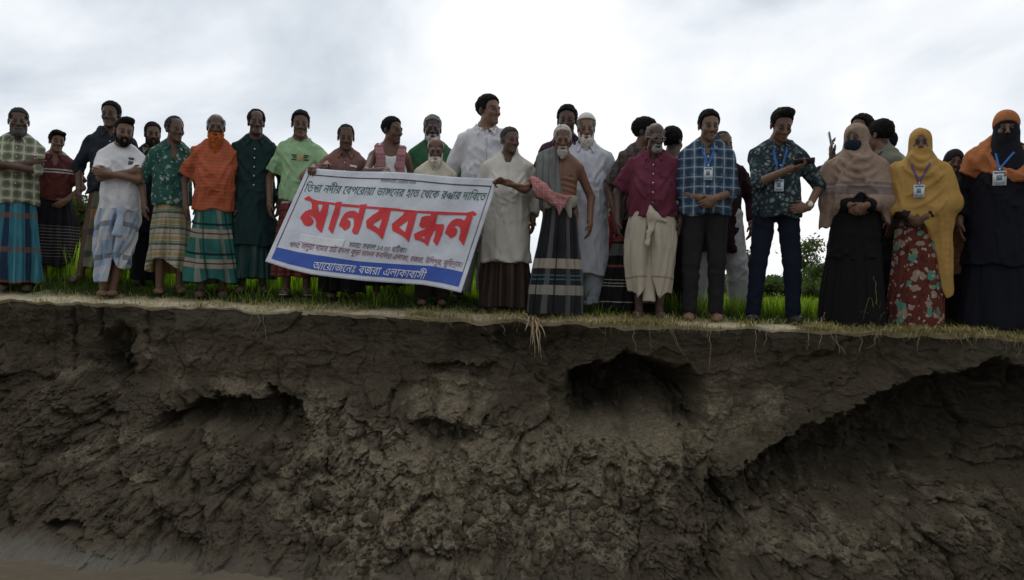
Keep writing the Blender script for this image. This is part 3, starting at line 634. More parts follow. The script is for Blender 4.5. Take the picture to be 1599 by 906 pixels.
class Person:
    """Built in its own space: 1.70 tall, facing -Y, feet at z = 0, then scaled to its height."""
    def __init__(s, px, top, D, label, h=None, yaw=0, head=(0, 0, 0), skin=(0.15, 0.08, 0.055), build=0.95, belly=0.0, shoulders=1.0, stance=1.0, lean=0.0, feet=(8, -8), old=False, seed=None):
        p = at(px, top, D); gz = float(ground(p[0], D))
        s.h = p[2] - gz if h is None else h
        if h is not None: gz = p[2] - h
        s.s = s.h / 1.70; s.D = D; s.label = label; s.yaw = R(yaw) + 0.85 * math.atan2(-p[0], D); s.skin = np.array(skin) * np.array((0.98, 1.0, 0.97)); s.bw = build; s.belly = belly; s.sw = shoulders; s.stance = stance; s.lean = lean
        s.seed = int(px * 7 + D * 100) % 977 if seed is None else seed
        s.rg = np.random.default_rng(s.seed)
        s.HR = (rotz(R(head[0])) @ rotx(R(head[1])) @ roty(R(head[2]))).view(HeadM)
        s.pos = Vector((p[0], D, gz))
        s.neck = np.array((lean, 0.005, 1.445)); s.hc = np.asarray(s.neck + s.HR @ np.array((0, -0.022, 0.113 * HS)))
        s.pos.x -= math.cos(s.yaw) * s.hc[0] * s.s; 
        s.J = {}; s.arms = {}; s.feet = feet; s.old = old; s.bare = False; s.ch = []
        print('person', int(px), 'h=%.2f' % s.h, 'foot px', [round(float(q)) for q in to_px(np.array(s.pos))])
    def loc(s, wp):
        """a world point in the person's own space"""
        d = np.asarray(wp, float) - np.array(s.pos); return (rotz(-s.yaw) @ d) / s.s
    def head_pt(s, v): return s.hc + np.asarray(s.HR) @ (np.asarray(v, float) * HV)
    def sh(s, sd): return np.array((sd * 0.162 * s.sw * s.bw + s.lean * 0.85, 0.012, 1.318))
    def hip(s, sd): return np.array((sd * 0.085 * s.bw, 0.0, 0.92))
    # ---- arms: sd -1 is the arm at image left
    def arm(s, sd, wrist, hint, hdir, palm, curl=0.5, spread=0.0, fist=False):
        S = s.sh(sd); W = np.asarray(wrist, float); l1, l2 = 0.285, 0.255; d = np.linalg.norm(W - S)
        if d > (l1 + l2) * 0.995: W = S + (W - S) * (l1 + l2) * 0.995 / d; d = (l1 + l2) * 0.995
        u = (W - S) / d; a = (l1 * l1 - l2 * l2 + d * d) / (2 * d); hh = math.sqrt(max(0, l1 * l1 - a * a)); hv = np.asarray(hint, float); hv = unit(hv - u * np.dot(hv, u))
        s.arms[sd] = dict(S=S, E=S + u * a + hv * hh, W=W, hd=unit(hdir), pn=np.asarray(palm, float), curl=curl, spread=spread)
    def hang(s, sd, out=0.0, fwd=0.0):
        s.arm(sd, (sd * (0.232 * s.bw * s.sw + out) + s.lean * 0.6, -0.035 - fwd, 0.845), (sd * 0.5, 0.8, 0), (sd * 0.02, -0.12, -1), (-sd * 0.9, 0.35, 0), 0.45)
    def crossed(s):
        for sd in (-1, 1):
            up = 0.035 if sd < 0 else -0.005
            s.arm(sd, (-sd * 0.085, -0.185 - (0.05 if sd > 0 else 0.0) - s.belly * .6, 1.135 + up), (sd * 1.0, -0.15, -0.55), (-sd * 1.0, 0.10, 0.16), (0, 1, 0.1), 0.35)
    def clasp(s, z=0.95, y=-0.2):
        s.arm(-1, (-0.055, y, z + 0.03), (-0.7, 0.8, -0.2), (0.8, -0.1, -0.5), (0.2, 1, 0.1), 0.6); s.arm(1, (0.06, y - 0.045, z + 0.025), (0.7, 0.8, -0.2), (-0.8, -0.02, -0.5), (-0.2, 1, 0.1), 0.7)
    def hand_prims(s, sd):
        A = s.arms[sd]; W, hd = A['W'], A['hd']; pn = unit(A['pn'] - hd * np.dot(A['pn'], hd)); ac = np.cross(hd, pn); out = []
        # ac points towards the thumb for either hand
        th = ac if np.dot(ac, (0, -1, 0.3)) > 0 else -ac
        if 'thumb' in A: th = A['thumb']
        M = np.stack((th, pn, hd), 1)
        out.append(cap(W, W + hd * 0.03, 0.026, 0.027, 0.012, sy=1.0)); out.append(ell(W + hd * 0.052, (0.040, 0.0165, 0.050), M, 0.012))
        for i, ln in enumerate((0.068, 0.078, 0.072, 0.056)):
            o = (0.030, 0.010, -0.010, -0.029)[i]; b = W + hd * (0.088 - 0.004 * abs(i - 1)) + th * o; c = A['curl'] * (0.9 + 0.12 * i); d0 = unit(hd + th * A['spread'] * (1.5 - i) * 0.3)
            d1 = d0 * math.cos(c * 0.8) + pn * math.sin(c * 0.8); d2 = d0 * math.cos(c * 1.9) + pn * math.sin(c * 1.9)
            m = b + d1 * ln * 0.55; out += [cap(b - hd * 0.01, m, 0.0092, 0.0085, 0.004), cap(m, m + d2 * ln * 0.5, 0.0085, 0.0070, 0.003)]
        b = W + hd * 0.028 + th * 0.030; m = b + unit(hd * 0.75 + th * 0.6 + pn * 0.25) * 0.04; out += [cap(b - th * 0.012, m, 0.0135, 0.0105, 0.008), cap(m, m + unit(hd + pn * 0.35 + th * 0.1) * 0.03, 0.0105, 0.008, 0.004)]
        return out
    def arm_prims(s, sd, e=0.0, upto=2.0):
        A = s.arms[sd]; return [cap(A['S'], A['E'], 0.047 * s.bw + e, 0.037 * s.bw + e, 0.03), cap(A['E'], A['W'], 0.037 * s.bw + e, 0.026 + e, 0.02)]
    def torso(s, e=0.0, k=0.05):
        b = s.bw; l = s.lean
        return [ell((0, 0.01, 0.95), (0.155 * b + e, 0.108 * b + e, 0.13), None, k), ell((l * .3, -0.012 - s.belly * .5, 1.09), (0.142 * b + e + s.belly * .25, 0.098 * b + e + s.belly * .6, 0.16), None, k),
                ell((l * .8, 0.0, 1.235), (0.152 * b + e, 0.106 * b + e, 0.165), None, k), cap((l * .9 - 0.06, 0.015, 1.378), (l * .85 - 0.14 * s.sw * b, 0.012, 1.322), 0.058 + e, 0.052 + e, k), cap((l * .9 + 0.06, 0.015, 1.378), (l * .85 + 0.14 * s.sw * b, 0.012, 1.322), 0.058 + e, 0.052 + e, k)]
    def traps(s, e): return [cap((s.lean * .9 + sd * 0.10, 0.02, 1.365), s.neck + (sd * 0.020, 0.022, 0.004), 0.036 + e, 0.030 + e, 0.05) for sd in (-1, 1)]
    def legs(s):
        if s.J.get('legs'): return s.J['legs']
        out = []
        for i, sd in enumerate((-1, 1)):
            H_ = s.hip(sd); A = np.array((sd * 0.088 * s.stance + s.J.get('dx', (0, 0))[i], 0.03 + s.J.get('dy', (0, 0))[i], 0.075)); K = (H_ + A) / 2 + np.array((sd * 0.008, -0.025, 0.0)); K[2] = 0.49
            out.append((H_, K, A, R(s.feet[i])))
        s.J['legs'] = out; return out
    def leg_prims(s, e=0.0):
        out = []
        for (H_, K, A, yw) in s.legs():
            f = np.array((math.sin(-yw), -math.cos(yw), 0)); sdv = np.array((f[1], -f[0], 0))
            out += [cap(H_, K, 0.082 * s.bw + e, 0.054 + e, 0.03), cap(K, A, 0.052 + e, 0.034 + e, 0.02), ell(K + np.array((0, 0.022, -0.1)), (0.046, 0.05, 0.12), None, 0.03),
                    cap(A + np.array((0, 0, -0.025)) - f * 0.035, A + f * 0.10 + np.array((0, 0, -0.045)), 0.034 + e, 0.027 + e, 0.02), cap(A + f * 0.09 - sdv * 0.022 + np.array((0, 0, -0.05)), A + f * 0.09 + sdv * 0.022 + np.array((0, 0, -0.05)), 0.024 + e, 0.024 + e, 0.02)]
            if e == 0:
                for q in range(5):
                    b_ = A + f * (0.115 - 0.006 * q) + sdv * (-0.032 + 0.016 * q) * (1 if H_[0] < 0 else -1) + np.array((0, 0, -0.062)); out.append(cap(b_, b_ + f * (0.030 - 0.003 * q), 0.0105 - 0.0008 * q, 0.009 - 0.0008 * q, 0.005))
        return out
    def head_prims(s, neck=True):
        P = s.head_pt; M = s.HR; k = 0.018
        def E_(c, r, k=k, op='u'): return ell(P(c), r, M, k, op)
        def Cp(a, b, ra, rb, k=k, op='u'): return cap(P(a), P(b), ra * HS, rb * HS, k, op=op)
        g = np.random.default_rng(s.seed + 500).normal(0, 1, 10).clip(-1.6, 1.6); s.ex = 0.0305 + 0.001 * g[0]; jw = 1 + 0.09 * g[1]; cz = 0.004 * g[2]; nw = 1 + 0.14 * g[3]; nl = 0.004 * g[4]; lp = 1 + 0.16 * g[5]; cb = 0.0025 * g[6]; bp = 0.002 * g[7]; fw = 1 + 0.05 * g[8]; ex = s.ex
        o = [E_((0, 0.014, 0.036), (0.076 * fw, 0.094, 0.077), 0.01), E_((0, -0.026, -0.024), (0.059 * fw, 0.063, 0.076), 0.03), E_((0, -0.054, -0.084 - cz), (0.031 * jw, 0.033, 0.026), 0.025), Cp((-0.030 * jw, -0.010, -0.060), (0.030 * jw, -0.010, -0.060), 0.020, 0.020, 0.03),
             Cp((-0.034, -0.078 - bp, 0.015), (0.034, -0.078 - bp, 0.015), 0.010, 0.010, 0.014), E_((-0.042, -0.062 - cb, -0.026), (0.013, 0.014, 0.013), 0.03), E_((0.042, -0.062 - cb, -0.026), (0.013, 0.014, 0.013), 0.03), E_((0, -0.083, -0.098 - cz), (0.019 * jw, 0.014, 0.015), 0.018),
             E_((-ex, -0.100, -0.004), (0.0175, 0.016, 0.0095), 0.014, 's'), E_((ex, -0.100, -0.004), (0.0175, 0.016, 0.0095), 0.014, 's'), E_((-ex, -0.0775, -0.004), (0.0130, 0.0125, 0.0105), 0.002), E_((ex, -0.0775, -0.004), (0.0130, 0.0125, 0.0105), 0.002),
             Cp((0, -0.086, 0.006), (0, -0.106 - nl, -0.033 - nl * .5), 0.0075, 0.0115, 0.008), E_((-0.012 * nw, -0.097, -0.037), (0.0085 * nw, 0.010, 0.0075), 0.006), E_((0.012 * nw, -0.097, -0.037), (0.0085 * nw, 0.010, 0.0075), 0.006),
             Cp((-0.017, -0.082, -0.0685), (0, -0.0865, -0.0635), 0.0055 * lp, 0.0072 * lp, 0.007), Cp((0.017, -0.082, -0.0685), (0, -0.0865, -0.0635), 0.0055 * lp, 0.0072 * lp, 0.007), Cp((-0.013, -0.0825, -0.0785), (0, -0.0855, -0.0765), 0.0065 * lp, 0.0080 * lp, 0.006), Cp((0.013, -0.0825, -0.0785), (0, -0.0855, -0.0765), 0.0065 * lp, 0.0080 * lp, 0.006), Cp((-0.018, -0.096, -0.0735), (0, -0.0985, -0.0705), 0.0026, 0.0026, 0.003, 's'), Cp((0.018, -0.096, -0.0735), (0, -0.0985, -0.0705), 0.0026, 0.0026, 0.003, 's')]
        if s.old: o += [E_((sd * 0.052, -0.066, -0.052), (0.020, 0.022, 0.022), 0.02, 's') for sd in (-1, 1)] + [E_((sd * 0.062, -0.060, 0.03), (0.016, 0.03, 0.02), 0.02, 's') for sd in (-1, 1)]
        for sd in (-1, 1): o += [E_((sd * 0.076 * fw, 0.016, -0.004), (0.010, 0.019, 0.029), 0.008), E_((sd * 0.088, 0.008, -0.004), (0.008, 0.010, 0.016), 0.006, 's')]
        if neck: o += [cap((s.lean * .9, 0.018, 1.36), s.neck + (0, 0.008, 0.02), 0.056, 0.050, 0.035), cap(s.neck + (0, 0.008, 0.02), P((0, 0.016, -0.04)), 0.050, 0.048, 0.02), *s.traps(0.0)]
        return o
    def fine(s):
        c = s.hc; f = [[(c[i] - 0.125, c[i] + 0.125, 0.0048)] for i in range(3)]
        for A in s.arms.values():
            q = A['W'] + A['hd'] * 0.06
            f[2].append((q[2] - 0.12, q[2] + 0.12, 0.0062))
            for i in (0, 1): f[i].append((q[i] - 0.11, q[i] + 0.11, 0.0062))
        return f
    def body(s, hair_col=(0.012, 0.010, 0.009), brow=None, stubble=0.0, feet=True, iris=True):
        pr = s.torso() + s.leg_prims() + s.head_prims()
        for sd in s.arms: pr += s.arm_prims(sd)
        for sd in s.arms: pr += s.hand_prims(sd)
        V, Q = surface(pr, 0.0105, s.fine())
        V = relax(V, Q, 1, 0.35)
        Lc = (V - s.hc) @ np.asarray(s.HR) / HV; x, y, z = Lc.T; ax_ = np.abs(x)
        col = np.tile(s.skin, (len(V), 1)) * (1 + 0.10 * vnoise(V[:, 0] * 9, V[:, 1] * 9, V[:, 2] * 9, s.seed))[:, None]
        def paint(m, c, a=1.0):
            m = (np.clip(m, 0, 1) * a)[:, None]; col[:] = col * (1 - m) + np.asarray(c) * m
        fr = y < -0.045
        if s.bare:
            ch_ = (V[:, 1] < -0.04) & (V[:, 2] < 1.36) & (V[:, 2] > 0.9)
            for sd in (-1, 1): m_ = (1 - sst(0.008, 0.016, np.hypot(V[:, 0] - sd * 0.085, V[:, 2] - 1.24))) * ch_; col[:] = col * (1 - m_[:, None] * 0.55)
            V = V + normals(V, Q) * (ch_ * (0.004 * np.sin(V[:, 2] * 130 + 30 * np.abs(V[:, 0])) * sst(1.05, 1.12, V[:, 2]) * (1 - sst(1.20, 1.27, V[:, 2])) + 0.006 * (1 - sst(0.0, 0.02, np.abs(V[:, 2] - 1.21 - 0.25 * (np.abs(V[:, 0]) - 0.08) ** 2 * 10))) * (np.abs(V[:, 0]) > 0.02) - 0.005 * (1 - sst(0.004, 0.014, np.abs(V[:, 0]))) * sst(1.0, 1.1, V[:, 2])))[:, None]
        hc_ = np.array(hair_col if brow is None else brow); hc_ = np.where(hc_ > 0.05, hc_ * 0.55, hc_)
        if stubble > 0: paint(fr * sst(0.0, -0.03, z + 0.035 + 0.3 * (ax_ - 0.04)) * (z > -0.125) * (1 - sst(0.020, 0.014, np.hypot(x / 1.5, (z + 0.071) * 2.2)) * 0.5), hc_ * 1.6, stubble)
        paint(fr * (1 - sst(0.0045, 0.0095, np.abs(z - 0.0215 + 0.10 * (ax_ - 0.03)))) * sst(0.008, 0.014, ax_) * (1 - sst(0.045, 0.055, ax_)), hc_, 0.85)
        paint(fr * (1 - sst(0.75, 1.25, np.hypot((ax_ - s.ex) / 0.023, (z + 0.002) / 0.0165))), s.skin * 0.62, 0.8)  # eye socket shade painted into the skin colour
        ex = np.hypot((ax_ - s.ex) / 0.0140, (z + 0.004) / 0.0072); paint(fr * (1 - sst(1.0, 1.5, ex)), s.skin * 0.42, 0.7); paint(fr * (1 - sst(0.45, 0.75, ex)), (0.10, 0.09, 0.085)); paint(fr * (1 - sst(0.0048, 0.0075, np.hypot(ax_ - s.ex, z + 0.004))), (0.012, 0.009, 0.007))  # lids and eye whites darkened too, as socket shade in the colour
        paint(fr * (y < -0.07) * (1 - sst(0.85, 1.15, np.hypot(x / 0.023, (z + 0.0705) / 0.0135))), s.skin * np.array((0.85, 0.60, 0.62)), 0.9); paint(fr * (1 - sst(0.002, 0.0045, np.abs(z + 0.0705))) * (ax_ < 0.021), s.skin * 0.3, 0.8)
        if not s.old: paint(sst(-0.016, 0.004, z - np.interp(y, [-0.12, -0.075, -0.045, -0.025, 0.0, 0.03, 0.055, 0.10], [0.10, 0.080, 0.060, -0.004, -0.012, -0.034, -0.072, -0.09])) * (ax_ < 0.085), hc_ * 1.5, 0.85)     # hair thins out at its edge
        for A in s.arms.values():                                  # paler nails and palms
            q = V - A['W']; dd = np.linalg.norm(q - A['hd'] * 0.09, axis=1); paint((1 - sst(0.05, 0.09, dd)) * 0.5, s.skin * 0.9)
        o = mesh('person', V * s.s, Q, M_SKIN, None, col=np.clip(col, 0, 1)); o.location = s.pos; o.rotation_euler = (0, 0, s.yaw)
        tag(o, s.label, 'person', 'people standing in a row on the bank'); s.o = o; return o
    def part(s, name, V, Q, mat, parent=None, **k):
        o = mesh(name, np.asarray(V) * s.s, Q, mat, parent or s.o, **k); s.ch.append(o); return o
    # ---- hair
    def hair(s, style='short', col=(0.010, 0.009, 0.009), vol=0.0, seed=0, name='hair'):
        P = s.head_pt; M = s.HR; e = 0.0045 + vol * 0.75
        pr = [ell(P((0, 0.017, 0.040 + vol * .4)), (0.078 + e, 0.097 + e, 0.079 + e), M, 0.01)]
        if style == 'quiff': pr += [ell(P((0.008, -0.045, 0.103)), (0.058, 0.042, 0.026), M, 0.03), ell(P((0.025, -0.02, 0.106)), (0.05, 0.055, 0.024), M, 0.03)]
        if style == 'fringe': pr += [cap(P((-0.05, -0.066, 0.085)), P((0.045, -0.074, 0.078)), 0.029, 0.025, 0.02)]
        if style in ('long_neck',): pr += [ell(P((0, 0.06, -0.03)), (0.07, 0.055, 0.06), M, 0.03)]
        def cut(X, Y, Z):
            q = [X - s.hc[0], Y - s.hc[1], Z - s.hc[2]]; x, y, z = ((q[0] * float(M[0, i]) + q[1] * float(M[1, i]) + q[2] * float(M[2, i])) / float(HV[i]) for i in range(3))
            hl = {'short': 0.080, 'quiff': 0.080, 'fringe': 0.066, 'ring': 0.03, 'receding': 0.096, 'long_neck': 0.074}[style]
            # hairline: forehead, temple, sideburn, nape
            zl = np.interp(y, [-0.12, -0.075, -0.045, -0.025, 0.0, 0.03, 0.055, 0.10], [hl + 0.02, hl, hl - 0.018, 0.004 if style != 'ring' else 0.0, -0.005, -0.03, -0.068, -0.085])
            d = (zl - z) * 0.7
            side = np.abs(x) > 0.066
            ear = np.hypot((y - 0.012) / 0.024, (z + 0.012) / 0.034); d = np.maximum(d, np.where(side, (1 - ear) * 0.02, -1))
            if style == 'ring': d = np.maximum(np.maximum(d, (z - 0.066) * 0.9 + 0.15 * (-y - 0.02)), -0.022 - y)
            if style == 'receding': d = np.maximum(d, np.where(np.abs(x) < 0.06, (-0.035 - y + 0.6 * (np.abs(x) - 0.02)) * 0.5, -1))
            return d
        V, Q = surface(pr, 0.0055, cut=cut)
        if len(V) == 0: return
        N_ = normals(V, Q); a = s.seed + seed
        amp = 0.0036 + 0.06 * vol
        V = V + N_ * (amp * (vnoise(V[:, 0] * 90, V[:, 1] * 90, V[:, 2] * 55, a) + 0.7 * vnoise(V[:, 0] * 40, V[:, 1] * 40, V[:, 2] * 30, a + 1)))[:, None]
        cc = np.tile(np.array(col), (len(V), 1)) * (1 + 0.45 * vnoise(V[:, 0] * 60, V[:, 1] * 60, V[:, 2] * 60, a + 3))[:, None]
        return s.part(name, V, Q, M_HAIR, col=np.clip(cc, 0, 1))
    def beard(s, ln=0.02, col=(0.012, 0.011, 0.010), wide=1.0, full=True, moustache=True):
        P = s.head_pt; M = s.HR; pr = []
        pr.append(ell(P((0, -0.056, -0.088 - ln * 0.25)), (0.049 * wide, 0.042, 0.034 + ln * 0.25), M, 0.02))
        if ln > 0.03: pr.append(cap(P((0, -0.072, -0.10)), P((0, -0.085, -0.10 - ln)), 0.047 * wide, 0.018 * wide, 0.03))
        if full:
            for sd in (-1, 1): pr += [cap(P((sd * 0.064, -0.006, -0.028)), P((sd * 0.050, -0.030, -0.082)), 0.009, 0.0205, 0.016)]
        if moustache: pr.append(cap(P((-0.025, -0.086, -0.058)), P((0.025, -0.086, -0.058)), 0.0078, 0.0078, 0.006)); pr += [cap(P((sd * 0.027, -0.084, -0.06)), P((sd * 0.032, -0.074, -0.09)), 0.010, 0.0135, 0.01) for sd in (-1, 1)]
        pr.append(ell(P((0, -0.1, -0.071)), (0.021, 0.03, 0.0085), M, 0.004, 's'))
        V, Q = surface(pr, 0.0052); N_ = normals(V, Q); a = s.seed + 40
        V = V + N_ * ((0.003 + 0.03 * ln) * (vnoise(V[:, 0] * 95, V[:, 1] * 95, V[:, 2] * 40, a) + 0.6 * vnoise(V[:, 0] * 40, V[:, 1] * 40, V[:, 2] * 18, a + 1)))[:, None]
        cc = np.tile(np.array(col), (len(V), 1)) * (1 + 0.35 * vnoise(V[:, 0] * 70, V[:, 1] * 70, V[:, 2] * 30, a + 3))[:, None]
        return s.part('beard', V, Q, M_HAIR, col=np.clip(cc, 0, 1))
    def skullcap(s, mat):
        P = s.head_pt; M = s.HR
        pr = [ell(P((0, 0.014, 0.044)), (0.086, 0.105, 0.088), M, 0.01)]
        def cut(X, Y, Z):
            q = [X - s.hc[0], Y - s.hc[1], Z - s.hc[2]]; x, y, z = ((q[0] * float(M[0, i]) + q[1] * float(M[1, i]) + q[2] * float(M[2, i])) / float(HV[i]) for i in range(3)); return 0.062 - z - 0.25 * y
        V, Q = surface(pr, 0.006, cut=cut); return s.part('skullcap', V, Q, mat)
    # ---- clothes
    def shirt(s, mat, hem=0.80, sleeves=(0.45, 0.45), e=0.014, flare=0.0, neck='round', vest=False, name='shirt', amp=0.015, collar=None, placket=None, k=0.05, front=0.0, slit=False, buttons=None, creases=True):
        b = s.bw; l = s.lean
        pr = s.torso(e, k) + s.traps(e + 0.004)
        ww = 0.156 * b + e
        pr += [cap((l * .6, 0.0, 1.25), (0, 0.0, hem - 0.05), ww * 0.97, ww + flare, 0.05, sy=1.30), cap((0, -s.belly * .7, 1.1), (0, -s.belly * .5 - front, hem - 0.05), ww * 0.9 + s.belly * .3, (ww + flare) * 0.95, 0.05, sy=1.25)]
        for i, sd in enumerate((-1, 1)):
            f = sleeves[i]
            if f > 0 and sd in s.arms:
                A = s.arms[sd]; r0 = 0.047 * b + e + 0.004; full = 0.285 + 0.255; t = f * full
                if t <= 0.285: q = A['S'] + (A['E'] - A['S']) * t / 0.285; pr += [cap(A['S'], q, r0 + 0.004, r0 + 0.004 + 0.012 * (f < 0.5), 0.035, flat=True)]
                else:
                    q = A['E'] + (A['W'] - A['E']) * (t - 0.285) / 0.255; pr += [cap(A['S'], A['E'], r0 + 0.004, 0.040 * b + e, 0.035), cap(A['E'], q, 0.041 * b + e, 0.036 * b + e * 0.8 if f < 0.95 else 0.030 + e * 0.9, 0.02, flat=True)]
        nr = (0.060, 0.066, 0.052)
        pr.append(ell((l * .9, -0.006, 1.452), nr, None, 0.008, 's'))
        if neck == 'v': pr.append(cap((l * .9, -0.060, 1.44), (l * .85, -0.106, 1.26), 0.046, 0.018, 0.006, op='s'))
        if neck == 'open': pr.append(cap((l * .9, -0.065, 1.44), (l * .85, -0.106, 1.325), 0.046, 0.014, 0.006, op='s'))
        if vest:
            pr.append(ell((l * .9, -0.06, 1.415), (0.085, 0.14, 0.11), None, 0.01, 's'))
            for sd in (-1, 1): pr.append(ell((sd * 0.19 * b, 0.0, 1.33), (0.065, 0.14, 0.13), None, 0.01, 's'))
        sd_ = s.seed
        def cut(X, Y, Z):
            hz = hem + 0.010 * np.sin(X * 23 + sd_) + 0.008 * np.sin(Y * 31 + sd_ * 2)
            if slit: hz = hz + 0.10 * np.clip(1 - np.abs(Y - 0.01) / 0.022, 0, 1) * (np.abs(X) > 0.12)
            return (hz - Z) + 0 * X * Y
        if creases and not vest:
            g = np.random.default_rng(s.seed + 71); cs = []; zt = 1.16
            for sd in (-1, 1):
                cs += [(sd * (0.135 + g.uniform(-.01, .01)) * b, 1.27 + g.uniform(-.03, .02), sd * g.uniform(-0.02, 0.05), 1.10 + g.uniform(-.06, .05), g.uniform(0.0, 0.03), g.uniform(0.009, 0.013)), (sd * 0.145 * b, 1.20 + g.uniform(-.03, .02), sd * g.uniform(0.02, 0.08), 1.02 + g.uniform(-.05, .05), g.uniform(0.0, 0.03), g.uniform(0.008, 0.013))]
                for q in range(2 if hem > 0.7 else 4): z_ = g.uniform(hem + 0.05, 1.05); x_ = sd * g.uniform(0.02, 0.13); cs.append((x_, z_ + g.uniform(0.05, 0.10), x_ + g.uniform(-.05, .05), z_ - 0.05 - (0.12 if hem < 0.6 else 0), 0.0, g.uniform(0.008, 0.012)))
            for q in range(3): z_ = g.uniform(0.94, 1.12); x_ = g.uniform(-0.12, 0.05); cs.append((x_, z_, x_ + g.uniform(0.07, 0.14), z_ + g.uniform(-.04, .04), 0.015, g.uniform(0.006, 0.009)))
            pr = pr + arcs(pr, cs, 0.013)
        V, Q = surface(pr, 0.0095, cut=cut)
        V = relax(V, Q, 1, 0.4); V = folds(V, Q, amp, s.seed, 6.5, 4.6); V = relax(V, Q, 1, 0.45); 
        if not vest:
            ns = np.abs(V[:, 0]) < 0.3; dr = 0.012 * sst(0.16, 0.0, V[:, 2] - hem) * np.sin(np.arctan2(V[:, 1] * 1.4, V[:, 0]) * 9 + s.seed + 2 * vnoise(V[:, 2] * 6, V[:, 0] * 0, seed=s.seed)); N_ = normals(V, Q); V = V + N_ * (dr * (np.abs(N_[:, 2]) < 0.6))[:, None]
        o = s.part(name, V, Q, mat); s.sv, s.sq = V, Q
        s.bvh = BVHTree.FromPolygons([tuple(v) for v in V], [tuple(q) for q in Q])
        if collar is not None: s.collar(collar, o, neck)
        if placket is not None: s.strip(placket, o, [(l * .85, 1.355 if neck == 'round' else 1.34), (l * .4, 1.2), (0.0, max(hem + 0.02, placket_end(s, hem, name)))], 0.014, 'placket')
        if buttons is not None: s.buttons(buttons, o, hem)
        return o
    def front(s, x, z, off=0.003):
        """a point just in front of the clothing at (x, z)"""
        h = s.bvh.ray_cast(Vector((x, -0.8, z)), Vector((0, 1, 0)))
        return np.array((x, (h[0].y if h[0] is not None else -0.12) - off, z))
    def strip(s, mat, parent, pts, wd, name, th=0.0025, off=0.002, n=26, band=False):
        pts = np.array(pts, float); d = np.concatenate(([0], np.cumsum(np.hypot(*np.diff(pts, axis=0).T)))); t = np.linspace(0, d[-1], n); xs = np.interp(t, d, pts[:, 0]); zs = np.interp(t, d, pts[:, 1])
        tx = np.gradient(xs); tz = np.gradient(zs); ln = np.hypot(tx, tz); nx, nz = -tz / ln, tx / ln
        V = []
        for i in range(n):
            for q in (-1, 1):
                p = s.front(xs[i] + nx[i] * q * wd / 2, zs[i] + nz[i] * q * wd / 2, off); V += [p, p + (0, -th, 0)]
        V = np.array(V).reshape(n, 2, 2, 3)
        for ii in range(2):
            for jj in range(2):
                y = V[:, ii, jj, 1]; V[:, ii, jj, 1] = np.minimum(y, np.convolve(np.pad(y, 2, 'edge'), np.ones(5) / 5, 'valid'))
        V = V.reshape(-1, 3); Fc = []
        for i in range(n - 1):
            a = i * 4; b = a + 4; Fc += [(a + 1, a + 3, b + 3, b + 1), (a, b, b + 2, a + 2), (a, a + 1, b + 1, b), (a + 2, b + 2, b + 3, a + 3)]
        Fc += [(0, 2, 3, 1), (4 * n - 4, 4 * n - 3, 4 * n - 1, 4 * n - 2)]
        return s.part(name, V, Fc, mat, parent, smooth=False)
    def buttons(s, mat, parent, hem, n=5):
        l = s.lean
        for z in np.linspace(1.31, max(hem + 0.12, 0.98), n):
            p = s.front(l * .8 * sst(1.0, 1.3, z), z, 0.004); mb = MB(); mb.tube([p, p + (0, -0.004, 0)], 0.0075, 8, up=(0, 0, 1)); s.part('button', np.array(mb.V), mb.F, mat, parent)
    def collar(s, mat, parent, neck):
        l = s.lean * .9; pr = []
        ring = [np.array((l + 0.076 * math.sin(a), 0.008 - 0.084 * math.cos(a), 1.404 + 0.022 * (1 - math.cos(a)))) for a in np.linspace(R(28), R(332), 15)]
        for a, b in zip(ring[:-1], ring[1:]): pr.append(cap(a, b, 0.0125, 0.0125, 0.004))
        for sd in (-1, 1):
            a = np.array((l + sd * 0.040, -0.080, 1.408)); pr += [cap(a, a + (sd * 0.026, -0.040, -0.052), 0.010, 0.005, 0.006), cap(a + (sd * 0.034, 0.018, 0.008), a + (sd * 0.026, -0.040, -0.052), 0.010, 0.005, 0.014)]
        V, Q = surface(pr, 0.006); s.part('collar', V, Q, mat, parent)
    def sleeve_cuff(s, sd, f, mat, parent, r=0.0):
        A = s.arms[sd]; t = f * 0.54
        q = A['S'] + (A['E'] - A['S']) * t / 0.285 if t <= 0.285 else A['E'] + (A['W'] - A['E']) * (t - 0.285) / 0.255
        d = unit(A['E'] - A['S'] if t <= 0.285 else A['W'] - A['E']); V, Q = surface([cap(q - d * 0.02, q + d * 0.018, 0.052 * s.bw + r, 0.052 * s.bw + r, 0.004, flat=True)], 0.007); s.part('cuff', V, Q, mat, parent)
    def trousers(s, mat, e=0.022, ankle=0.09, wide=0.0, amp=0.008, name='trousers', top=0.99):
        pr = [ell((0, 0.012, 0.93), (0.158 * s.bw + 0.012, 0.112 * s.bw + 0.014, 0.12), None, 0.04)]
        for (H_, K, A, yw) in s.legs():
            q = A + (K - A) * ((ankle - 0.075) / (K[2] - 0.075)); pr += [cap(H_, K, 0.084 * s.bw + e, 0.056 + e + wide * .5, 0.025), cap(K, q, 0.056 + e + wide * .5, 0.040 + e + wide, 0.02, flat=True)]
        V, Q = surface(pr, 0.0095, cut=lambda X, Y, Z: Z - top + 0 * X * Y); V = relax(V, Q, 1, 0.4); V = folds(V, Q, amp, s.seed + 5, 6, 7.5); return s.part(name, V, Q, mat)
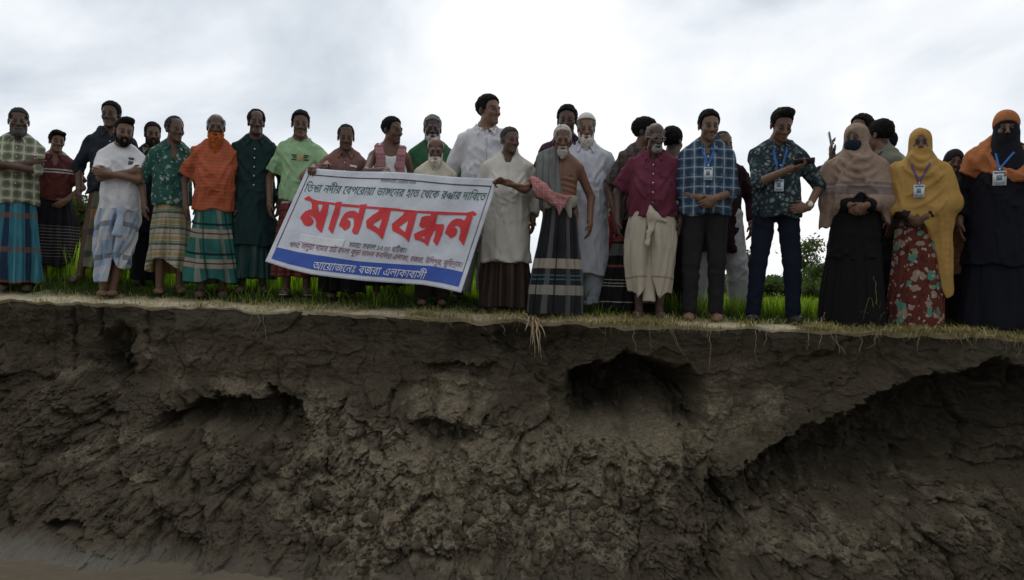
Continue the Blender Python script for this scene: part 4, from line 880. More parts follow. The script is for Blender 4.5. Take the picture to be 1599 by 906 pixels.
    def shoes(s, mat, name='shoe'):
        for (H_, K, A, yw) in s.legs():
            f = np.array((math.sin(-yw), -math.cos(yw), 0)); pr = [cap(A - f * 0.04 + (0, 0, -0.035), A + f * 0.125 + (0, 0, -0.043), 0.042, 0.033, 0.02), cap(A + f * 0.10 + (0.012, 0, -0.045), A + f * 0.10 - (0.012, 0, 0.045), 0.032, 0.032, 0.02), cap(A + (0, 0, 0.0), A + (0, 0, -0.04), 0.046, 0.042, 0.02)]
            V, Q = surface(pr, 0.008, cut=lambda X, Y, Z: 0.001 - Z + 0 * X * Y); s.part(name, V, Q, mat)
    def sandals(s, mat):
        for (H_, K, A, yw) in s.legs():
            f = np.array((math.sin(-yw), -math.cos(yw), 0)); sv = np.array((f[1], -f[0], 0)); pr = [cap(A - f * 0.045 + (0, 0, -0.066), A + f * 0.135 + (0, 0, -0.066), 0.040, 0.042, 0.02)]
            V, Q = surface(pr, 0.007, cut=lambda X, Y, Z: np.maximum(Z - 0.013, 0.0005 - Z) + 0 * X * Y); o = s.part('sandal', V, Q, mat)
            mb = MB(); mb.tube([A + f * 0.05 + sv * t * 0.042 + (0, 0, -0.062 + 0.052 * math.sqrt(max(0, 1 - (t / 1.02) ** 2))) for t in np.linspace(-1, 1, 9)], 0.012, 6, 0.35); s.part('strap', np.array(mb.V), mb.F, mat, o)
    def lungi(s, mat, top=0.99, hem=0.12, r0=None, r1=(0.20, 0.15), amp=0.030, nf=9, dx=0.0, dy=0.0, lobes=0.0, pleat=0.02, name='lungi', spiral=0.0, lf=0.33, bulge=0.0):
        """a wrapped tube of cloth; hem is a height or a function of the angle (0 = image right, -90 = front)"""
        b = s.bw; r0 = (0.150 * b + 0.006, 0.106 * b + 0.006 + s.belly * .35) if r0 is None else r0; n, m = 176, 74
        rg = np.random.default_rng(s.seed + 3); th = np.linspace(0, 2 * math.pi, n, endpoint=False); T, U = np.meshgrid(th, np.linspace(0, 1, m))
        hz = hem(np.degrees((T + math.pi) % (2 * math.pi) - math.pi)) if callable(hem) else np.full_like(T, hem)
        hz = hz + 0.006 * np.sin(5 * T + s.seed)
        Z = top + (hz - top) * U; g = sst(0.05, 0.4, U) * 0.45 + 0.55 * U
        rx = r0[0] + (r1[0] - r0[0]) * sst(0, 1, U * 0.9 + 0.1 * U); ry = r0[1] + (r1[1] - r0[1]) * sst(0, 1, U * 0.9 + 0.1 * U)
        rx = rx + bulge * np.sin(np.pi * U ** 0.9); ry = ry + bulge * 0.7 * np.sin(np.pi * U ** 0.9)
        ph = rg.uniform(0, 6.28, 4); tw = spiral * U
        sA = np.sin(0.5 * nf * (T + tw) + ph[3] + 1.3 * np.sin(2 * T + ph[1] + 0.8 * U) + 0.6 * np.sin(5 * T + ph[2])); fr = amp * g * (0.35 - 1.15 * (1 - np.abs(sA)) ** 3 + np.sin(nf * (T + tw) + ph[0] + 1.6 * np.sin(2 * T + ph[1]) + 0.9 * U) * 0.35 + np.sin((nf * 2 + 1) * (T + tw) + ph[2] + 1.3 * np.sin(3 * T + U * 2)) * 0.3 + lf * 2 * vnoise(np.cos(T) * 3 + s.seed, np.sin(T) * 3, U * 3, s.seed) + lf * vnoise(np.cos(T) * 7 + s.seed, np.sin(T) * 7, U * 6, s.seed + 9))
        da = (T + math.pi / 2 + math.pi) % (2 * math.pi) - math.pi          # angle from the front
        pl_ = pleat * sst(0.10, 0.40, U); fr = fr + pl_ * np.exp(-((da - 0.22) / 0.16) ** 2) * (1 - 0.4 * U) - pl_ * 0.7 * np.exp(-((da + 0.08) / 0.10) ** 2)
        fr = fr - lobes * sst(0.25, 0.9, U) * (np.exp(-(da / 0.35) ** 2) + 0.8 * np.exp(-((np.abs(da) - math.pi) / 0.35) ** 2))
        X = (rx + fr) * np.cos(T) + dx * U; Y = (ry + fr) * np.sin(T) + dy * U - s.belly * .4 * (1 - U)
        V = np.stack((X, Y, Z), -1).reshape(-1, 3)
        uv = np.stack((T * 0.20 + tw * 0.2, Z + 0.25 * spiral * np.sin(T) * 0.2), -1).reshape(-1, 2)
        inn = np.stack((X[-1] * 0.95, Y[-1] * 0.95, Z[-1] + 0.006), 1); inn2 = np.stack((X[-4] * 0.85, Y[-4] * 0.85, Z[-1] + 0.14), 1); lid = np.array([[0, 0, top + 0.01]]); lid2 = np.array([[dx, dy, float(Z[-1].max()) + 0.15]])
        V = np.concatenate((V, inn, inn2, lid, lid2)); uv = np.concatenate((uv, uv[-n:], uv[-n:], [[0, top]], [[0, 0.2]]))
        k = np.arange(n); k2 = (k + 1) % n; Fc = []
        i = (np.arange(m + 1)[:, None] * n); q = np.stack((i + k, i + n + k, i + n + k2, i + k2), -1).reshape(-1, 4)
        L1 = (m + 2) * n
        Fc = [tuple(a) for a in q] + [(int(k_), int(j_), L1) for k_, j_ in zip(k, k2)] + [((m + 1) * n + int(j_), (m + 1) * n + int(k_), L1 + 1) for k_, j_ in zip(k, k2)]
        return s.part(name, V, Fc, mat, uv=uv)
    def badge(s, lan_mat, card_mat, zb=1.17, x=0.0, wd=0.016, cw=0.034, chh=0.048, top=1.375, spread=0.055):
        l = s.lean; o = s.strip(lan_mat, None, [(l + spread, top), (x + 0.006, zb + 0.085), (x, zb + 0.055), (x - 0.006, zb + 0.085), (l - spread, top)], wd, 'lanyard', 0.002, 0.004, 46)
        P = s.front(x, zb, 0.012); q = s.front(x, zb + 0.04, 0.012); y = min(P[1], q[1])
        mb = MB(); mb.box((x, y, zb), (cw, 0.003, chh)); c = s.part('id_card', np.array(mb.V), mb.F, card_mat[0], o, smooth=False)
        mb = MB(); mb.box((x - 0.002, y - 0.004, zb + 0.004), (cw * 0.42, 0.001, chh * 0.36)); s.part('photo', np.array(mb.V), mb.F, card_mat[1], o, smooth=False)
        mb = MB(); mb.box((x, y - 0.004, zb + chh * .78), (cw * 0.82, 0.001, chh * .12)); mb.box((x, y - 0.004, zb - chh * .62), (cw * 0.75, 0.001, chh * .05)); mb.box((x, y - 0.004, zb - chh * .8), (cw * 0.6, 0.001, chh * .05)); s.part('printed_lines', np.array(mb.V), mb.F, card_mat[2], o, smooth=False)
        mb = MB(); mb.tube([(x, y, zb + chh), (x, y, zb + chh + 0.022)], 0.006, 6); s.part('clip', np.array(mb.V), mb.F, card_mat[3], o)
    def wrap(s, name, prims, mat, cut=None, h=0.009, amp=0.007, rl=2, sx=5.0, sz=4.0, parent=None, sw=None):
        if sw: prims = prims + arcs(prims, sw)
        V, Q = surface(prims, h, cut=cut); V = relax(V, Q, rl, 0.4); V = folds(V, Q, amp, s.seed + 8, sx, sz); V = relax(V, Q, 1, 0.5); o = s.part(name, V, Q, mat, parent)
        s.bvh = BVHTree.FromPolygons([tuple(v) for v in V], [tuple(q) for q in Q]); return o
    def glasses(s, mat):
        P = s.head_pt; mb = MB()
        for sd in (-1, 1):
            mb.tube([P((sd * 0.031 + 0.021 * math.cos(a), -0.101, -0.005 + 0.017 * math.sin(a))) for a in np.linspace(0, 6.28, 17)], 0.0024, 5); mb.tube([P((sd * 0.052, -0.100, 0.0)), P((sd * 0.078, -0.04, 0.002)), P((sd * 0.082, 0.02, 0.002))], 0.0022, 5)
        mb.tube([P((-0.010, -0.103, -0.002)), P((0, -0.108, 0.001)), P((0.010, -0.103, -0.002))], 0.0024, 5)
        s.part('glasses', np.array(mb.V), mb.F, mat)
def placket_end(s, hem, name): return 1.12 if name in ('kurta', 'polo_shirt') else hem + 0.02
# ================================================================== the people, left to right
BLACK = (0.010, 0.009, 0.009); GREY = (0.20, 0.20, 0.20); SALT = (0.07, 0.068, 0.066); WHITE_HAIR = (0.50, 0.49, 0.46)
SK1, SK2, SK3, SK4 = (0.165, 0.088, 0.058), (0.125, 0.066, 0.045), (0.095, 0.052, 0.038), (0.20, 0.115, 0.078)
M_WHITE = cloth((0.62, 0.63, 0.66), 'white_cotton'); M_BTN = plain('button', (0.5, 0.5, 0.48), 0.4); M_SHOE = plain('black_shoe', (0.015, 0.014, 0.014), 0.45); M_SANDAL = plain('sandal_sole', (0.06, 0.04, 0.03), 0.7)
M_LAN = plain('blue_lanyard', (0.03, 0.13, 0.42), 0.6); M_LANP = plain('purple_lanyard', (0.12, 0.07, 0.22), 0.6)
CARD = (plain('card', (0.62, 0.68, 0.72), 0.25), plain('card_photo', (0.16, 0.22, 0.26), 0.3), plain('card_print', (0.12, 0.22, 0.42), 0.4), plain('metal_clip', (0.5, 0.5, 0.5), 0.3, 1.0))
M_DARK = cloth((0.014, 0.015, 0.022), 'dark_trousers'); M_STEEL = plain('wire', (0.3, 0.3, 0.3), 0.3, 1.0)
def front_up(hem, up, wid=40, at_=-90):
    return lambda a: hem + up * np.exp(-(((a - at_ + 180) % 360 - 180) / wid) ** 2)

# 1 checked shirt, arms crossed
p = Person(30, 168, 7.2, 'grey bearded man in olive and cream checked shirt, arms crossed, teal lungi', skin=SK3, belly=0.02, old=True, head=(4, 4, 0)); p.crossed()
p.body(stubble=0.3, hair_col=SALT); p.hair('short', (0.03, 0.03, 0.03)); p.beard(0.02, (0.10, 0.10, 0.10))
ck = cloth((0.30, 0.33, 0.20), 'checked_shirt', stripes=[('x', 0.085, 0.0, 0.040, (0.075, 0.09, 0.055), 0.55), ('z', 0.085, 0.02, 0.040, (0.075, 0.09, 0.055), 0.55), ('x', 0.085, 0.055, 0.014, (0.55, 0.55, 0.42), 0.7), ('z', 0.085, 0.075, 0.014, (0.55, 0.55, 0.42), 0.7)])
p.shirt(ck, 0.80, (0.55, 0.55), flare=0.01, neck='open', collar=ck, placket=ck, buttons=M_BTN)
p.lungi(cloth((0.02, 0.20, 0.28), 'teal_lungi', kind='UV', stripes=[('x', 0.21, 0.0, 0.06, (0.012, 0.022, 0.06), 0.9), ('y', 0.31, 0.05, 0.05, (0.22, 0.085, 0.035), 0.6), ('x', 0.21, 0.10, 0.02, (0.05, 0.30, 0.36), 0.8)]), hem=0.07, r1=(0.20, 0.15), lobes=0.02)
p.sandals(M_SANDAL)
# 2 maroon polo
p = Person(89, 203, 7.55, 'young man in maroon striped polo shirt and wide dark patterned lungi', skin=SK1, head=(12, 3, 3), yaw=4); p.hang(-1, 0.02)
p.arm(1, (0.115, -0.17, 0.905), (1, 0.35, 0.1), (-0.7, -0.25, -0.6), (-0.3, 1, 0), 0.6)
p.body(); p.hair('fringe', BLACK, 0.004)
po = cloth((0.17, 0.016, 0.03), 'maroon_polo', stripes=[('z', 9, 1.235, 0.035, (0.36, 0.31, 0.27), 0.95), ('z', 9, 1.0, 1.235 - 1.0, (0.11, 0.028, 0.028), 0.9), ('z', 9, 1.075, 0.013, (0.50, 0.48, 0.44), 0.95), ('z', 9, 1.048, 0.013, (0.50, 0.48, 0.44), 0.95), ('z', 9, 0.5, 0.54, (0.13, 0.03, 0.022), 0.9)])
p.shirt(po, 0.90, (0.42, 0.42), neck='v', collar=po, name='polo_shirt')
p.lungi(cloth((0.018, 0.014, 0.020), 'dark_lungi', kind='UV', stripes=[('y', 0.034, 0.0, 0.012, (0.30, 0.27, 0.27), 0.45), ('y', 3.0, 0.62, 0.5, (0.016, 0.013, 0.018), 1.0), ('y', 3, 0.0, 0.27, (0.03, 0.018, 0.026), 0.8)]), hem=front_up(0.19, -0.03), r1=(0.205, 0.15), bulge=0.05, amp=0.028, lobes=0.03, lf=0.4)
# 3 tall man behind
p = Person(174, 158, 7.45, 'tall man in dark navy shirt behind the white T-shirt man, olive and orange lungi', skin=SK3, head=(-14, 2, 0), feet=(30, -10)); p.J['dx'] = (-0.14, 0.0); p.hang(-1, 0.03); p.hang(1)
p.body(); p.hair('short', BLACK, 0.003)
nv = cloth((0.022, 0.030, 0.042), 'navy_shirt'); p.shirt(nv, 0.84, (0.66, 0.9), flare=0.02, neck='open', collar=nv, placket=nv, buttons=M_BTN)
p.lungi(cloth((0.16, 0.16, 0.09), 'olive_lungi', kind='UV', stripes=[('y', 0.20, 0.03, 0.06, (0.05, 0.07, 0.075), 0.8), ('y', 0.7, 0.58, 0.09, (0.34, 0.16, 0.03), 0.9), ('x', 0.18, 0.0, 0.03, (0.30, 0.29, 0.2), 0.5)], var=0.2), hem=0.14, r1=(0.19, 0.145), spiral=0.5)
# 4 white T-shirt
p = Person(194, 184, 6.98, 'dark bearded man in white T-shirt, arms crossed, blue and white lungi tucked up', skin=SK1, head=(14, 8, 4), stance=0.45, feet=(2, -4)); p.J['dx'] = (-0.09, -0.09); p.crossed()
p.body(stubble=0.6); p.hair('quiff', BLACK, 0.003); p.beard(0.022, BLACK)
p.shirt(cloth((0.66, 0.67, 0.70), 'white_tee', stripes=[]), 0.815, (0.36, 0.36), e=0.012, flare=0.012)
tee = p.ch[-1]; mb = MB(); 
for (x_, z_, a_, b_) in ((0.088, 1.305, 0.026, 0.010), (0.085, 1.262, 0.020, 0.018)):
    q_ = p.front(x_, z_, 0.004); mb.box(q_, (a_, 0.002, b_))
p.part('chest_print', np.array(mb.V), mb.F, plain('grey_print', (0.07, 0.075, 0.08), 0.8), tee, smooth=False)
p.lungi(cloth((0.36, 0.46, 0.60), 'blue_white_lungi', kind='UV', stripes=[('x', 0.22, 0.0, 0.07, (0.58, 0.58, 0.58), 0.9), ('y', 0.30, 0.0, 0.05, (0.15, 0.155, 0.18), 0.75), ('x', 0.22, 0.12, 0.03, (0.20, 0.32, 0.52), 0.7), ('y', 0.30, 0.17, 0.07, (0.56, 0.57, 0.58), 0.7)], var=0.2), hem=lambda a: 0.13 + 0.13 * sst(-100, -60, a) * (1 - sst(60, 120, a)) + 0.20 * np.exp(-((a + 90) / 14) ** 2), r1=(0.115, 0.12), bulge=0.045, amp=0.032, nf=7, dx=-0.05, spiral=1.4, lobes=0.05, pleat=0.05, lf=0.5)
p.wrap('lungi_knot', [ell((0.02, -0.165, 0.80), (0.04, 0.028, 0.035), None, 0.02), cap((0.02, -0.175, 0.80), (-0.01, -0.205, 0.56), 0.03, 0.045, 0.03, sy=2.2, flat=True)], cloth((0.34, 0.43, 0.56), 'lungi_knot_cloth', var=0.25), amp=0.012, sx=9)
# 5 dark clothes
p = Person(239, 190, 7.35, 'bearded man in dark navy tunic and trousers behind the floral shirt man', skin=SK2, head=(10, 4, 0), belly=0.02); p.hang(-1); p.hang(1)
p.body(stubble=0.6); p.hair('short', BLACK); p.beard(0.025, (0.015, 0.014, 0.013))
kh = cloth((0.20, 0.18, 0.11), 'khaki_collar'); p.shirt(cloth((0.016, 0.018, 0.030), 'navy_tunic'), 0.55, (0.9, 0.9), flare=0.05, collar=kh, name='kurta'); p.trousers(M_DARK, 0.03, 0.07, 0.02); p.shoes(M_SHOE)
# 6 green floral shirt
p = Person(273, 181, 7.0, 'man with grey stubble in green floral shirt and cream striped lungi', skin=SK2, head=(22, 2, 0), yaw=8); p.hang(-1, 0.02); p.hang(1)
p.body(stubble=0.4, hair_col=SALT); p.hair('receding', (0.04, 0.04, 0.04))
gf = cloth((0.018, 0.105, 0.08), 'green_floral', spots=[(9.0, 0.30, (0.012, 0.06, 0.05), 0.8, 3), (17.0, 0.29, (0.36, 0.42, 0.38), 0.75, 1), (30.0, 0.25, (0.28, 0.38, 0.33), 0.7, 5)])
p.shirt(gf, 0.84, (0.60, 0.60), flare=0.01, neck='v', collar=gf, placket=gf)
p.lungi(cloth((0.42, 0.37, 0.25), 'cream_lungi', kind='UV', stripes=[('y', 0.15, 0.0, 0.022, (0.03, 0.08, 0.09), 0.85), ('y', 0.15, 0.05, 0.03, (0.38, 0.24, 0.04), 0.8), ('y', 0.075, 0.03, 0.008, (0.03, 0.06, 0.05), 0.7), ('x', 0.16, 0.0, 0.02, (0.10, 0.22, 0.16), 0.5)]), hem=front_up(0.20, 0.14, 45, -130), r1=(0.185, 0.14), spiral=0.4)
# 7 orange shirt
p = Person(338, 177, 6.92, 'old man with long orange beard in orange shirt and green checked lungi', skin=SK3, old=True, head=(2, 4, 0), belly=0.045); p.hang(-1, 0.02); p.hang(1)
p.body(stubble=0.2, brow=(0.2, 0.19, 0.18)); p.hair('ring', (0.33, 0.32, 0.30)); p.beard(0.115, (0.36, 0.095, 0.022), 1.12)
og = cloth((0.46, 0.085, 0.018), 'orange_shirt', stripes=[('z', 0.030, 0.0, 0.006, (0.28, 0.045, 0.012), 0.6)]); p.shirt(og, 0.80, (0.42, 0.42), flare=0.02)
p.lungi(cloth((0.012, 0.135, 0.115), 'green_check_lungi', kind='UV', stripes=[('y', 0.27, 0.02, 0.085, (0.34, 0.27, 0.21), 0.85), ('x', 0.24, 0.0, 0.05, (0.30, 0.28, 0.22), 0.55), ('y', 0.27, 0.14, 0.02, (0.008, 0.012, 0.015), 0.9), ('y', 0.27, 0.06, 0.012, (0.008, 0.012, 0.015), 0.85), ('x', 0.24, 0.09, 0.018, (0.008, 0.02, 0.02), 0.7)], var=0.25), hem=front_up(0.12, 0.05, 25), r1=(0.235, 0.165), amp=0.02, spiral=-0.5, nf=7)
p.sandals(M_SANDAL)
# 8 dark green kurta
p = Person(401, 170, 7.05, 'thin man in long dark green kurta with embroidered cuffs over green lungi', skin=SK3, old=True, head=(8, 2, 0)); p.hang(-1); p.hang(1)
p.body(stubble=0.3); p.hair('receding', (0.02, 0.02, 0.02))
dg = cloth((0.010, 0.034, 0.034), 'dark_green_kurta'); p.shirt(dg, 0.42, (0.97, 0.97), flare=0.055, collar=dg, placket=dg, buttons=M_BTN, name='kurta', slit=True)
k_ = p.ch[-1].parent if p.ch[-1].parent != p.o else p.ch[-1]; cf = cloth((0.14, 0.22, 0.16), 'embroidery', spots=[(60, 0.3, (0.4, 0.45, 0.38), 0.8, 2)]); p.sleeve_cuff(-1, 0.90, cf, k_); p.sleeve_cuff(1, 0.90, cf, k_)
p.lungi(cloth((0.012, 0.060, 0.055), 'deep_green_lungi', kind='UV', stripes=[('x', 0.12, 0.0, 0.02, (0.08, 0.11, 0.10), 0.6)]), hem=0.13, r1=(0.20, 0.15), nf=12); p.sandals(M_SANDAL)
# 9 light green T-shirt, holds the banner's top left corner
p9 = p = Person(470, 172, 6.98, 'young man in light green star T-shirt and red checked lungi holding the banner corner', skin=SK2, head=(4, 6, 0))
p.hang(-1, 0.03); hw = p.loc(at(487, 264, 6.62)); p.arm(1, hw + np.array((0.01, 0.045, 0.028)), (1, 0.2, -0.6), (-0.12, -0.95, -0.25), (0, -0.2, -1), 0.9)
p.body(); p.hair('short', BLACK, 0.003)
p.shirt(cloth((0.28, 0.50, 0.24), 'light_green_tee'), 0.86, (0.40, 0.40), e=0.012); tee = p.ch[-1]
mb = MB(); sp_ = []
for q_ in range(10):
    r_ = 0.040 if q_ % 2 == 0 else 0.017; a_ = math.pi / 2 + q_ * math.pi / 5; sp_.append((0.01 + r_ * math.cos(a_), 1.245 + r_ * math.sin(a_)))
V_ = [p.front(0.01, 1.245, 0.005)] + [p.front(a_, b_, 0.005) for a_, b_ in sp_]; mb.add(V_, [(0, k + 1, (k + 1) % 10 + 1) for k in range(10)]); p.part('printed_star', np.array(mb.V), mb.F, plain('star_print', (0.45, 0.30, 0.12), 0.8), tee, smooth=False)
WINGP = plain('wing_print', (0.04, 0.05, 0.04), 0.8)
for sd in (-1, 1):
    for z_, ln_ in ((1.268, 0.045), (1.25, 0.034), (1.228, 0.045)):
        V_ = [p.front(0.01 + sd * (0.030 + t_), z_ + w_, 0.005) for t_ in (0, ln_) for w_ in (-0.006, 0.006)]; mb = MB(); mb.add(V_, [(0, 1, 3, 2)]); p.part('printed_wing_bar', np.array(mb.V), mb.F, WINGP, tee, smooth=False)
p.lungi(cloth((0.20, 0.035, 0.025), 'red_check_lungi', kind='UV', stripes=[('x', 0.07, 0.0, 0.018, (0.06, 0.012, 0.012), 0.7), ('y', 0.07, 0.0, 0.018, (0.06, 0.012, 0.012), 0.7), ('y', 5, 0.84, 0.02, (0.5, 0.47, 0.44), 0.9)]), hem=0.17, r1=(0.205, 0.15)); p.sandals(plain('pale_sandal', (0.3, 0.29, 0.28), 0.7))
# 10 brick shirt
p = Person(541, 194, 6.85, 'man in faded brick red shirt behind the left half of the banner', skin=SK2, head=(4, 10, 0), belly=0.02); hw = p.loc(at(508, 258, 6.66))
p.arm(-1, hw + np.array((0.015, 0.045, 0.025)), (-1, 0.1, -0.7), (-0.25, -0.9, -0.3), (0, -0.3, -1), 0.9); p.hang(1)
p.body(stubble=0.5); p.hair('receding', (0.025, 0.025, 0.025))
br = cloth((0.23, 0.105, 0.088), 'brick_shirt'); p.shirt(br, 0.82, (0.93, 0.93), neck='open', collar=br, placket=br, buttons=M_BTN); s_ = [c for c in p.ch if c.name.startswith('shirt')][0]
V_ = [p.front(a_, b_, 0.005) for a_, b_ in ((0.05, 1.292), (0.115, 1.288), (0.05, 1.272), (0.115, 1.268))]; mb = MB(); mb.add(V_, [(0, 1, 3, 2)]); p.part('pocket_edge', np.array(mb.V), mb.F, M_WHITE, s_, smooth=False)
p.lungi(cloth((0.016, 0.014, 0.018), 'black_lungi'), hem=0.06, r1=(0.21, 0.15))
# 11 vest and towel
p = Person(613, 182, 6.9, 'man in white vest with pink towel round his neck, looking to the side', skin=SK2, head=(38, 2, 0), yaw=6); hw = p.loc(at(604, 272, 6.49)); p.arm(-1, hw + np.array((0.0, 0.04, 0.045)), (-1, 0.3, -0.5), (0.05, -0.85, -0.5), (0, -0.3, -1), 0.9); p.hang(1)
p.body(stubble=0.4); p.hair('short', BLACK, 0.002); p.shirt(cloth((0.66, 0.66, 0.68), 'white_vest'), 0.80, (0, 0), e=0.009, vest=True, name='vest', amp=0.004)
tw = cloth((0.36, 0.13, 0.15), 'pink_towel', stripes=[('z', 0.04, 0, 0.012, (0.42, 0.25, 0.26), 0.6)])
pr = []
for sd in (-1, 1):
    pts = [np.array(q) for q in ((0, 0.085, 1.425), (sd * 0.09, 0.06, 1.43), (sd * 0.105, -0.02, 1.41), (sd * 0.095, -0.105, 1.33), (sd * 0.085, -0.125, 1.22), (sd * 0.085, -0.125, 1.06))]
    for a_, b_ in zip(pts[:-1], pts[1:]): pr += [cap(a_ + (-0.022, 0, 0), b_ + (-0.022, 0, 0), 0.022, 0.022, 0.01), cap(a_ + (0.022, 0, 0), b_ + (0.022, 0, 0), 0.022, 0.022, 0.01)]
p.wrap('towel', pr, tw, amp=0.01, sx=12, sz=4, h=0.008)
p.lungi(cloth((0.02, 0.018, 0.02), 'dark_plain_lungi'), hem=0.12, r1=(0.17, 0.14))
# 12 green shirt, behind
p = Person(676, 180, 7.2, 'dark faced grey haired man in green shirt behind the white bearded old man', skin=(0.06, 0.036, 0.03), old=True, head=(2, 4, 0)); p.hang(-1); p.hang(1)
p.body(hair_col=GREY); p.hair('short', (0.17, 0.17, 0.17), 0.004); p.beard(0.035, (0.35, 0.34, 0.33))
p.shirt(cloth((0.03, 0.13, 0.055), 'green_shirt'), 0.8, (0.45, 0.45), e=0.02); p.lungi(M_DARK, hem=0.1)
# 13 old man with white beard
p = Person(681, 214, 6.55, 'bald old man with bushy white beard standing low behind the banner in cream', skin=SK2, old=True, head=(0, 14, 0), stance=1.0); p.hang(-1); p.hang(1)
p.body(brow=(0.4, 0.38, 0.35)); p.hair('ring', (0.45, 0.43, 0.40)); p.beard(0.085, (0.55, 0.51, 0.42), 1.22)
p.shirt(cloth((0.56, 0.50, 0.38), 'cream_shirt'), 0.75, (0.9, 0.9)); p.trousers(cloth((0.022, 0.018, 0.018), 'dark_pyjama'), 0.03, 0.08, 0.02)
# 14 tall man in white
p = Person(764, 148, 6.8, 'tall young man in white shirt and white trousers, head turned to the side', skin=SK4, head=(42, 0, 0), build=1.04, belly=0.02, stance=1.1); p.hang(-1, 0.05); p.hang(1); p.J['dx'] = (-0.10, -0.06)
p.body(stubble=0.25); p.hair('short', BLACK, 0.006); wk = cloth((0.62, 0.63, 0.67), 'white_panjabi'); p.shirt(wk, 0.52, (0.9, 0.9), e=0.018, flare=0.05, neck='open', collar=wk, placket=wk, buttons=M_BTN, name='kurta'); p.trousers(cloth((0.50, 0.51, 0.55), 'white_trousers'), 0.032, 0.10, 0.03); p.shoes(M_SHOE)
# 15 cream kurta
p = Person(797, 198, 6.45, 'stout man with grey stubble in cream kurta and dark brown lungi', skin=SK2, head=(26, 2, 0), build=1.08, belly=0.085); p.hang(-1, 0.03); p.hang(1, -0.01)
p.body(stubble=0.5, hair_col=SALT); p.hair('short', (0.045, 0.045, 0.045))
ik = cloth((0.56, 0.54, 0.47), 'cream_kurta', var=0.1); p.shirt(ik, 0.44, (0.9, 0.9), e=0.018, flare=0.045, neck='v', placket=ik, name='kurta', slit=True)
p.lungi(cloth((0.045, 0.028, 0.022), 'brown_lungi', kind='UV', stripes=[('x', 0.09, 0, 0.02, (0.085, 0.055, 0.045), 0.7)]), hem=0.03, r1=(0.225, 0.16), nf=13)
# 16 bare chested old man with shawl, holds the banner's top right corner
p16 = p = Person(879, 195, 6.24, 'bare chested old man with grey shawl over one shoulder and pink cloth, dark plaid lungi', skin=(0.155, 0.075, 0.047), old=True, head=(2, 10, 0), build=0.95, belly=0.01)
hw = p.loc(at(783, 283, 5.98)); p.arm(-1, hw + np.array((0.045, 0.018, -0.005)), (-0.2, 0.3, -1), (-0.97, -0.2, 0.12), (0, -0.6, -0.8), 1.0); p.hang(1, 0.04)
p.bare = True; p.body(brow=(0.25, 0.24, 0.22), stubble=0.1); p.hair('short', (0.40, 0.39, 0.37)); p.beard(0.04, (0.42, 0.40, 0.37), 0.8, full=False)
p.lungi(cloth((0.020, 0.021, 0.026), 'plaid_lungi', kind='UV', stripes=[('x', 0.17, 0.0, 0.045, (0.11, 0.105, 0.105), 0.8), ('y', 5, 0.43, 0.085, (0.36, 0.31, 0.24), 0.9), ('y', 5, 0.20, 0.085, (0.28, 0.26, 0.22), 0.85), ('y', 5, 0.33, 0.012, (0.04, 0.14, 0.18), 0.9), ('y', 5, 0.365, 0.012, (0.04, 0.14, 0.18), 0.9), ('x', 0.17, 0.08, 0.014, (0.008, 0.008, 0.01), 0.8)]), top=1.02, hem=0.02, r1=(0.245, 0.175), nf=8, amp=0.022, dx=-0.03, pleat=0.035)
sh_ = cloth((0.15, 0.165, 0.155), 'grey_shawl', stripes=[('x', 0.05, 0, 0.012, (0.07, 0.08, 0.08), 0.5)])
p.wrap('shawl', [cap((-0.16, 0.0, 1.40), (-0.06, 0.0, 1.44), 0.068, 0.07, 0.04), cap((-0.15, -0.03, 1.35), (-0.175, -0.06, 1.10), 0.078, 0.072, 0.04), cap((-0.065, -0.065, 1.385), (-0.01, -0.115, 1.03), 0.036, 0.036, 0.03, sy=1.5), cap((-0.12, -0.07, 1.35), (-0.07, -0.11, 1.02), 0.055, 0.06, 0.03, sy=1.3), cap((-0.10, 0.08, 1.37), (-0.12, 0.10, 1.0), 0.07, 0.08, 0.03, sy=1.3)], sh_, amp=0.008, sx=9, sz=2.5, sw=[(-0.15, 1.38, -0.13, 1.06, 0.0, 0.014), (-0.11, 1.39, -0.08, 1.05, 0.0, 0.014), (-0.07, 1.39, -0.02, 1.08, 0.0, 0.012), (-0.18, 1.33, -0.19, 1.1, 0.0, 0.014)])
pk = cloth((0.46, 0.15, 0.155), 'pink_cloth', stripes=[('z', 0.05, 0, 0.006, (0.5, 0.34, 0.33), 0.6), ('x', 0.045, 0, 0.005, (0.5, 0.34, 0.33), 0.5)]); p.wrap('pink_gamcha', [cap((-0.25, -0.09, 1.21), (-0.17, -0.165, 1.11), 0.030, 0.062, 0.03, sy=2.0), cap((-0.17, -0.165, 1.09), (-0.02, -0.175, 1.00), 0.055, 0.045, 0.03, sy=2.4), cap((-0.03, -0.172, 1.0), (0.075, -0.155, 1.05), 0.042, 0.018, 0.03, sy=2.2), cap((0.0, -0.175, 0.99), (-0.015, -0.18, 0.885), 0.04, 0.008, 0.02, sy=2.0)], pk, amp=0.010, sx=13, sz=11, h=0.007, sw=[(-0.22, 1.19, -0.02, 0.98, 0.01, 0.012), (-0.19, 1.14, 0.0, 0.93, 0.0, 0.011), (-0.14, 1.12, 0.06, 1.03, 0.02, 0.010), (-0.08, 1.08, 0.07, 1.05, 0.02, 0.009), (-0.21, 1.12, -0.08, 1.02, 0.01, 0.009)])
p.wrap('waist_cloth', [cap((-0.09, -0.045, 1.005), (0.085, -0.045, 1.015), 0.072, 0.068, 0.03), cap((0.06, -0.11, 1.0), (0.085, -0.13, 0.88), 0.04, 0.02, 0.03, sy=1.8)], cloth((0.30, 0.27, 0.22), 'waist_cloth'), amp=0.012, sx=12, sz=9)
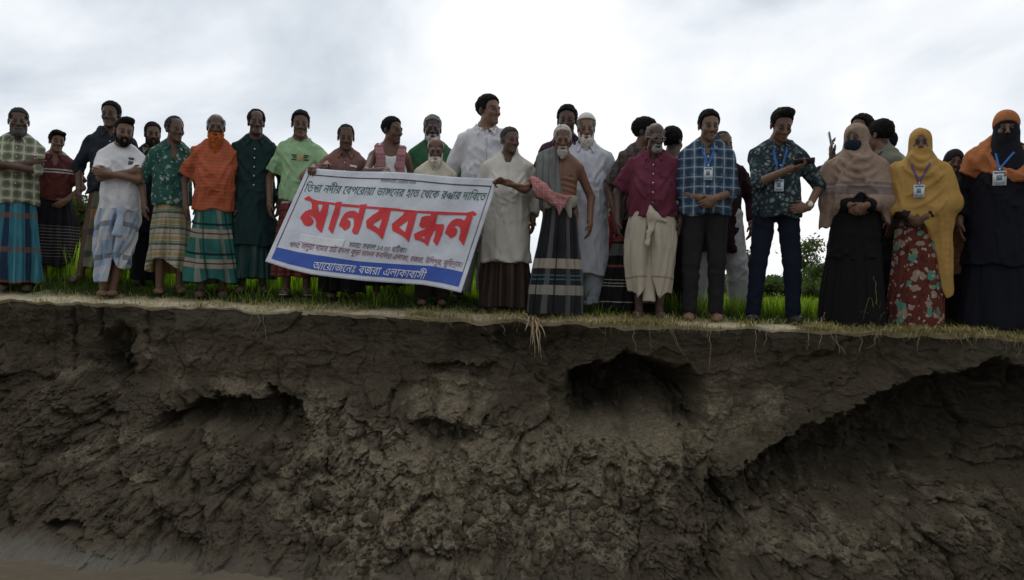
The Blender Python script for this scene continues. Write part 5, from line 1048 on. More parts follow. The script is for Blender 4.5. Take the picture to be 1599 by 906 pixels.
# 17 purple shirt, behind
p = Person(886, 165, 6.75, 'dark haired man in purple shirt mostly hidden behind the shawl man', skin=SK3, head=(-4, 4, 0)); p.hang(-1, 0.06); p.hang(1)
p.body(stubble=0.3); p.hair('short', BLACK, 0.008); pu = cloth((0.055, 0.018, 0.055), 'purple_shirt', stripes=[('x', 0.04, 0, 0.006, (0.12, 0.06, 0.11), 0.6), ('z', 0.04, 0, 0.006, (0.12, 0.06, 0.11), 0.6)]); p.shirt(pu, 0.8, (0.9, 0.9), collar=pu); p.lungi(M_DARK, hem=0.1)
# 18 white kurta and cap
p = Person(916, 178, 6.66, 'white bearded man in long white kurta, white pyjama and white skullcap', skin=SK4, old=True, head=(2, 8, 0), build=1.05, belly=0.02, lean=0.0, stance=1.15); p.hang(-1, 0.05, 0.02); p.hang(1, 0.06, 0.02)
p.body(brow=(0.1, 0.1, 0.1)); p.hair('ring', (0.3, 0.3, 0.3)); p.beard(0.055, (0.50, 0.47, 0.42), 0.95); p.skullcap(cloth((0.62, 0.61, 0.58), 'knit_cap', spots=[(70, 0.25, (0.42, 0.42, 0.40), 0.6, 3)]))
wk = cloth((0.56, 0.59, 0.66), 'white_kurta'); p.shirt(wk, 0.30, (0.97, 0.97), e=0.018, flare=0.05, collar=wk, placket=wk, name='kurta', slit=True); p.trousers(cloth((0.50, 0.53, 0.60), 'white_pyjama'), 0.035, 0.05, 0.035, amp=0.012); p.shoes(plain('dark_sandal', (0.03, 0.025, 0.02), 0.6))
# 19 brown checked shirt, behind
p = Person(1008, 183, 6.5, 'man turned away in brown checked shirt behind the maroon shirt man, black banded lungi', skin=SK2, head=(48, 4, 0), yaw=25); p.hang(-1, 0.03); p.hang(1)
p.body(stubble=0.3); p.hair('short', BLACK, 0.006); bc = cloth((0.075, 0.05, 0.045), 'brown_check_shirt', stripes=[('x', 0.06, 0, 0.02, (0.12, 0.10, 0.09), 0.6), ('z', 0.06, 0, 0.02, (0.12, 0.10, 0.09), 0.6), ('x', 0.06, 0.03, 0.006, (0.02, 0.02, 0.02), 0.8)]); p.shirt(bc, 0.80, (0.45, 0.45), collar=bc, flare=0.02)
p.lungi(cloth((0.011, 0.010, 0.012), 'black_banded_lungi', kind='UV', stripes=[('y', 5, 0.62, 0.045, (0.25, 0.035, 0.02), 0.85), ('y', 5, 0.50, 0.10, (0.11, 0.12, 0.12), 0.8), ('y', 5, 0.40, 0.02, (0.25, 0.05, 0.03), 0.8), ('y', 5, 0.26, 0.008, (0.34, 0.32, 0.26), 0.9), ('y', 5, 0.235, 0.008, (0.34, 0.32, 0.26), 0.9), ('y', 5, 0.29, 0.006, (0.34, 0.32, 0.26), 0.9), ('y', 5, 0.10, 0.008, (0.34, 0.30, 0.22), 0.9)]), hem=0.03, r1=(0.26, 0.17), dx=-0.08)
p = Person(958, 304, 6.95, 'child in red shirt, a sliver between the long white kurta and the brown checked shirt', skin=SK2, head=(-10, 0, 0), build=1.08); p.hang(-1); p.hang(1); p.body(); p.hair('short', BLACK, 0.004)
p.shirt(cloth((0.32, 0.012, 0.012), 'red_shirt', spots=[(12, 0.2, (0.5, 0.4, 0.38), 0.7, 3)]), 0.75, (0.4, 0.4)); p.trousers(M_DARK, 0.02, 0.08)
# 20 maroon shirt and dhoti
p = Person(1024, 191, 6.18, 'bald man with glasses and grey stubble in maroon shirt and tied cream dhoti', skin=(0.085, 0.048, 0.04), old=True, head=(18, 12, 0), belly=0.06, build=1.05); p.hang(-1, 0.05); p.hang(1, 0.0)
p.body(brow=(0.2, 0.2, 0.2), stubble=0.2); p.hair('ring', (0.16, 0.16, 0.16)); p.beard(0.006, (0.26, 0.26, 0.25), 0.9, full=False); p.glasses(M_STEEL)
ma = cloth((0.145, 0.022, 0.05), 'maroon_shirt'); p.shirt(ma, 0.865, (0.42, 0.42), e=0.02, flare=0.025, neck='open', collar=ma, placket=ma, buttons=M_BTN); s_ = [c for c in p.ch if c.name.startswith('shirt')][0]
mb = MB(); V_ = [p.front(0.055 + 0.085 * i_ / 6, 1.20 + 0.09 * j_ / 6, 0.004) for j_ in range(7) for i_ in range(7)]; mb.add(V_, [(j_ * 7 + i_, j_ * 7 + i_ + 1, j_ * 7 + i_ + 8, j_ * 7 + i_ + 7) for j_ in range(6) for i_ in range(6)]); p.part('pocket', np.array(mb.V), mb.F, cloth((0.135, 0.02, 0.047), 'maroon_pocket'), s_)
dh = cloth((0.50, 0.44, 0.33), 'cream_dhoti', kind='UV', stripes=[('y', 5, 0.33, 0.018, (0.34, 0.15, 0.10), 0.7), ('y', 5, 0.17, 0.012, (0.34, 0.17, 0.12), 0.6)], var=0.1)
p.lungi(dh, bulge=0.055, spiral=0.5, top=1.0, hem=lambda a: 0.22 + 0.15 * np.exp(-((a + 90) / 16) ** 2) - 0.05 * np.exp(-((np.abs(a + 90) - 34) / 14) ** 2), r1=(0.165, 0.14), amp=0.026, nf=6, lobes=0.07, pleat=0.045, lf=0.35)
dhc = cloth((0.50, 0.44, 0.33), 'cream_dhoti_cloth', var=0.1); p.wrap('dhoti_knot', [ell((0.0, -0.205, 0.86), (0.05, 0.028, 0.045), None, 0.03), cap((-0.01, -0.205, 0.89), (-0.02, -0.20, 0.955), 0.035, 0.014, 0.02), cap((0.0, -0.195, 0.86), (-0.035, -0.215, 0.62), 0.040, 0.02, 0.03, sy=1.6), cap((0.02, -0.20, 0.86), (0.12, -0.185, 0.82), 0.028, 0.012, 0.03)], dhc, amp=0.012, sx=10, sz=6)
p.wrap('dhoti_end', [cap((-0.01, -0.07, 0.60), (-0.005, -0.08, 0.14), 0.05, 0.058, 0.03, sy=2.2, flat=True)], dh, amp=0.010, sx=11, sz=2); p.sandals(M_SANDAL)
# 21 dark haired man, behind
p = Person(1052, 198, 6.7, 'dark haired man seen from behind between maroon and blue checked shirts', skin=SK2, head=(150, 0, 0), yaw=0); p.hang(-1); p.hang(1)
p.body(); p.hair('short', BLACK, 0.008); p.shirt(cloth((0.30, 0.28, 0.28), 'pale_shirt'), 0.8, (0.45, 0.45)); p.trousers(M_DARK, 0.03, 0.06, 0.02); p.shoes(M_SHOE)
# 22 blue checked shirt
p = Person(1107, 172, 6.08, 'young man in blue checked shirt with id card, hands clasped, black trousers', skin=SK4, head=(10, 8, 0), yaw=3, stance=1.15, build=0.98); p.clasp(0.945, -0.165)
p.body(stubble=0.45); p.hair('short', BLACK, 0.006); bl = cloth((0.055, 0.115, 0.19), 'blue_check_shirt', stripes=[('x', 0.075, 0.0, 0.030, (0.020, 0.045, 0.085), 0.75), ('z', 0.075, 0.02, 0.030, (0.020, 0.045, 0.085), 0.6), ('x', 0.075, 0.050, 0.011, (0.30, 0.40, 0.48), 0.7), ('z', 0.075, 0.062, 0.011, (0.30, 0.40, 0.48), 0.6)])
p.shirt(bl, 0.855, (0.66, 0.66), flare=0.03, e=0.017, neck='open', collar=bl, placket=bl, buttons=M_BTN); s_ = [c for c in p.ch if c.name.startswith('shirt')][0]; p.sleeve_cuff(-1, 0.67, bl, s_); p.sleeve_cuff(1, 0.67, bl, s_); p.badge(M_LAN, CARD, 1.165, 0.0, chh=0.05)
p.trousers(cloth((0.020, 0.020, 0.022), 'black_trousers'), 0.016, 0.06, 0.004)
# 23 maroon panjabi behind
p = Person(1129, 205, 6.9, 'man in dark maroon kurta and white pyjama standing behind the blue checked shirt man', skin=SK2, head=(30, 2, 0), stance=2.4, build=1.05); p.hang(-1); p.hang(1, 0.04)
p.body(); p.hair('receding', (0.05, 0.05, 0.05)); mk = cloth((0.030, 0.010, 0.018), 'dark_maroon_kurta'); p.shirt(mk, 0.57, (0.95, 0.95), flare=0.04, name='kurta', collar=mk); p.trousers(cloth((0.55, 0.55, 0.58), 'white_pyjama_legs'), 0.032, 0.07, 0.03); p.shoes(plain('pale_shoe', (0.35, 0.34, 0.33), 0.6))
# 24 printed shirt, phone
p24 = p = Person(1219, 169, 6.0, 'young man in dark leaf print shirt with id card looking down at a phone', skin=SK1, head=(10, 22, 0), yaw=6, stance=1.75, build=0.98)
p.arm(-1, (0.055, -0.235, 1.185), (-1, 0.2, -0.6), (0.86, -0.30, 0.12), (-0.1, -0.15, 1), 0.9); p.arm(1, (0.215, -0.13, 0.905), (1, 0.7, 0.1), (-0.90, -0.20, -0.12), (-0.1, 1, 0), 0.5)
p.body(stubble=0.3); p.hair('quiff', BLACK, 0.003); lf_ = cloth((0.018, 0.036, 0.045), 'leaf_print_shirt', spots=[(26.0, 0.34, (0.16, 0.21, 0.21), 0.65, 2), (17.0, 0.26, (0.32, 0.36, 0.34), 0.6, 4), (40.0, 0.28, (0.03, 0.08, 0.10), 0.7, 6)])
p.shirt(lf_, 0.84, (0.56, 0.56), flare=0.014, neck='open', collar=lf_, placket=lf_, buttons=M_BTN); p.badge(M_LAN, CARD, 1.07, -0.01, chh=0.046)
p.trousers(cloth((0.008, 0.012, 0.028), 'navy_jeans'), 0.012, 0.055, 0.006, amp=0.009); p.shoes(M_SHOE)
A = p.arms[1]; V, Q = surface([cap(A['E'] + (A['W'] - A['E']) * 0.86, A['E'] + (A['W'] - A['E']) * 0.95, 0.034, 0.033, 0.004, flat=True)], 0.006); wt = p.part('watch', V, Q, plain('steel_watch', (0.45, 0.40, 0.28), 0.3, 0.9)); q = A['E'] + (A['W'] - A['E']) * 0.91; mb = MB(); mb.tube([q + (0.0, -0.034, 0.004), q + (0.0, -0.046, 0.006)], 0.020, 12, up=(0, 0, 1)); p.part('dial', np.array(mb.V), mb.F, plain('watch_dial', (0.7, 0.66, 0.5), 0.2), wt)
# 26 27 28: three men behind the shawl woman
p26 = p = Person(1346, 178, 6.6, 'man holding up a phone, hidden behind the beige shawl woman', skin=SK2, head=(-35, 0, 0)); hw = p.loc(at(1297, 236, 6.35)); p.arm(-1, hw + np.array((0.02, 0.01, -0.05)), (-1, 0, -1), (-0.25, 0, 1), (0.95, 0.25, 0.2), 0.5); p.hang(1)
p.body(); p.hair('short', BLACK, 0.006); p.shirt(cloth((0.10, 0.10, 0.12), 'dark_grey_shirt'), 0.8, (0.45, 0.45)); p.trousers(M_DARK, 0.02, 0.07)
p = Person(1378, 186, 6.28, 'dark haired man in olive shirt looking back over his shoulder', skin=SK1, head=(-72, 6, 0), yaw=-60); p.hang(-1); p.hang(1)
p.body(); p.hair('short', BLACK, 0.007); ol = cloth((0.17, 0.18, 0.135), 'olive_shirt'); p.shirt(ol, 0.8, (0.45, 0.45), collar=ol); p.trousers(cloth((0.02, 0.025, 0.03), 'dark_slacks'), 0.02, 0.07)
p = Person(1391, 200, 6.75, 'stooping man in pale grey shirt behind the olive shirt man', skin=SK2, head=(-80, 20, 0), yaw=-40, lean=-0.05, build=1.08); p.hang(-1); p.hang(1)
p.body(); p.hair('short', BLACK, 0.004); p.shirt(cloth((0.27, 0.28, 0.27), 'pale_grey_shirt'), 0.8, (0.45, 0.45), e=0.022); p.trousers(M_DARK, 0.02, 0.07)

# ------------------------------------------------------------------ women
def face_hole(p, rx=0.052, rz=0.052, zc=0.0, depth=0.12):
    P = p.head_pt; return ell(P((0, -0.125, zc)), (rx, depth * 0.72, rz), p.HR, 0.012, 's')
def sleeve_over(p, r):
    out = []
    for A in p.arms.values(): out += [cap(A['S'], A['E'], r + 0.01, r, 0.05), cap(A['E'], A['E'] + (A['W'] - A['E']) * 0.75, r, r * 0.72, 0.04, flat=True)]
    return out
# 25 beige shawl
p = Person(1337, 192, 5.92, 'woman in beige patterned shawl and dark blue face mask, long black dress', skin=SK1, head=(-24, 4, 0), yaw=2, build=0.94); p.clasp(0.96, -0.19)
p.body(); bk = cloth((0.010, 0.008, 0.010), 'black_dress')
p.shirt(bk, 0.55, (0.96, 0.96), e=0.02, flare=0.05, name='dress_top'); p.lungi(bk, top=1.06, hem=0.0, r0=(0.175, 0.135), r1=(0.265, 0.20), nf=9, amp=0.016, name='skirt', pleat=0.0)
be = cloth((0.30, 0.205, 0.145), 'beige_shawl', stripes=[('z', 9, 0.99, 0.10, (0.10, 0.095, 0.105), 0.55), ('z', 9, 1.055, 0.012, (0.35, 0.26, 0.20), 0.8)], spots=[(22.0, 0.20, (0.20, 0.11, 0.09), 0.55, 2), (12.0, 0.13, (0.38, 0.30, 0.27), 0.6, 5)], var=0.2)
P = p.head_pt
def hemc(X, Y, Z):
    h_ = np.interp(X, [-0.32, -0.20, -0.12, -0.05, 0.05, 0.12, 0.2, 0.32], [0.76, 0.84, 0.98, 1.07, 1.09, 1.00, 0.90, 0.80]) + 0.012 * np.sin(X * 40) + 0.01 * np.sin(X * 71 + 1)
    return h_ - Z + 0 * Y
p.wrap('shawl', sleeve_over(p, 0.086) + [ell(P((0, 0.016, 0.026)), (0.100, 0.108, 0.098), p.HR, 0.03), ell(P((0, -0.004, -0.06)), (0.094, 0.092, 0.085), p.HR, 0.04), cap((0, 0.0, 1.47), (0, 0.0, 1.33), 0.085, 0.13, 0.05, sy=1.1), cap((-0.05, 0.0, 1.36), (-0.165, 0.0, 1.31), 0.075, 0.070, 0.05), cap((0.05, 0.0, 1.36), (0.17, 0.0, 1.31), 0.075, 0.072, 0.05), cap((-0.19, 0.0, 1.30), (-0.235, -0.03, 0.72), 0.070, 0.052, 0.04), cap((0.185, 0.0, 1.30), (0.225, -0.02, 0.74), 0.072, 0.055, 0.04), cap((0, -0.02, 1.33), (0, -0.035, 0.98), 0.165, 0.17, 0.06, sy=1.25), cap((0.06, -0.095, 1.40), (-0.15, -0.13, 1.10), 0.040, 0.055, 0.03), cap((-0.02, -0.12, 1.39), (0.10, -0.13, 1.12), 0.03, 0.045, 0.03), cap((-0.04, -0.11, 1.37), (0.07, -0.115, 1.355), 0.035, 0.035, 0.02), face_hole(p, 0.060, 0.080, -0.030)], be, hemc, amp=0.016, sx=7, sz=2.6, sw=[(-0.085, 1.46, 0.10, 1.40, 0.05, 0.020), (-0.13, 1.38, 0.13, 1.36, 0.08, 0.020), (-0.17, 1.34, 0.16, 1.30, 0.10, 0.018), (-0.20, 1.28, 0.18, 1.22, 0.09, 0.018), (0.06, 1.52, -0.16, 1.20, 0.03, 0.020), (-0.20, 1.20, -0.22, 0.86, 0.0, 0.022), (-0.15, 1.18, -0.17, 0.90, 0.0, 0.018), (-0.10, 1.15, -0.11, 1.0, 0.0, 0.018), (0.16, 1.18, 0.20, 0.92, 0.0, 0.02), (0.0, 1.30, 0.17, 1.08, 0.02, 0.016)])
mk_ = cloth((0.014, 0.022, 0.045), 'face_mask', weave=False); p.wrap('face_mask', [ell(P((0, -0.062, -0.055)), (0.072, 0.066, 0.060), p.HR, 0.01), ell(P((0, -0.105, -0.035)), (0.030, 0.024, 0.034), p.HR, 0.03)], mk_, lambda X, Y, Z: np.maximum((P((0, 0, -0.026))[2] - Z) * -1, (Y - p.hc[1] + 0.005) + 0 * X), h=0.006, amp=0.002)
# 29 yellow shawl
p = Person(1437, 200, 5.84, 'woman wrapped in mustard yellow shawl with id card, red floral skirt', skin=SK2, head=(0, 3, 0), build=1.0); p.arm(-1, (-0.07, -0.17, 0.93), (-1, 0.5, 0), (0.8, 0, -0.5), (0, 1, 0), 0.5); p.arm(1, (0.05, -0.18, 0.93), (1, 0.5, 0), (-0.8, 0, -0.5), (0, 1, 0), 0.6)
p.body(); P = p.head_pt
fl = cloth((0.13, 0.022, 0.014), 'red_floral', spots=[(24.0, 0.30, (0.045, 0.02, 0.015), 0.8, 7), (13.0, 0.33, (0.34, 0.25, 0.18), 0.8, 4), (9.0, 0.31, (0.05, 0.25, 0.18), 0.9, 2), (21.0, 0.24, (0.42, 0.36, 0.28), 0.8, 9)])
p.shirt(cloth((0.03, 0.02, 0.02), 'dark_blouse'), 0.85, (0.97, 0.97), e=0.014, name='blouse'); p.lungi(fl, top=1.04, hem=0.0, r0=(0.165, 0.125), r1=(0.225, 0.175), nf=8, amp=0.013, name='skirt', pleat=0.0)
ye_ = cloth((0.44, 0.24, 0.025), 'mustard_shawl', var=0.12)
def hemc(X, Y, Z):
    h_ = np.where(X < -0.02, 0.95 + 0.02 * np.sin(X * 30), np.interp(X, [-0.02, 0.07, 0.13, 0.18, 0.22, 0.3], [0.95, 0.82, 0.62, 0.36, 0.25, 0.3]))
    return h_ - Z + 0 * Y
p.wrap('shawl', sleeve_over(p, 0.088) + [ell(P((0, 0.016, 0.024)), (0.090, 0.108, 0.098), p.HR, 0.03), ell(P((0, -0.012, -0.065)), (0.080, 0.088, 0.085), p.HR, 0.03), cap((0, -0.005, 1.52), (0, 0.0, 1.40), 0.085, 0.11, 0.04, sy=1.1), cap((-0.05, 0.0, 1.36), (-0.165, 0.0, 1.31), 0.070, 0.066, 0.05), cap((0.05, 0.0, 1.36), (0.165, 0.0, 1.31), 0.070, 0.066, 0.05), cap((-0.175, -0.005, 1.30), (-0.20, -0.04, 0.9), 0.070, 0.078, 0.05), cap((0.175, 0.0, 1.30), (0.20, -0.01, 0.9), 0.072, 0.080, 0.05), cap((0, -0.02, 1.31), (0, -0.05, 0.9), 0.165, 0.195, 0.06, sy=1.3), cap((0.16, -0.06, 1.0), (0.225, -0.06, 0.20), 0.10, 0.05, 0.05, sy=1.4), cap((-0.05, -0.08, 1.44), (0.10, -0.10, 1.28), 0.05, 0.06, 0.03), face_hole(p, 0.040, 0.050, 0.012)], ye_, hemc, amp=0.014, sx=7, sz=2.4, sw=[(-0.06, 1.46, 0.07, 1.45, 0.05, 0.016), (-0.085, 1.43, 0.10, 1.41, 0.08, 0.018), (-0.13, 1.37, 0.14, 1.36, 0.10, 0.016), (0.18, 1.30, -0.12, 1.10, 0.03, 0.018), (0.19, 1.20, -0.05, 1.00, 0.03, 0.018), (0.20, 1.08, 0.05, 0.92, 0.02, 0.018), (-0.19, 1.25, -0.12, 1.0, 0.0, 0.018), (0.20, 0.95, 0.22, 0.40, 0.0, 0.018), (0.15, 0.95, 0.20, 0.50, 0.0, 0.014), (0.07, 1.50, 0.17, 1.32, 0.0, 0.016)])
p.badge(M_LANP, CARD, 1.14, -0.01, top=1.38, spread=0.07, chh=0.052, cw=0.04)
# 30 girl behind, 31 child
p = Person(1487, 232, 6.15, 'girl in dark headscarf and green top tilting her head behind the yellow shawl', skin=SK2, head=(12, 6, 16), build=0.9); p.hang(-1); p.hang(1); p.body(); P = p.head_pt
p.wrap('headscarf', [ell(P((0, 0.018, 0.026)), (0.090, 0.108, 0.098), p.HR, 0.03), ell(P((0, 0.01, -0.07)), (0.080, 0.075, 0.085), p.HR, 0.03), cap((0, 0.0, 1.50), (0, 0.0, 1.38), 0.085, 0.13, 0.04, sy=1.1), face_hole(p, 0.056, 0.086, -0.022)], cloth((0.022, 0.016, 0.026), 'dark_scarf'), amp=0.008)
p.shirt(cloth((0.012, 0.075, 0.045), 'green_top'), 0.62, (0.9, 0.9), flare=0.03, name='tunic'); p.trousers(cloth((0.02, 0.014, 0.016), 'dark_salwar'), 0.03, 0.07, 0.02)
p = Person(1487, 287, 6.0, 'small child in brown dress standing between the yellow shawl and black burqa', skin=SK1, head=(35, 4, 0), build=1.12); p.hang(-1); p.hang(1); p.body(); p.hair('short', BLACK, 0.008)
p.shirt(cloth((0.14, 0.055, 0.018), 'brown_dress', spots=[(14, 0.2, (0.06, 0.03, 0.02), 0.7, 3), (20, 0.15, (0.20, 0.11, 0.05), 0.7, 6)]), 0.60, (0.8, 0.8), flare=0.06, name='dress'); p.trousers(M_DARK, 0.03, 0.07, 0.02)
# 32 black burqa
p = Person(1571, 175, 5.76, 'woman in black burqa with orange headscarf over her shoulder, blue lanyard', skin=SK1, head=(6, 4, 0), build=1.12, belly=0.03, yaw=-4); p.hang(-1, 0.03, 0.06); p.hang(1, 0.03, 0.05); p.body(); P = p.head_pt
bq = cloth((0.009, 0.010, 0.017), 'black_burqa'); p.shirt(bq, 0.5, (0.92, 0.92), e=0.026, flare=0.08, name='burqa_top'); p.lungi(bq, top=1.10, hem=0.0, r0=(0.19, 0.15), r1=(0.31, 0.23), nf=9, amp=0.016, name='skirt', pleat=0.0)
p.wrap('niqab', [ell(P((0, 0.010, 0.02)), (0.088, 0.106, 0.092), p.HR, 0.03), ell(P((0, -0.016, -0.07)), (0.080, 0.086, 0.085), p.HR, 0.03), cap((0, -0.02, 1.50), (0, -0.045, 1.24), 0.095, 0.14, 0.04, sy=1.1), ell(P((0, -0.125, 0.010)), (0.047, 0.06, 0.016), p.HR, 0.006, 's')], bq, amp=0.006)
orr = cloth((0.42, 0.125, 0.02), 'orange_scarf', spots=[(20, 0.16, (0.28, 0.05, 0.015), 0.7, 3)])
p.wrap('orange_headband', [ell(P((0, 0.018, 0.040)), (0.096, 0.112, 0.096), p.HR, 0.01)], orr, lambda X, Y, Z: np.maximum(P((0, 0, 0.042))[2] - 0.5 * (Y - p.hc[1] + 0.1) - Z, -9) + 0 * X, amp=0.005)
def capec(X, Y, Z): return np.interp(X, [-0.36, -0.3, -0.20, 0.0, 0.2, 0.35], [1.27, 1.24, 1.18, 1.135, 1.13, 1.12]) - Z + 0 * Y
p.wrap('orange_scarf', [cap((-0.06, 0.02, 1.47), (-0.17, 0.0, 1.35), 0.075, 0.078, 0.05), cap((-0.17, 0.0, 1.33), (-0.27, -0.03, 1.19), 0.085, 0.072, 0.05), cap((-0.16, -0.03, 1.32), (0.12, -0.07, 1.16), 0.105, 0.172, 0.05, sy=1.15), cap((0.1, -0.02, 1.33), (0.22, -0.02, 1.16), 0.10, 0.10, 0.05), ell((0.055, -0.24, 1.37), (0.115, 0.16, 0.165), None, 0.02, 's')], orr, capec, amp=0.012, sx=8, sw=[(-0.10, 1.45, -0.20, 1.24, 0.0, 0.018), (-0.14, 1.42, -0.05, 1.20, 0.01, 0.016), (-0.22, 1.34, -0.12, 1.22, 0.01, 0.014), (-0.20, 1.26, 0.10, 1.16, 0.01, 0.014), (-0.05, 1.25, 0.16, 1.15, 0.0, 0.012)])
p.wrap('veil', [cap((0.02, -0.05, 1.44), (0.06, -0.085, 1.22), 0.085, 0.125, 0.04, sy=1.15)], bq, amp=0.008)
bv = [BVHTree.FromPolygons([tuple(v.co / p.s) for v in c.data.vertices], [tuple(q.vertices) for q in c.data.polygons]) for c in p.ch if c.name.split('.')[0] in ('orange_scarf', 'veil', 'burqa_top')]
class Multi:
    def ray_cast(self, o, d):
        h = [b.ray_cast(o, d) for b in bv]; h = [q for q in h if q[0] is not None]; return min(h, key=lambda q: q[0].y) if h else (None,)
p.bvh = Multi(); p.badge(M_LAN, CARD, 1.16, -0.03, top=1.36, spread=0.06, chh=0.055, cw=0.045)
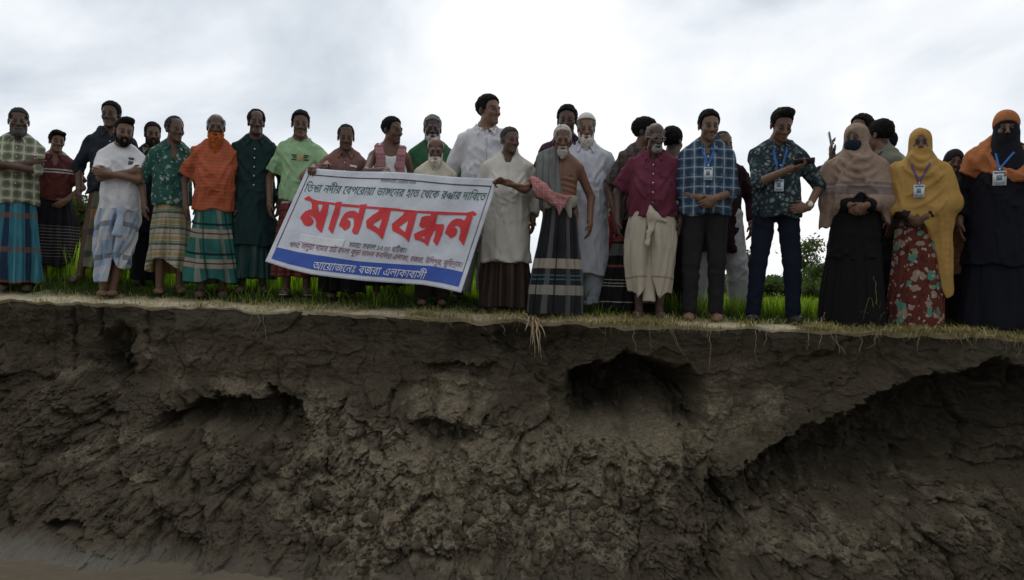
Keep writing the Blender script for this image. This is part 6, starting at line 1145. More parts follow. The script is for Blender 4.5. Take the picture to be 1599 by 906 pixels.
GLY = {
'\u09a4':(141,'81,10 71,11 51,18 33,33 18,58 6,93 21,97 36,56 42,47 63,29 81,25 101,29 107,34 114,47 113,66 106,79 89,86 80,84 75,80 74,69 76,64 60,61 58,69 59,85 68,95 82,100 103,97 121,85 128,71 130,55 125,32 109,16|143,124 143,110 -2,110 -2,124'),
'\u09b8':(136,'138,124 138,110 117,110 117,0 102,0 102,71 107,58 90,75 82,73 56,34 50,28 38,25 24,29 7,49 19,56 26,46 33,41 45,44 72,86 79,89 91,88 107,75 103,75 102,110 -2,110 -2,124|54,54 50,76 46,85 35,93 8,99 11,114 45,104 56,95 63,71'),
'\u09a8':(121,'123,124 123,110 102,110 102,0 86,0 86,49 90,37 70,59 59,66 48,70 39,70 28,63 26,59 27,48 37,39 43,37 35,23 16,36 10,48 11,67 17,76 31,83 41,85 60,81 71,75 90,57 87,56 86,110 -2,110 -2,124'),
'\u09a6':(121,'123,124 123,110 32,110 32,51 29,55 47,71 69,86 86,94 95,97 108,84 99,62 97,41 104,2 89,-1 85,14 82,55 86,73 91,82 93,81 71,70 50,55 28,35 16,43 16,110 -2,110 -2,124'),
'\u09b0':(119,'121,124 121,110 100,110 100,0 85,0 75,15 53,34 35,43 15,49 7,68 47,89 89,105 85,96 85,110 -2,110 -2,124|85,95 89,89 68,82 26,61 49,53 64,44 78,32 88,18 86,18 85,27|37,-1 31,0 25,7 25,14 34,22 43,21 49,14 49,7 46,2'),
'\u09ac':(119,'121,124 121,110 100,110 100,0 85,0 75,15 53,34 35,43 15,49 7,68 47,89 89,105 85,96 85,110 -2,110 -2,124|85,95 89,89 68,82 26,61 49,53 64,44 78,32 88,18 86,18 85,27'),
'\u09aa':(143,'145,124 145,110 124,110 124,0 109,0 109,79 113,66 85,101 73,109 54,111 41,106 22,89 35,93 48,90 57,77 56,64 53,65 62,75 92,103 102,93 45,39 33,50 50,66 37,52 44,65 41,77 32,80 20,76 4,90 26,114 45,124 58,126 78,122 90,114 113,88 110,89 109,100 109,138 119,138 124,124'),
'\u09ad':(144,'84,9 68,10 53,16 32,34 15,64 6,93 21,97 31,66 37,55 58,31 75,25 91,24 107,30 116,43 117,61 108,80 118,95 131,67 133,53 130,38 123,24 111,15 103,11|77,57 62,60 53,68 50,86 54,97 70,92 66,81 69,73 74,71 80,71 92,76 105,93 118,95 116,84 105,69 88,58|146,124 146,110 -2,110 -2,124'),
'\u0999':(145,'84,2 59,6 38,20 20,47 6,88 21,92 37,47 47,33 57,24 76,17 94,18 102,20 114,29 117,36 118,51 110,69 119,67 105,52 92,44 84,42 69,44 61,51 58,58 57,96 69,119 80,124 91,126 104,123 110,120 116,111 115,94 106,84 91,80 77,80 46,93 28,110 24,116 36,125 54,105 66,97 79,93 91,93 98,96 102,104 101,109 91,113 80,109 75,104 71,88 73,59 80,56 89,58 109,76 123,77 131,61 133,36 128,22 118,11 111,7 94,2'),
'\u0997':(131,'97,0 97,85 101,72 88,90 76,102 65,109 46,111 31,102 21,91 34,97 54,96 67,85 69,77 66,59 47,40 36,34 26,49 50,63 53,73 52,78 44,83 33,83 21,78 4,92 18,110 33,122 51,126 75,120 86,112 101,94 98,97 97,105 97,138 107,138 112,124 133,124 133,110 112,110 112,0'),
'\u09b9':(106,'48,100 67,98 80,91 91,76 93,65 88,46 81,39 61,30 47,28 49,30 62,26 102,3 108,-2 99,-13 56,15 35,24 9,31 12,45 30,41 50,41 63,44 74,53 77,60 74,76 57,85 35,84 30,79 31,68 16,65 14,81 18,89 36,99|35,93 29,104 15,111 19,120 35,115 48,104 51,94|108,124 108,110 -2,110 -2,124'),
'\u09a5':(129,'131,124 131,110 110,110 110,0 95,0 77,21 53,38 23,48 18,66 29,59 49,54 74,41 95,19 95,138 105,138 110,124|42,125 63,121 73,114 80,99 79,83 67,67 57,62 32,55 22,57 18,66 45,71 56,77 62,84 64,93 61,103 54,109 42,111 31,109 25,104 23,99 30,89 21,77 9,90 8,104 15,116 23,122'),
'\u0995':(161,'163,124 163,110 98,110 98,0 83,0 67,22 52,35 34,44 15,49 7,68 46,88 87,103 83,95 83,110 -2,110 -2,124|83,93 87,88 26,61 41,56 64,43 77,31 86,18 84,18 83,27|152,58 150,45 141,35 131,32 113,33 114,47 131,48 134,50 137,59 132,72 126,77 118,82 96,88 96,103 124,95 139,85 149,73'),
'\u09b7':(127,'129,124 129,110 108,110 108,0 92,0 79,14 57,30 39,38 17,42 10,61 56,85 68,86 68,75 28,55 55,47 75,35 93,20 92,110 -2,110 -2,124|15,114 49,102 73,88 94,71 93,53 76,69 55,83 32,94 10,100'),
'\u09ae':(124,'126,124 126,110 105,110 105,0 90,0 90,27 94,16 75,42 65,51 53,56 38,55 30,46 30,37 34,30 49,22 44,7 26,16 16,28 14,48 21,62 35,69 45,71 59,69 72,63 94,38 91,37 90,47 90,110 -2,110 -2,124|60,65 59,60 44,64 42,78 34,91 8,99 10,113 37,107 49,98 57,84'),
'\u09b2':(146,'148,124 148,110 127,110 127,0 112,0 113,62 100,74 93,76 85,74 80,65 80,54 67,53 65,63 57,74 43,79 33,77 26,69 26,58 36,46 48,40 43,25 21,37 14,46 9,64 11,75 17,84 25,90 48,93 65,86 74,77 71,77 73,81 82,89 95,90 110,83 114,79 112,76 112,110 -2,110 -2,124'),
'\u099c':(183,'80,13 65,14 51,20 37,30 20,55 6,93 21,97 31,68 42,48 56,35 72,29 90,29 103,34 110,46 111,54 106,72 118,72 102,58 93,54 78,51 64,54 53,67 52,83 63,101 79,111 -2,110 -2,124 185,124 185,110 107,111 76,93 67,79 70,68 75,66 87,67 105,79 122,73 126,55 122,32 113,22 99,15|160,41 167,2 152,-1 145,29 145,58 151,78 133,79 118,84 107,92 95,109 110,112 118,102 131,94 161,92 169,78 162,61'),
'\u0986':(232,'180,124 180,110 160,110 160,0 144,0 130,21 111,36 116,49 127,42 145,22 144,110 -2,110 -2,124|75,18 49,25 33,37 19,58 6,88 20,93 30,69 41,51 60,36 76,33 93,37 103,46 106,55 103,74 95,83 80,86 72,81 72,66 57,63 54,78 58,90 69,98 83,100 97,98 113,86 121,67 121,52 116,39 101,24|69,93 63,104 49,111 53,120 69,115 82,104 85,94|234,124 234,110 213,110 213,0 197,0 197,96 190,107 177,110 177,124 187,123 198,112 197,138 208,138 212,124'),
'\u098f':(152,'102,126 119,123 128,117 133,103 133,0 118,0 114,10 103,17 50,14 35,17 21,24 11,40 9,56 12,75 27,73 26,46 29,38 37,32 55,29 98,32 111,28 118,21 118,101 114,108 107,111 89,108 74,97 68,86 67,74 75,69 87,70 88,56 75,54 63,57 54,65 52,71 51,84 55,95 66,110 89,124'),
'\u09a7':(119,'121,124 121,110 100,110 100,0 85,0 75,15 53,34 35,43 15,49 7,68 61,95 89,105 85,96 85,124|85,95 89,89 68,82 26,61 49,53 64,44 78,32 88,18 86,18 85,27|48,126 59,125 57,110 43,110 38,104 38,99 46,90 59,85 47,76 37,81 27,90 23,97 22,108 30,121'),
'\u002c':(44,'12,-24 25,-17 33,-6 35,5 33,15 29,22 21,25 15,23 9,13 10,7 19,2 17,-14 12,-20'),
'\u0964':(76,'39,124 55,124 55,0 39,0'),
'\u09e7':(118,'57,0 39,3 28,12 25,18 25,29 30,39 47,49 53,33 44,30 41,22 48,16 57,15 76,21 82,30 83,40 81,47 73,57 43,79 30,91 26,98 25,109 35,126 49,119 42,107 46,97 81,71 90,62 97,48 98,29 89,12 79,4'),
'\u09e6':(118,'58,18 42,20 24,32 17,45 14,63 19,85 28,97 41,106 60,109 79,106 92,98 100,86 104,64 102,49 90,29 77,21|60,95 41,88 32,75 31,69 31,57 35,43 42,36 58,32 69,34 81,43 86,53 88,65 85,81 82,85 76,91'),
'\u002e':(44,'22,22 16,21 11,16 10,10 11,4 22,-2 28,0 34,10 28,21'),
'\u0998':(126,'128,124 128,110 107,110 107,0 92,0 82,11 60,26 43,33 24,36 17,53 44,72 55,70 33,70 18,77 13,84 11,94 14,105 21,114 34,123 48,116 32,106 27,94 30,86 40,81 51,81 66,88 75,76 31,47 29,50 67,39 92,18 92,110 -2,110 -2,124'),
'\u0989':(142,'102,124 100,133 95,138 50,140 33,143 25,147 17,158 15,167 16,182 30,181 31,166 33,160 38,157 50,154 98,153 109,147 113,142 116,124|144,124 144,110 71,110 71,71 74,64 81,63 87,66 106,87 118,88 130,62 131,41 126,26 110,11 93,5 75,5 59,9 38,24 20,52 6,93 21,97 31,65 43,42 57,28 73,21 92,21 101,24 112,34 116,54 114,64 107,75 116,78 96,54 79,48 70,50 61,56 57,66 56,110 -2,110 -2,124'),
'\u099f':(113,'115,124 115,110 34,110 34,41 35,29 38,23 49,19 64,23 76,32 85,46 88,60 85,70 74,73 63,71 61,86 78,88 95,83 102,72 103,53 98,38 89,24 73,12 55,5 43,5 29,10 24,15 19,31 19,110 -2,110 -2,124|79,124 77,133 72,138 29,141 12,147 2,162 2,182 17,181 17,166 22,158 37,154 76,153 86,147 90,142 93,124'),
'\u09be':(53,'55,124 55,110 34,110 34,0 19,0 19,94 12,105 4,110 -2,110 -2,124 8,123 19,112 19,138 30,138 34,124'),
'\u09bf':(53,'55,124 55,110 34,110 34,0 19,0 19,110 -2,110 -2,124 16,124 4,141 24,168 37,178 53,183 83,181 115,166 141,146 133,135 108,154 87,165 65,169 52,167 36,159 21,139 32,124'),
'\u09c0':(53,'55,110 34,110 34,0 19,0 19,110 -2,110 -2,124 19,124 18,133 8,152 -3,160 -17,166 -33,169 -65,169 -84,165 -88,161 -88,156 -84,154 -42,152 -27,145 -22,136 -20,123 -33,123 -38,136 -43,138 -71,138 -92,141 -102,149 -104,155 -103,165 -91,176 -68,183 -27,182 -6,177 11,169 23,158 31,143 35,124 55,124'),
'\u09c1':(0,'-57,-53 -77,-47 -84,-35 -84,-24 -81,-18 -63,-8 -47,-8 -31,-12 1,-30 18,-43 9,-54 -30,-27 -49,-21 -60,-21 -69,-25 -70,-34 -66,-39 -57,-41 -45,-38 -40,-33 -35,-21 -34,2 -19,2 -20,-22 -23,-32 -37,-49'),
'\u09c7':(69,'71,124 71,110 58,107 49,101 36,87 27,68 26,43 33,24 41,17 49,14 70,18 77,6 57,-1 45,0 31,6 19,17 15,24 10,42 10,63 16,82 26,98 40,110 56,118 43,111 -2,110 -2,124'),
'\u0983':(88,'16,97 19,112 29,121 39,124 58,121 66,115 72,102 72,92 66,79 49,70 34,71 25,76 17,87|29,97 31,89 40,83 48,83 58,93 56,105 48,111 36,110 31,105|16,27 19,42 25,49 44,55 54,53 66,46 72,33 72,22 66,9 49,0 39,0 25,6 17,17|29,27 31,20 40,13 48,13 58,23 58,31 54,38 44,42 36,40 31,35'),
'\u09df':(125,'127,124 127,110 106,110 106,0 91,0 72,20 49,34 17,42 10,61 50,83 26,96 10,100 16,114 16,110 -2,110 -2,124|91,110 27,110 23,112 40,106 64,90 67,86 68,75 25,53 23,56 34,54 61,44 82,29 94,17 91,16|36,-1 30,0 24,7 24,14 33,22 42,21 48,14 48,7 45,2'),
'\u09dc':(142,'144,124 144,110 71,110 71,71 74,64 81,63 87,66 106,87 118,88 130,62 131,41 126,26 110,11 93,5 75,5 59,9 38,24 20,52 6,93 21,97 31,65 43,42 57,28 73,21 92,21 101,24 112,34 116,54 114,64 107,75 116,78 96,54 79,48 70,50 61,56 57,66 56,110 -2,110 -2,124|73,-30 64,-27 61,-21 62,-12 73,-6 79,-8 85,-18 81,-27'),
'\u09bc':(0,'-51,-37 -60,-33 -63,-28 -60,-16 -54,-13 -48,-13 -39,-22 -41,-31'),
'\u09cd':(0,'-27,-3 22,-43 14,-54 -37,-16'),
}
# ================================================================== the banner
B_PX = np.array([[(480, 262), (778, 279)], [(414, 408), (720, 457)]], float); B_D = np.array([[6.60, 5.96], [6.42, 5.92]])
def b_px(u, v):
    a = B_PX[0, 0] * ((1 - u) * (1 - v))[..., None] + B_PX[0, 1] * (u * (1 - v))[..., None] + B_PX[1, 0] * ((1 - u) * v)[..., None] + B_PX[1, 1] * (u * v)[..., None]
    a[..., 1] += np.interp(u, [-.1, 0, .12, .23, .36, .5, .65, .8, .9, 1, 1.1], [0, 0, 6, 8.7, 7.6, 5.7, 1.5, -3, -2.5, 0, 0]) * np.clip(v, 0, 1) ** 2
    a[..., 1] += 1.6 * np.sin(u * 9.4) * (1 - v) * np.sin(np.pi * np.clip(u, 0, 1))
    return a
def b_depth(u, v):
    d = B_D[0, 0] * (1 - u) * (1 - v) + B_D[0, 1] * u * (1 - v) + B_D[1, 0] * (1 - u) * v + B_D[1, 1] * u * v
    return d + 0.026 * np.sin(u * 7.0 + v * 2.2 + 0.6) * (0.3 + v) + 0.011 * np.sin(u * 15 - v * 4) + 0.020 * vnoise(u * 6 + v, v * 3, seed=8) + 0.010 * vnoise(u * 14 + 2 * v, v * 6, seed=9)
def b_point(u, v, off=0.0):
    u = np.asarray(u, float); v = np.asarray(v, float); q = b_px(u, v); D = b_depth(u, v) - off
    d = np.stack(((q[..., 0] - CX) / F_PX, -(q[..., 1] - CY) / F_PX, -np.ones_like(u)), -1) @ _CR.T
    return _CT + d * (D / d[..., 1])[..., None]
def b_uv(px, py):
    u = (px - 450) / 300.0; v = (py - 270) / 160.0; e = 1e-4
    for _ in range(14):
        f = b_px(u, v) - np.stack((px, py), -1); fu = (b_px(u + e, v) - b_px(u, v)) / e; fv = (b_px(u, v + e) - b_px(u, v)) / e
        det = fu[..., 0] * fv[..., 1] - fu[..., 1] * fv[..., 0]
        u = u - (f[..., 0] * fv[..., 1] - f[..., 1] * fv[..., 0]) / det * 0.9; v = v - (fu[..., 0] * f[..., 1] - fu[..., 1] * f[..., 0]) / det * 0.9
    return u, v
def vinyl(name, col, var=0.06):
    m, t, b = material(name, 0.42, 0.35); n = noise_f(t, coords(t), 9.0, 4.0); t.links.new(mix(t, n, [q * (1 - var) for q in col], [min(1, q * (1 + var)) for q in col]), b.inputs['Base Color'])
    h = nd(t, 'ShaderNodeTexNoise', inp={'Scale': 14.0, 'Detail': 4.0, 'Distortion': 1.0}); t.links.new(coords(t), h.inputs['Vector']); bump(t, b, h.outputs['Fac'], 0.3, 0.02); return m
M_BW = vinyl('white_vinyl', (0.60, 0.63, 0.70)); M_BB = vinyl('blue_ink', (0.030, 0.085, 0.40)); M_BR = vinyl('red_ink', (0.62, 0.035, 0.042)); M_BG = vinyl('green_ink', (0.015, 0.095, 0.075)); M_BM = vinyl('maroon_ink', (0.20, 0.03, 0.065)); M_BK = vinyl('dark_ink', (0.05, 0.05, 0.07)); M_BL = vinyl('white_ink', (0.70, 0.72, 0.78)); M_BP = vinyl('pale_patch', (0.66, 0.68, 0.72))
def b_sheet(name, u0, u1, v0, v1, nu, nv, off, th, mat, parent):
    U, Vv = np.meshgrid(np.linspace(u0, u1, nu), np.linspace(v0, v1, nv)); Vt = np.concatenate((b_point(U, Vv, off).reshape(-1, 3), b_point(U, Vv, off - th).reshape(-1, 3)))
    i = (np.arange(nv - 1)[:, None] * nu + np.arange(nu - 1)[None]); f = np.stack((i, i + nu, i + nu + 1, i + 1), -1).reshape(-1, 4); b = nu * nv
    Fc = [tuple(q) for q in f] + [tuple(q[::-1] + b) for q in f]
    ring = list(range(nu)) + [nu * k + nu - 1 for k in range(1, nv)] + [nu * (nv - 1) + k for k in range(nu - 2, -1, -1)] + [nu * k for k in range(nv - 2, 0, -1)]
    Fc += [(ring[k], ring[(k + 1) % len(ring)], ring[(k + 1) % len(ring)] + b, ring[k] + b) for k in range(len(ring))]
    return mesh(name, Vt, Fc, mat, parent)
banner = b_sheet('banner', 0, 1, 0, 1, 110, 60, 0.0, 0.002, M_BW, None)
tag(banner, 'white protest banner with red Bengali headline and blue strip, held at its top corners', 'banner')
# the blue strip follows the lower edge
_u0, _v0 = b_uv(np.array([431., 425, 723, 713]), np.array([387., 403, 425, 449]))
def b_strip():
    n, k = 90, 12; us = np.linspace(0.022, 0.978, n); V = []; top = np.interp(us, [0, 0.25, 0.42, 0.62, 0.82, 1], [0.835, 0.822, 0.835, 0.83, 0.82, 0.825])
    U, T = np.meshgrid(us, np.linspace(0, 1, k)); Vv = top[None] + (0.955 - top[None]) * T; P_ = b_point(U, Vv, 0.003).reshape(-1, 3)
    i = (np.arange(k - 1)[:, None] * n + np.arange(n - 1)[None]); mesh('blue_strip', P_, np.stack((i, i + n, i + n + 1, i + 1), -1).reshape(-1, 4), M_BB, banner)
b_strip()
mbv = []
def b_line(u0, v0, u1, v1, w, mat, name, n=60):
    us = np.linspace(u0, u1, n); vs = np.linspace(v0, v1, n); du, dv = (0, w) if abs(u1 - u0) > abs(v1 - v0) else (w * 0.55, 0)
    V = np.concatenate((b_point(us, vs, 0.003), b_point(us + du, vs + dv, 0.003))); mesh(name, V, [(k, k + n, k + n + 1, k + 1) for k in range(n - 1)], mat, banner)
b_line(0.02, 0.062, 0.978, 0.062, 0.011, M_BK, 'border_line'); b_line(0.02, 0.062, 0.02, 0.83, 0.008, M_BK, 'border_line'); b_line(0.974, 0.062, 0.974, 0.83, 0.007, M_BK, 'border_line')
b_sheet('paint_patch', 0.11, 0.34, 0.655, 0.735, 24, 8, 0.003, 0.001, M_BP, banner)

def scan(contours, rows):
    """fill closed outlines by horizontal strips, non-zero rule"""
    E_ = []
    for c in contours:
        for a, b in zip(c, c[1:] + c[:1]):
            if a[1] != b[1]: E_.append((a, b))
    ys = [q[1] for c in contours for q in c]; lv = np.unique(np.concatenate((np.linspace(min(ys), max(ys), rows), np.array(ys, float)))); lv = lv[np.concatenate(([True], np.diff(lv) > (max(ys) - min(ys)) / rows / 6))]
    out = []
    for y0, y1 in zip(lv[:-1], lv[1:]):
        ym = (y0 + y1) / 2; xs = []
        for a, b in E_:
            if min(a[1], b[1]) < ym < max(a[1], b[1]):
                f = lambda y: a[0] + (b[0] - a[0]) * (y - a[1]) / (b[1] - a[1]); lo_, hi_ = min(a[0], b[0]), max(a[0], b[0])
                xs.append((f(ym), min(max(f(y0), lo_), hi_), min(max(f(y1), lo_), hi_), 1 if b[1] > a[1] else -1))
        xs.sort(); wn = 0
        for i, q in enumerate(xs):
            if wn == 0: st = q
            wn += q[3]
            if wn == 0: out.append(((st[1], y0), (q[1], y0), (q[2], y1), (st[2], y1)))
    return out
def area(c): return sum(a[0] * b[1] - b[0] * a[1] for a, b in zip(c, c[1:] + c[:1])) / 2
def quads_obj(name, quads, mat):
    q = []
    for k in range(0, len(quads), 4):                       # pieces short enough to follow the folds of the cloth
        a, b, c, d = (np.array(p_, float) for p_ in quads[k:k + 4]); n = max(1, int(math.ceil(max(np.linalg.norm(b - a), np.linalg.norm(c - d)) / 5.0)))
        for i in range(n): t0, t1 = i / n, (i + 1) / n; q += [a + (b - a) * t0, a + (b - a) * t1, d + (c - d) * t1, d + (c - d) * t0]
    q = np.array(q).reshape(-1, 2); u, v = b_uv(q[:, 0], q[:, 1]); V = b_point(u, v, 0.0060)
    return mesh(name, V, np.arange(len(V)).reshape(-1, 4)[:, ::-1].copy(), mat, banner, smooth=False)
GP = {k: (a, [[tuple(map(int, p_.split(','))) for p_ in c.split(' ')] for c in s.split('|')]) for k, (a, s) in GLY.items()}
def stroke(P_, w):
    P_ = np.array(P_, float); out = []
    for a, b in zip(P_[:-1], P_[1:]):
        d = unit(b - a) * w / 2; n = np.array((-d[1], d[0])); out.append([tuple(a - d * .6 + n), tuple(a - d * .6 - n), tuple(b + d * .6 - n), tuple(b + d * .6 + n)])
    return out
def part_of(ch, sx, sy, dx, dy): return [[(x * sx + dx, y * sy + dy) for x, y in c] for c in GP[ch][1]]
CONJ = {'S': (150, part_of('\u09b8', 0.62, 0.62, 0, 47) + part_of('\u09a4', 0.80, 0.72, 38, -4) + [[(-2, 110), (152, 110), (152, 124), (-2, 124)]]),                      # s+t
        'H': (150, part_of('\u09b8', 0.60, 0.55, 0, 56) + part_of('\u09a5', 0.72, 0.74, 50, 0) + [[(-2, 110), (152, 110), (152, 124), (-2, 124)]]),                      # s+th
        'G': (150, part_of('\u0999', 0.62, 0.86, 0, 14) + part_of('\u0997', 0.66, 1.0, 66, 0) + [[(-2, 110), (152, 110), (152, 124), (-2, 124)]]),                       # ng+g
        'K': (165, part_of('\u0995', 0.86, 1.0, 0, 0) + stroke([(92, 96), (118, 74), (96, 52), (76, 40), (104, 22), (140, 4)], 13) + [[(-2, 110), (167, 110), (167, 124), (-2, 124)], [(140, 0), (155, 0), (155, 120), (140, 120)]]),   # k+sh
        'R': (131, part_of('\u0997', 1.0, 1.0, 0, 0) + stroke([(20, -26), (50, -6), (88, -14), (116, -34)], 12))}                                                        # g+r
def text(name, s, A, B, h, mat, rows=14, ydir=(-0.40, 0.916), slant=0.0):
    x = 0; cs = []; s = s.replace('\u09af\u09bc', '\u09df').replace('\u09a1\u09bc', '\u09dc')
    for ch in s:
        if ch == ' ': x += 62; continue
        adv, c = CONJ[ch] if ch in CONJ else GP[ch]
        cs.append([[(px_ + x, py_) for px_, py_ in q] for q in c]); x += adv
    A, B = np.array(A, float), np.array(B, float); yd = np.array(ydir); Q = []
    for g in cs:
        for tr in scan(g, rows):
            Q += [tuple(A + (B - A) * (a / x) + yd * h * ((124 - b) / 124)) for a, b in tr]
    return quads_obj(name, Q, mat)
text('green_lettering', 'িতSা নদীর েবপেরায়া ভাGেনর হাত েথেক রKার দািবেত'.replace('িতSা', 'িতSা'), (478.5, 287.5), (761, 301.5), 12.5, M_BG)
text('small_heading', 'িবসিমললািহর রাহমািনর রািহম', (595, 280.3), (650, 283.6), 3.6, M_BK, 6)
text('time_lettering', 'সময়ঃ সকাল ১০.০০ ঘিটকা।', (546, 377.8), (637, 387.5), 8.0, M_BK, 10)
text('place_lettering', 'Hানঃ সাদ\u09c1য়া দামার হাট বগলা ক\u09c1ড়া ভাGন কবিলত এলাকা, বজরা, উিলপ\u09c1র, ক\u09c1িড়Rাম।', (453, 377.5), (724, 409.5), 8.3, M_BM, 10)
text('white_lettering', 'আেয়াজেনঃ বজরা এলাকাবাসী', (491, 408.5), (667, 424.5), 12.0, M_BL)
Z1 = lambda s: [(460 + float(a) / 8.883, 295 + float(b) / 8.883) for a, b in (q.split(',') for q in s.split())]
Z2 = lambda s: [(590 + float(a) / 9.406, 310 + float(b) / 9.406) for a, b in (q.split(',') for q in s.split())]
HEAD = [([Z1('130,130 200,92 262,150 330,165 480,190 455,330 375,605 340,580 292,515 302,470 287,420 250,378 188,358 240,392 265,440 250,480 215,505 170,512 130,490 105,445 75,395 110,345 150,305 200,285 240,275 240,200 215,165 150,152')], [Z1('320,205 395,215 350,325 335,300')]),
        ([Z1('575,180 655,172 640,230 615,350 525,622 465,552 500,430 560,250 560,215')], []),
        ([Z1('905,215 1000,205 985,260 930,480 875,625 815,620 795,580 820,500 825,430 800,395 760,395 700,410 745,420 775,455 770,510 740,550 690,572 650,530 612,505 650,400 700,330 760,300 830,300 885,335 900,270')], []),
        ([Z1('1180,275 1335,290 1305,420 1220,700 1160,630 1080,575 1000,535 990,440 1080,360 1160,310')], [Z1('1220,400 1170,550 1080,485')]),
        ([Z2('400,175 575,190 560,260 455,640 395,570 300,510 215,470 205,370 290,300 370,235')], [Z2('450,310 400,490 310,415')]),
        ([Z2('790,195 885,190 865,280 845,375 970,375 965,440 940,530 870,692 808,620 835,540 850,470 830,465 815,490 780,560 730,695 680,645 610,615 545,600 528,520 600,480 680,450 730,400 735,350 715,325 735,380 700,420 650,435 605,395 640,270 700,250 770,250 780,220')], [Z2('690,540 685,590 630,565')]),
        ([Z2('1290,210 1400,200 1385,290 1260,690 1185,590 1210,500 1210,430 1170,395 1110,405 1160,440 1165,480 1140,540 1070,582 1030,540 982,505 1020,400 1080,325 1150,290 1220,295 1270,320 1300,265')], []),
        ([Z1('240,135 330,160 560,190 700,205 900,222 1000,235 1460,270 1460,300 1335,295 980,265 640,235 480,205 330,185')], []),
        ([Z2('200,140 575,175 900,188 1300,205 1400,178 1448,215 1435,245 1300,240 900,232 580,205 200,172')], [])]
Q = []
for outs, holes in HEAD:
    cs = [o if area(o) > 0 else o[::-1] for o in outs] + [o if area(o) < 0 else o[::-1] for o in holes]
    for tr in scan(cs, 34): Q += list(tr)
quads_obj('red_headline', Q, M_BR)

# ================================================================== the two phones
def phone(label, c, ax_l, ax_w, mat):
    l, w_ = unit(ax_l), np.asarray(ax_w, float); w_ = unit(w_ - l * np.dot(l, w_)); n = np.cross(l, w_); M = np.stack((w_, n, l), 1); c = np.asarray(c, float)
    root = empty('phone', tuple(c)); tag(root, label, 'phone')
    V, Qd = surface([cap(w_ * a * 0.027 + l * b * 0.066, w_ * a * 0.027 - l * b * 0.066, 0.0085, 0.0085, 0.0) for a in (-1, 1) for b in (1,)] + [cap(w_ * -0.027 + l * b * 0.066, w_ * 0.027 + l * b * 0.066, 0.0085, 0.0085, 0.0) for b in (-1, 0, 1)] + [cap(w_ * a - l * 0.066, w_ * a + l * 0.066, 0.0085, 0.0085, 0.002) for a in (-0.016, 0, 0.016)], 0.004, cut=lambda X, Y, Z: np.abs(X * n[0] + Y * n[1] + Z * n[2]) - 0.0045)
    mesh('phone_body', V, Qd, mat, root)
    mb = MB(); mb.box(n * 0.0062, (0.031, 0.0008, 0.068), M); mb.build('screen', plain('phone_screen', (0.01, 0.011, 0.013), 0.1), root, smooth=False)
    mb = MB(); mb.box(-n * 0.0062 + l * 0.052 + w_ * 0.018, (0.009, 0.0012, 0.016), M); mb.build('camera_bump', plain('camera_glass', (0.02, 0.02, 0.022), 0.2), root, smooth=False)
def hand_world(p, sd, f=0.085, off=(0, 0, 0)):
    A = p.arms[sd]; q = (A['W'] + A['hd'] * f + np.array(off)) * p.s; return rotz(p.yaw) @ q + np.array(p.pos)
phone('black phone held flat in front of the leaf print shirt', hand_world(p24, -1, 0.10, (0.0, -0.01, 0.035)), (0.95, -0.25, 0.10), (0.1, -0.8, 0.5), plain('black_phone', (0.03, 0.03, 0.032), 0.3))
phone('pale phone held upright above the beige shawl', hand_world(p26, -1, 0.115, (0.005, -0.03, 0.02)), (-0.22, 0.0, 1), (0.25, 1, 0.05), plain('pale_phone', (0.42, 0.47, 0.52), 0.3))

# ================================================================== straw, roots and plants along the lip
rg = np.random.default_rng(12)
M_ROOT = plain('dry_root', (0.30, 0.25, 0.16), 0.9, var=0.25)
def ribbon(mb, pts, w0, w1, seed):
    pts = np.asarray(pts, float); n = len(pts); r_ = np.random.default_rng(seed); a = r_.uniform(0, 3.14); V = []
    for i, q in enumerate(pts):
        t = i / (n - 1); w_ = (w0 + (w1 - w0) * t) * (1 if i < n - 1 else 0.3); a += r_.normal(0, 0.25); d = np.array((math.cos(a), 0.5 * math.sin(a), 0.15 * math.sin(a))) * w_; V += [q - d, q + d, q + d * 0.6 + (0, -0.0015, 0), q - d * 0.6 + (0, -0.0015, 0)]
    mb.add(V, [(i * 4 + k, i * 4 + (k + 1) % 4, i * 4 + 4 + (k + 1) % 4, i * 4 + 4 + k) for i in range(n - 1) for k in range(4)] + [(3, 2, 1, 0)])
def lip(px, dd=0.0):
    x = 0.0
    for _ in range(6): y = float(y_edge(x)) + dd; x = at(px, 480, y)[0]
    return np.array((x, y, float(ground(x, y, max(dd, 0.0)))))
def hanging(px, length, seed, sway=0.0, w=0.0032):
    r_ = np.random.default_rng(seed); P0 = lip(px, 0.06); pts = [P0 + (0, 0, 0.004), P0 + (0.01, -0.08, 0.012), P0 + (0.012, -0.125, -0.005)]
    q = pts[-1].copy()
    for k in range(7): q = q + np.array((r_.normal(sway, 0.012), r_.normal(-0.003, 0.004), -length / 7)); pts.append(q.copy())
    mb = MB(); ribbon(mb, pts, w, w * 0.4, seed); o = mb.build('hanging_root', M_ROOT); tag(o, 'thin dry root hanging down from the lip of the bank', 'root', 'roots hanging from the lip')
for i, (px, ln, sw) in enumerate([(28, .10, 0), (152, .12, .004), (245, .10, 0), (405, .22, .004), (417, .26, 0), (735, .10, .01), (772, .14, .008), (808, .16, .002), (905, .10, .02), (940, .24, -.004), (982, .22, 0), (1008, .20, .002), (1040, .28, .028), (1078, .12, -.02), (1104, .34, 0), (1140, .14, 0), (1172, .26, -.004), (1190, .14, 0), (1252, .16, -.002), (1285, .18, .016), (1330, .16, 0), (1360, .13, -.02), (1425, .14, 0), (1492, .20, .008), (1545, .12, .012), (1582, .14, 0)]):
    hanging(px, ln, 100 + i, sw)
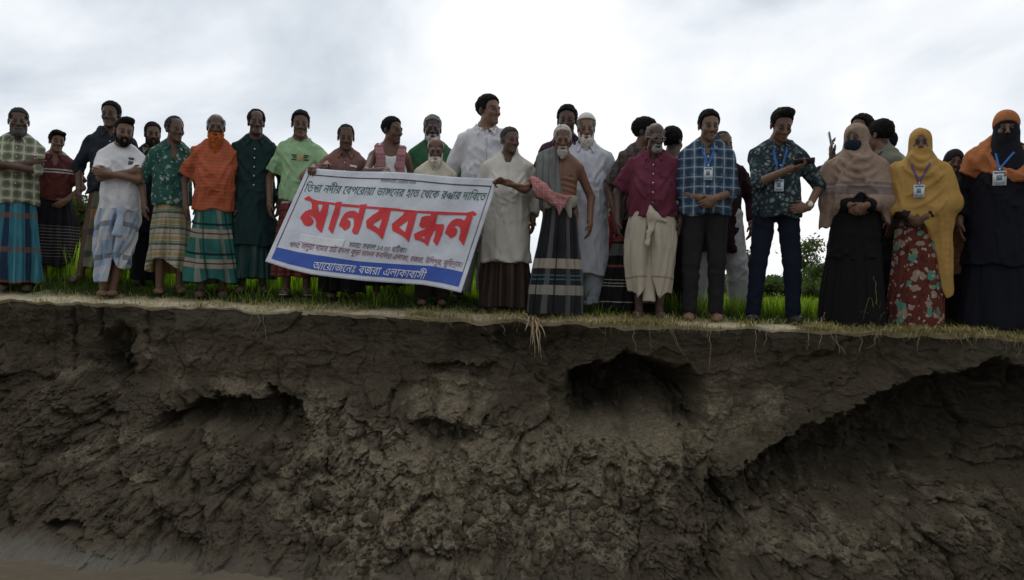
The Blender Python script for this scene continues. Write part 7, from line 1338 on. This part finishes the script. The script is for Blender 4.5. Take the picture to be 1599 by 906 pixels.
def clump(name, label, px, dd, specs, mat, w, cat, seed):
    r_ = np.random.default_rng(seed); P0 = lip(px, dd); mb = MB()
    for (dx, up, over, drop) in specs:
        n = 10; pts = [P0 + (r_.normal(0, 0.015), 0, -0.01)]
        for k in range(1, n): t = k / (n - 1); pts.append(P0 + (dx * t, -over * (1 - (1 - t) ** 2), up * math.sin(min(1, t * 1.25) * math.pi / 2 * (1 if drop == 0 else 1.0)) * (1 if t < 0.5 or drop == 0 else 1 - (t - 0.5) * 1.2) - drop * max(0, t - 0.35) ** 1.3 * 1.75) + r_.normal(0, 0.004, 3))
        ribbon(mb, pts, w * r_.uniform(0.7, 1.2), w * 0.3, int(r_.integers(1e6)))
    o = mb.build(name, mat); tag(o, label, cat); return o
M_STR2 = plain('dry_leaf', (0.40, 0.31, 0.19), 0.85, var=0.25); M_GRN2 = plain('green_stem', (0.12, 0.15, 0.035), 0.7, var=0.3)
clump('straw_bundle', 'broad dry maize leaves drooping over the lip under the grey shawl man', 832, 0.04, [(0.02, 0.03, 0.16, 0.30), (-0.02, 0.03, 0.16, 0.24), (0.05, 0.02, 0.17, 0.26), (0.0, 0.03, 0.15, 0.20), (0.075, 0.03, 0.16, 0.32), (-0.06, 0.03, 0.15, 0.10), (0.10, 0.02, 0.14, 0.14), (-0.16, 0.035, 0.02, 0), (-0.10, 0.04, 0.03, 0), (0.24, 0.02, 0.02, 0), (0.16, 0.03, 0.03, 0)], M_STR2, 0.012, 'dry leaves', 3)
clump('grass_clump', 'tall green grass stalks rising in front of the black dress of the beige shawl woman', 1370, 0.10, [(-0.05, 0.38, 0.02, 0), (-0.12, 0.30, 0.03, 0.06), (0.01, 0.22, 0.02, 0), (-0.03, 0.26, 0.02, 0), (-0.16, 0.13, 0.03, 0), (0.05, 0.12, 0.02, 0), (0.12, 0.03, 0.05, 0.02), (-0.10, 0.03, 0.06, 0.05)], M_GRN2, 0.0045, 'grass clump', 4)
clump('grass_clump', 'straw coloured grass tuft bending over the lip between jeans and black dress', 1280, 0.06, [(0.04, 0.12, 0.02, 0), (0.10, 0.05, 0.15, 0.20), (-0.05, 0.05, 0.14, 0.16), (-0.16, 0.03, 0.05, 0.02), (0.03, 0.07, 0.02, 0), (-0.24, 0.03, 0.03, 0.0), (0.14, 0.04, 0.03, 0)], M_STR2, 0.004, 'grass clump', 5)
clump('grass_clump', 'bent yellow green grass tuft at the lip below the middle of the banner', 556, 0.10, [(0.14, 0.08, 0.02, 0), (0.17, 0.07, 0.02, 0.02), (0.06, 0.05, 0.02, 0), (0.11, 0.065, 0.03, 0.0), (-0.04, 0.03, 0.02, 0)], M_GRN2, 0.005, 'grass clump', 6)
clump('grass_clump', 'small yellowish grass tuft at the lip under the right end of the banner', 640, 0.10, [(0.05, 0.07, 0.02, 0.02), (-0.03, 0.06, 0.02, 0), (0.08, 0.05, 0.02, 0), (0.0, 0.045, 0.02, 0), (-0.07, 0.03, 0.02, 0)], M_GRN2, 0.004, 'grass clump', 7)
clump('grass_clump', 'dry straw tuft at the lip in front of the brown maroon shirt and cream dhoti', 1022, 0.06, [(0.05, 0.05, 0.10, 0.05), (-0.10, 0.03, 0.12, 0.06), (0.16, 0.02, 0.14, 0.20), (-0.2, 0.02, 0.04, 0), (0.10, 0.03, 0.03, 0), (-0.05, 0.05, 0.03, 0)], M_STR2, 0.004, 'grass clump', 8)

# ================================================================== trees and far growth
px_tree('leafy_tree', 126, 312, 30, 46, 0.12, 5200, 5.0, 'dark leafy tree in the field between the maroon polo youth and the navy shirt man', 21, gaps=0.5)
px_tree('leafy_tree', 214, 372, 40, 30, 0.10, 2600, 3.6, 'low leafy tree seen between the white T-shirt man and the navy tunic', 22, gaps=0.5)
px_tree('slender_tree', 1256, 366, 55, 30, 0.30, 1500, 3.2, 'tall slender tree with thin crown beyond the field right of the jeans', 23, gaps=0.9, col=((0.03, 0.045, 0.02), (0.09, 0.11, 0.05)))
px_tree('slender_tree', 1166, 398, 60, 22, 0.35, 800, 3.0, 'thin sparse young tree seen between the legs of the jeans', 24, gaps=0.9, col=((0.03, 0.045, 0.02), (0.09, 0.11, 0.05)))
px_tree('bushy_tree', 1290, 418, 45, 34, 0.10, 2600, 3.6, 'round bushy tree partly hidden by the beige shawl woman, right of the slender tree', 25, gaps=0.5)
px_tree('leafy_tree', 1058, 398, 38, 30, 0.10, 2600, 3.6, 'leafy tree seen between the cream dhoti and the black trousers', 26, gaps=0.7)
px_tree('leafy_tree', 934, 408, 30, 26, 0.08, 2600, 3.6, 'small leafy tree seen behind the white pyjama of the skullcap man', 27, gaps=0.5)
px_tree('leafy_tree', 748, 385, 26, 30, 0.06, 3600, 4.5, 'green leafy tree behind the white trousers of the tall man', 28, gaps=0.4, col=((0.03, 0.06, 0.015), (0.09, 0.14, 0.035)))
px_tree('leafy_tree', 1498, 440, 30, 22, 0.08, 1600, 3.6, 'low leafy tree glimpsed between yellow shawl and black burqa', 29, gaps=0.6)
px_tree('shrub', 1192, 446, 26, 30, 0.05, 2400, 3.4, 'dark low shrub at the field edge seen through the jeans legs', 30, gaps=0.3)
px_tree('shrub', 1268, 455, 24, 26, 0.05, 2000, 3.4, 'dark low shrub at the field edge below the slender tree', 31, gaps=0.3)
px_tree('shrub', 1112, 452, 24, 28, 0.05, 1800, 3.4, 'dark low shrub seen between the black trousers and white pyjama', 32, gaps=0.3)
for k_, (px_, py_, D_, r_) in enumerate([(900, 436, 26, 26), (985, 440, 30, 30), (1148, 440, 32, 28), (1232, 438, 34, 26), (1302, 446, 26, 30), (1405, 446, 28, 26)]):
    px_tree('shrub', px_, py_, D_, r_, 0.05, 1900, 3.4, ['dark shrub behind the gap beside the plaid lungi', 'dark shrub behind the black banded lungi', 'dark shrub at the field edge just left of the navy jeans', 'dark shrub at the field edge just right of the navy jeans', 'dark shrub beside the black dress under the beige shawl', 'dark shrub between the black dress and the red floral skirt'][k_], 60 + k_, gaps=0.3)
def far_wood():
    r_ = np.random.default_rng(5); n = 38000; X = r_.uniform(-150, 150, n); Y = 120 + r_.uniform(-8, 25, n)
    top = 2.7 + 2.2 * fbm(X / 9, X * 0, oct=4, seed=3) + 0.7 * np.sin(X / 17); Z = ground(X, Y) + np.clip(top, 0.6, 6) * np.sqrt(r_.random(n))
    P_ = np.stack((X, Y, Z), 1); a = r_.normal(0, 1, (n, 3)); a /= np.linalg.norm(a, axis=1)[:, None]; b = np.cross(a, r_.normal(0, 1, (n, 3))); b /= np.linalg.norm(b, axis=1)[:, None]; s_ = r_.uniform(0.15, 0.45, n)[:, None]
    V = np.stack((P_ - a * s_, P_ + b * s_ * .6, P_ + a * s_, P_ - b * s_ * .6), 1).reshape(-1, 3); cols = lerp3((0.02, 0.035, 0.015), (0.06, 0.085, 0.03), r_.random(n))
    tag(mesh('far_woods', V, np.arange(n * 4).reshape(-1, 4), M_LEAF, col=np.repeat(cols, 4, 0), smooth=False), 'low line of dark trees along the far side of the field', 'woods', None, 'stuff')
far_wood()
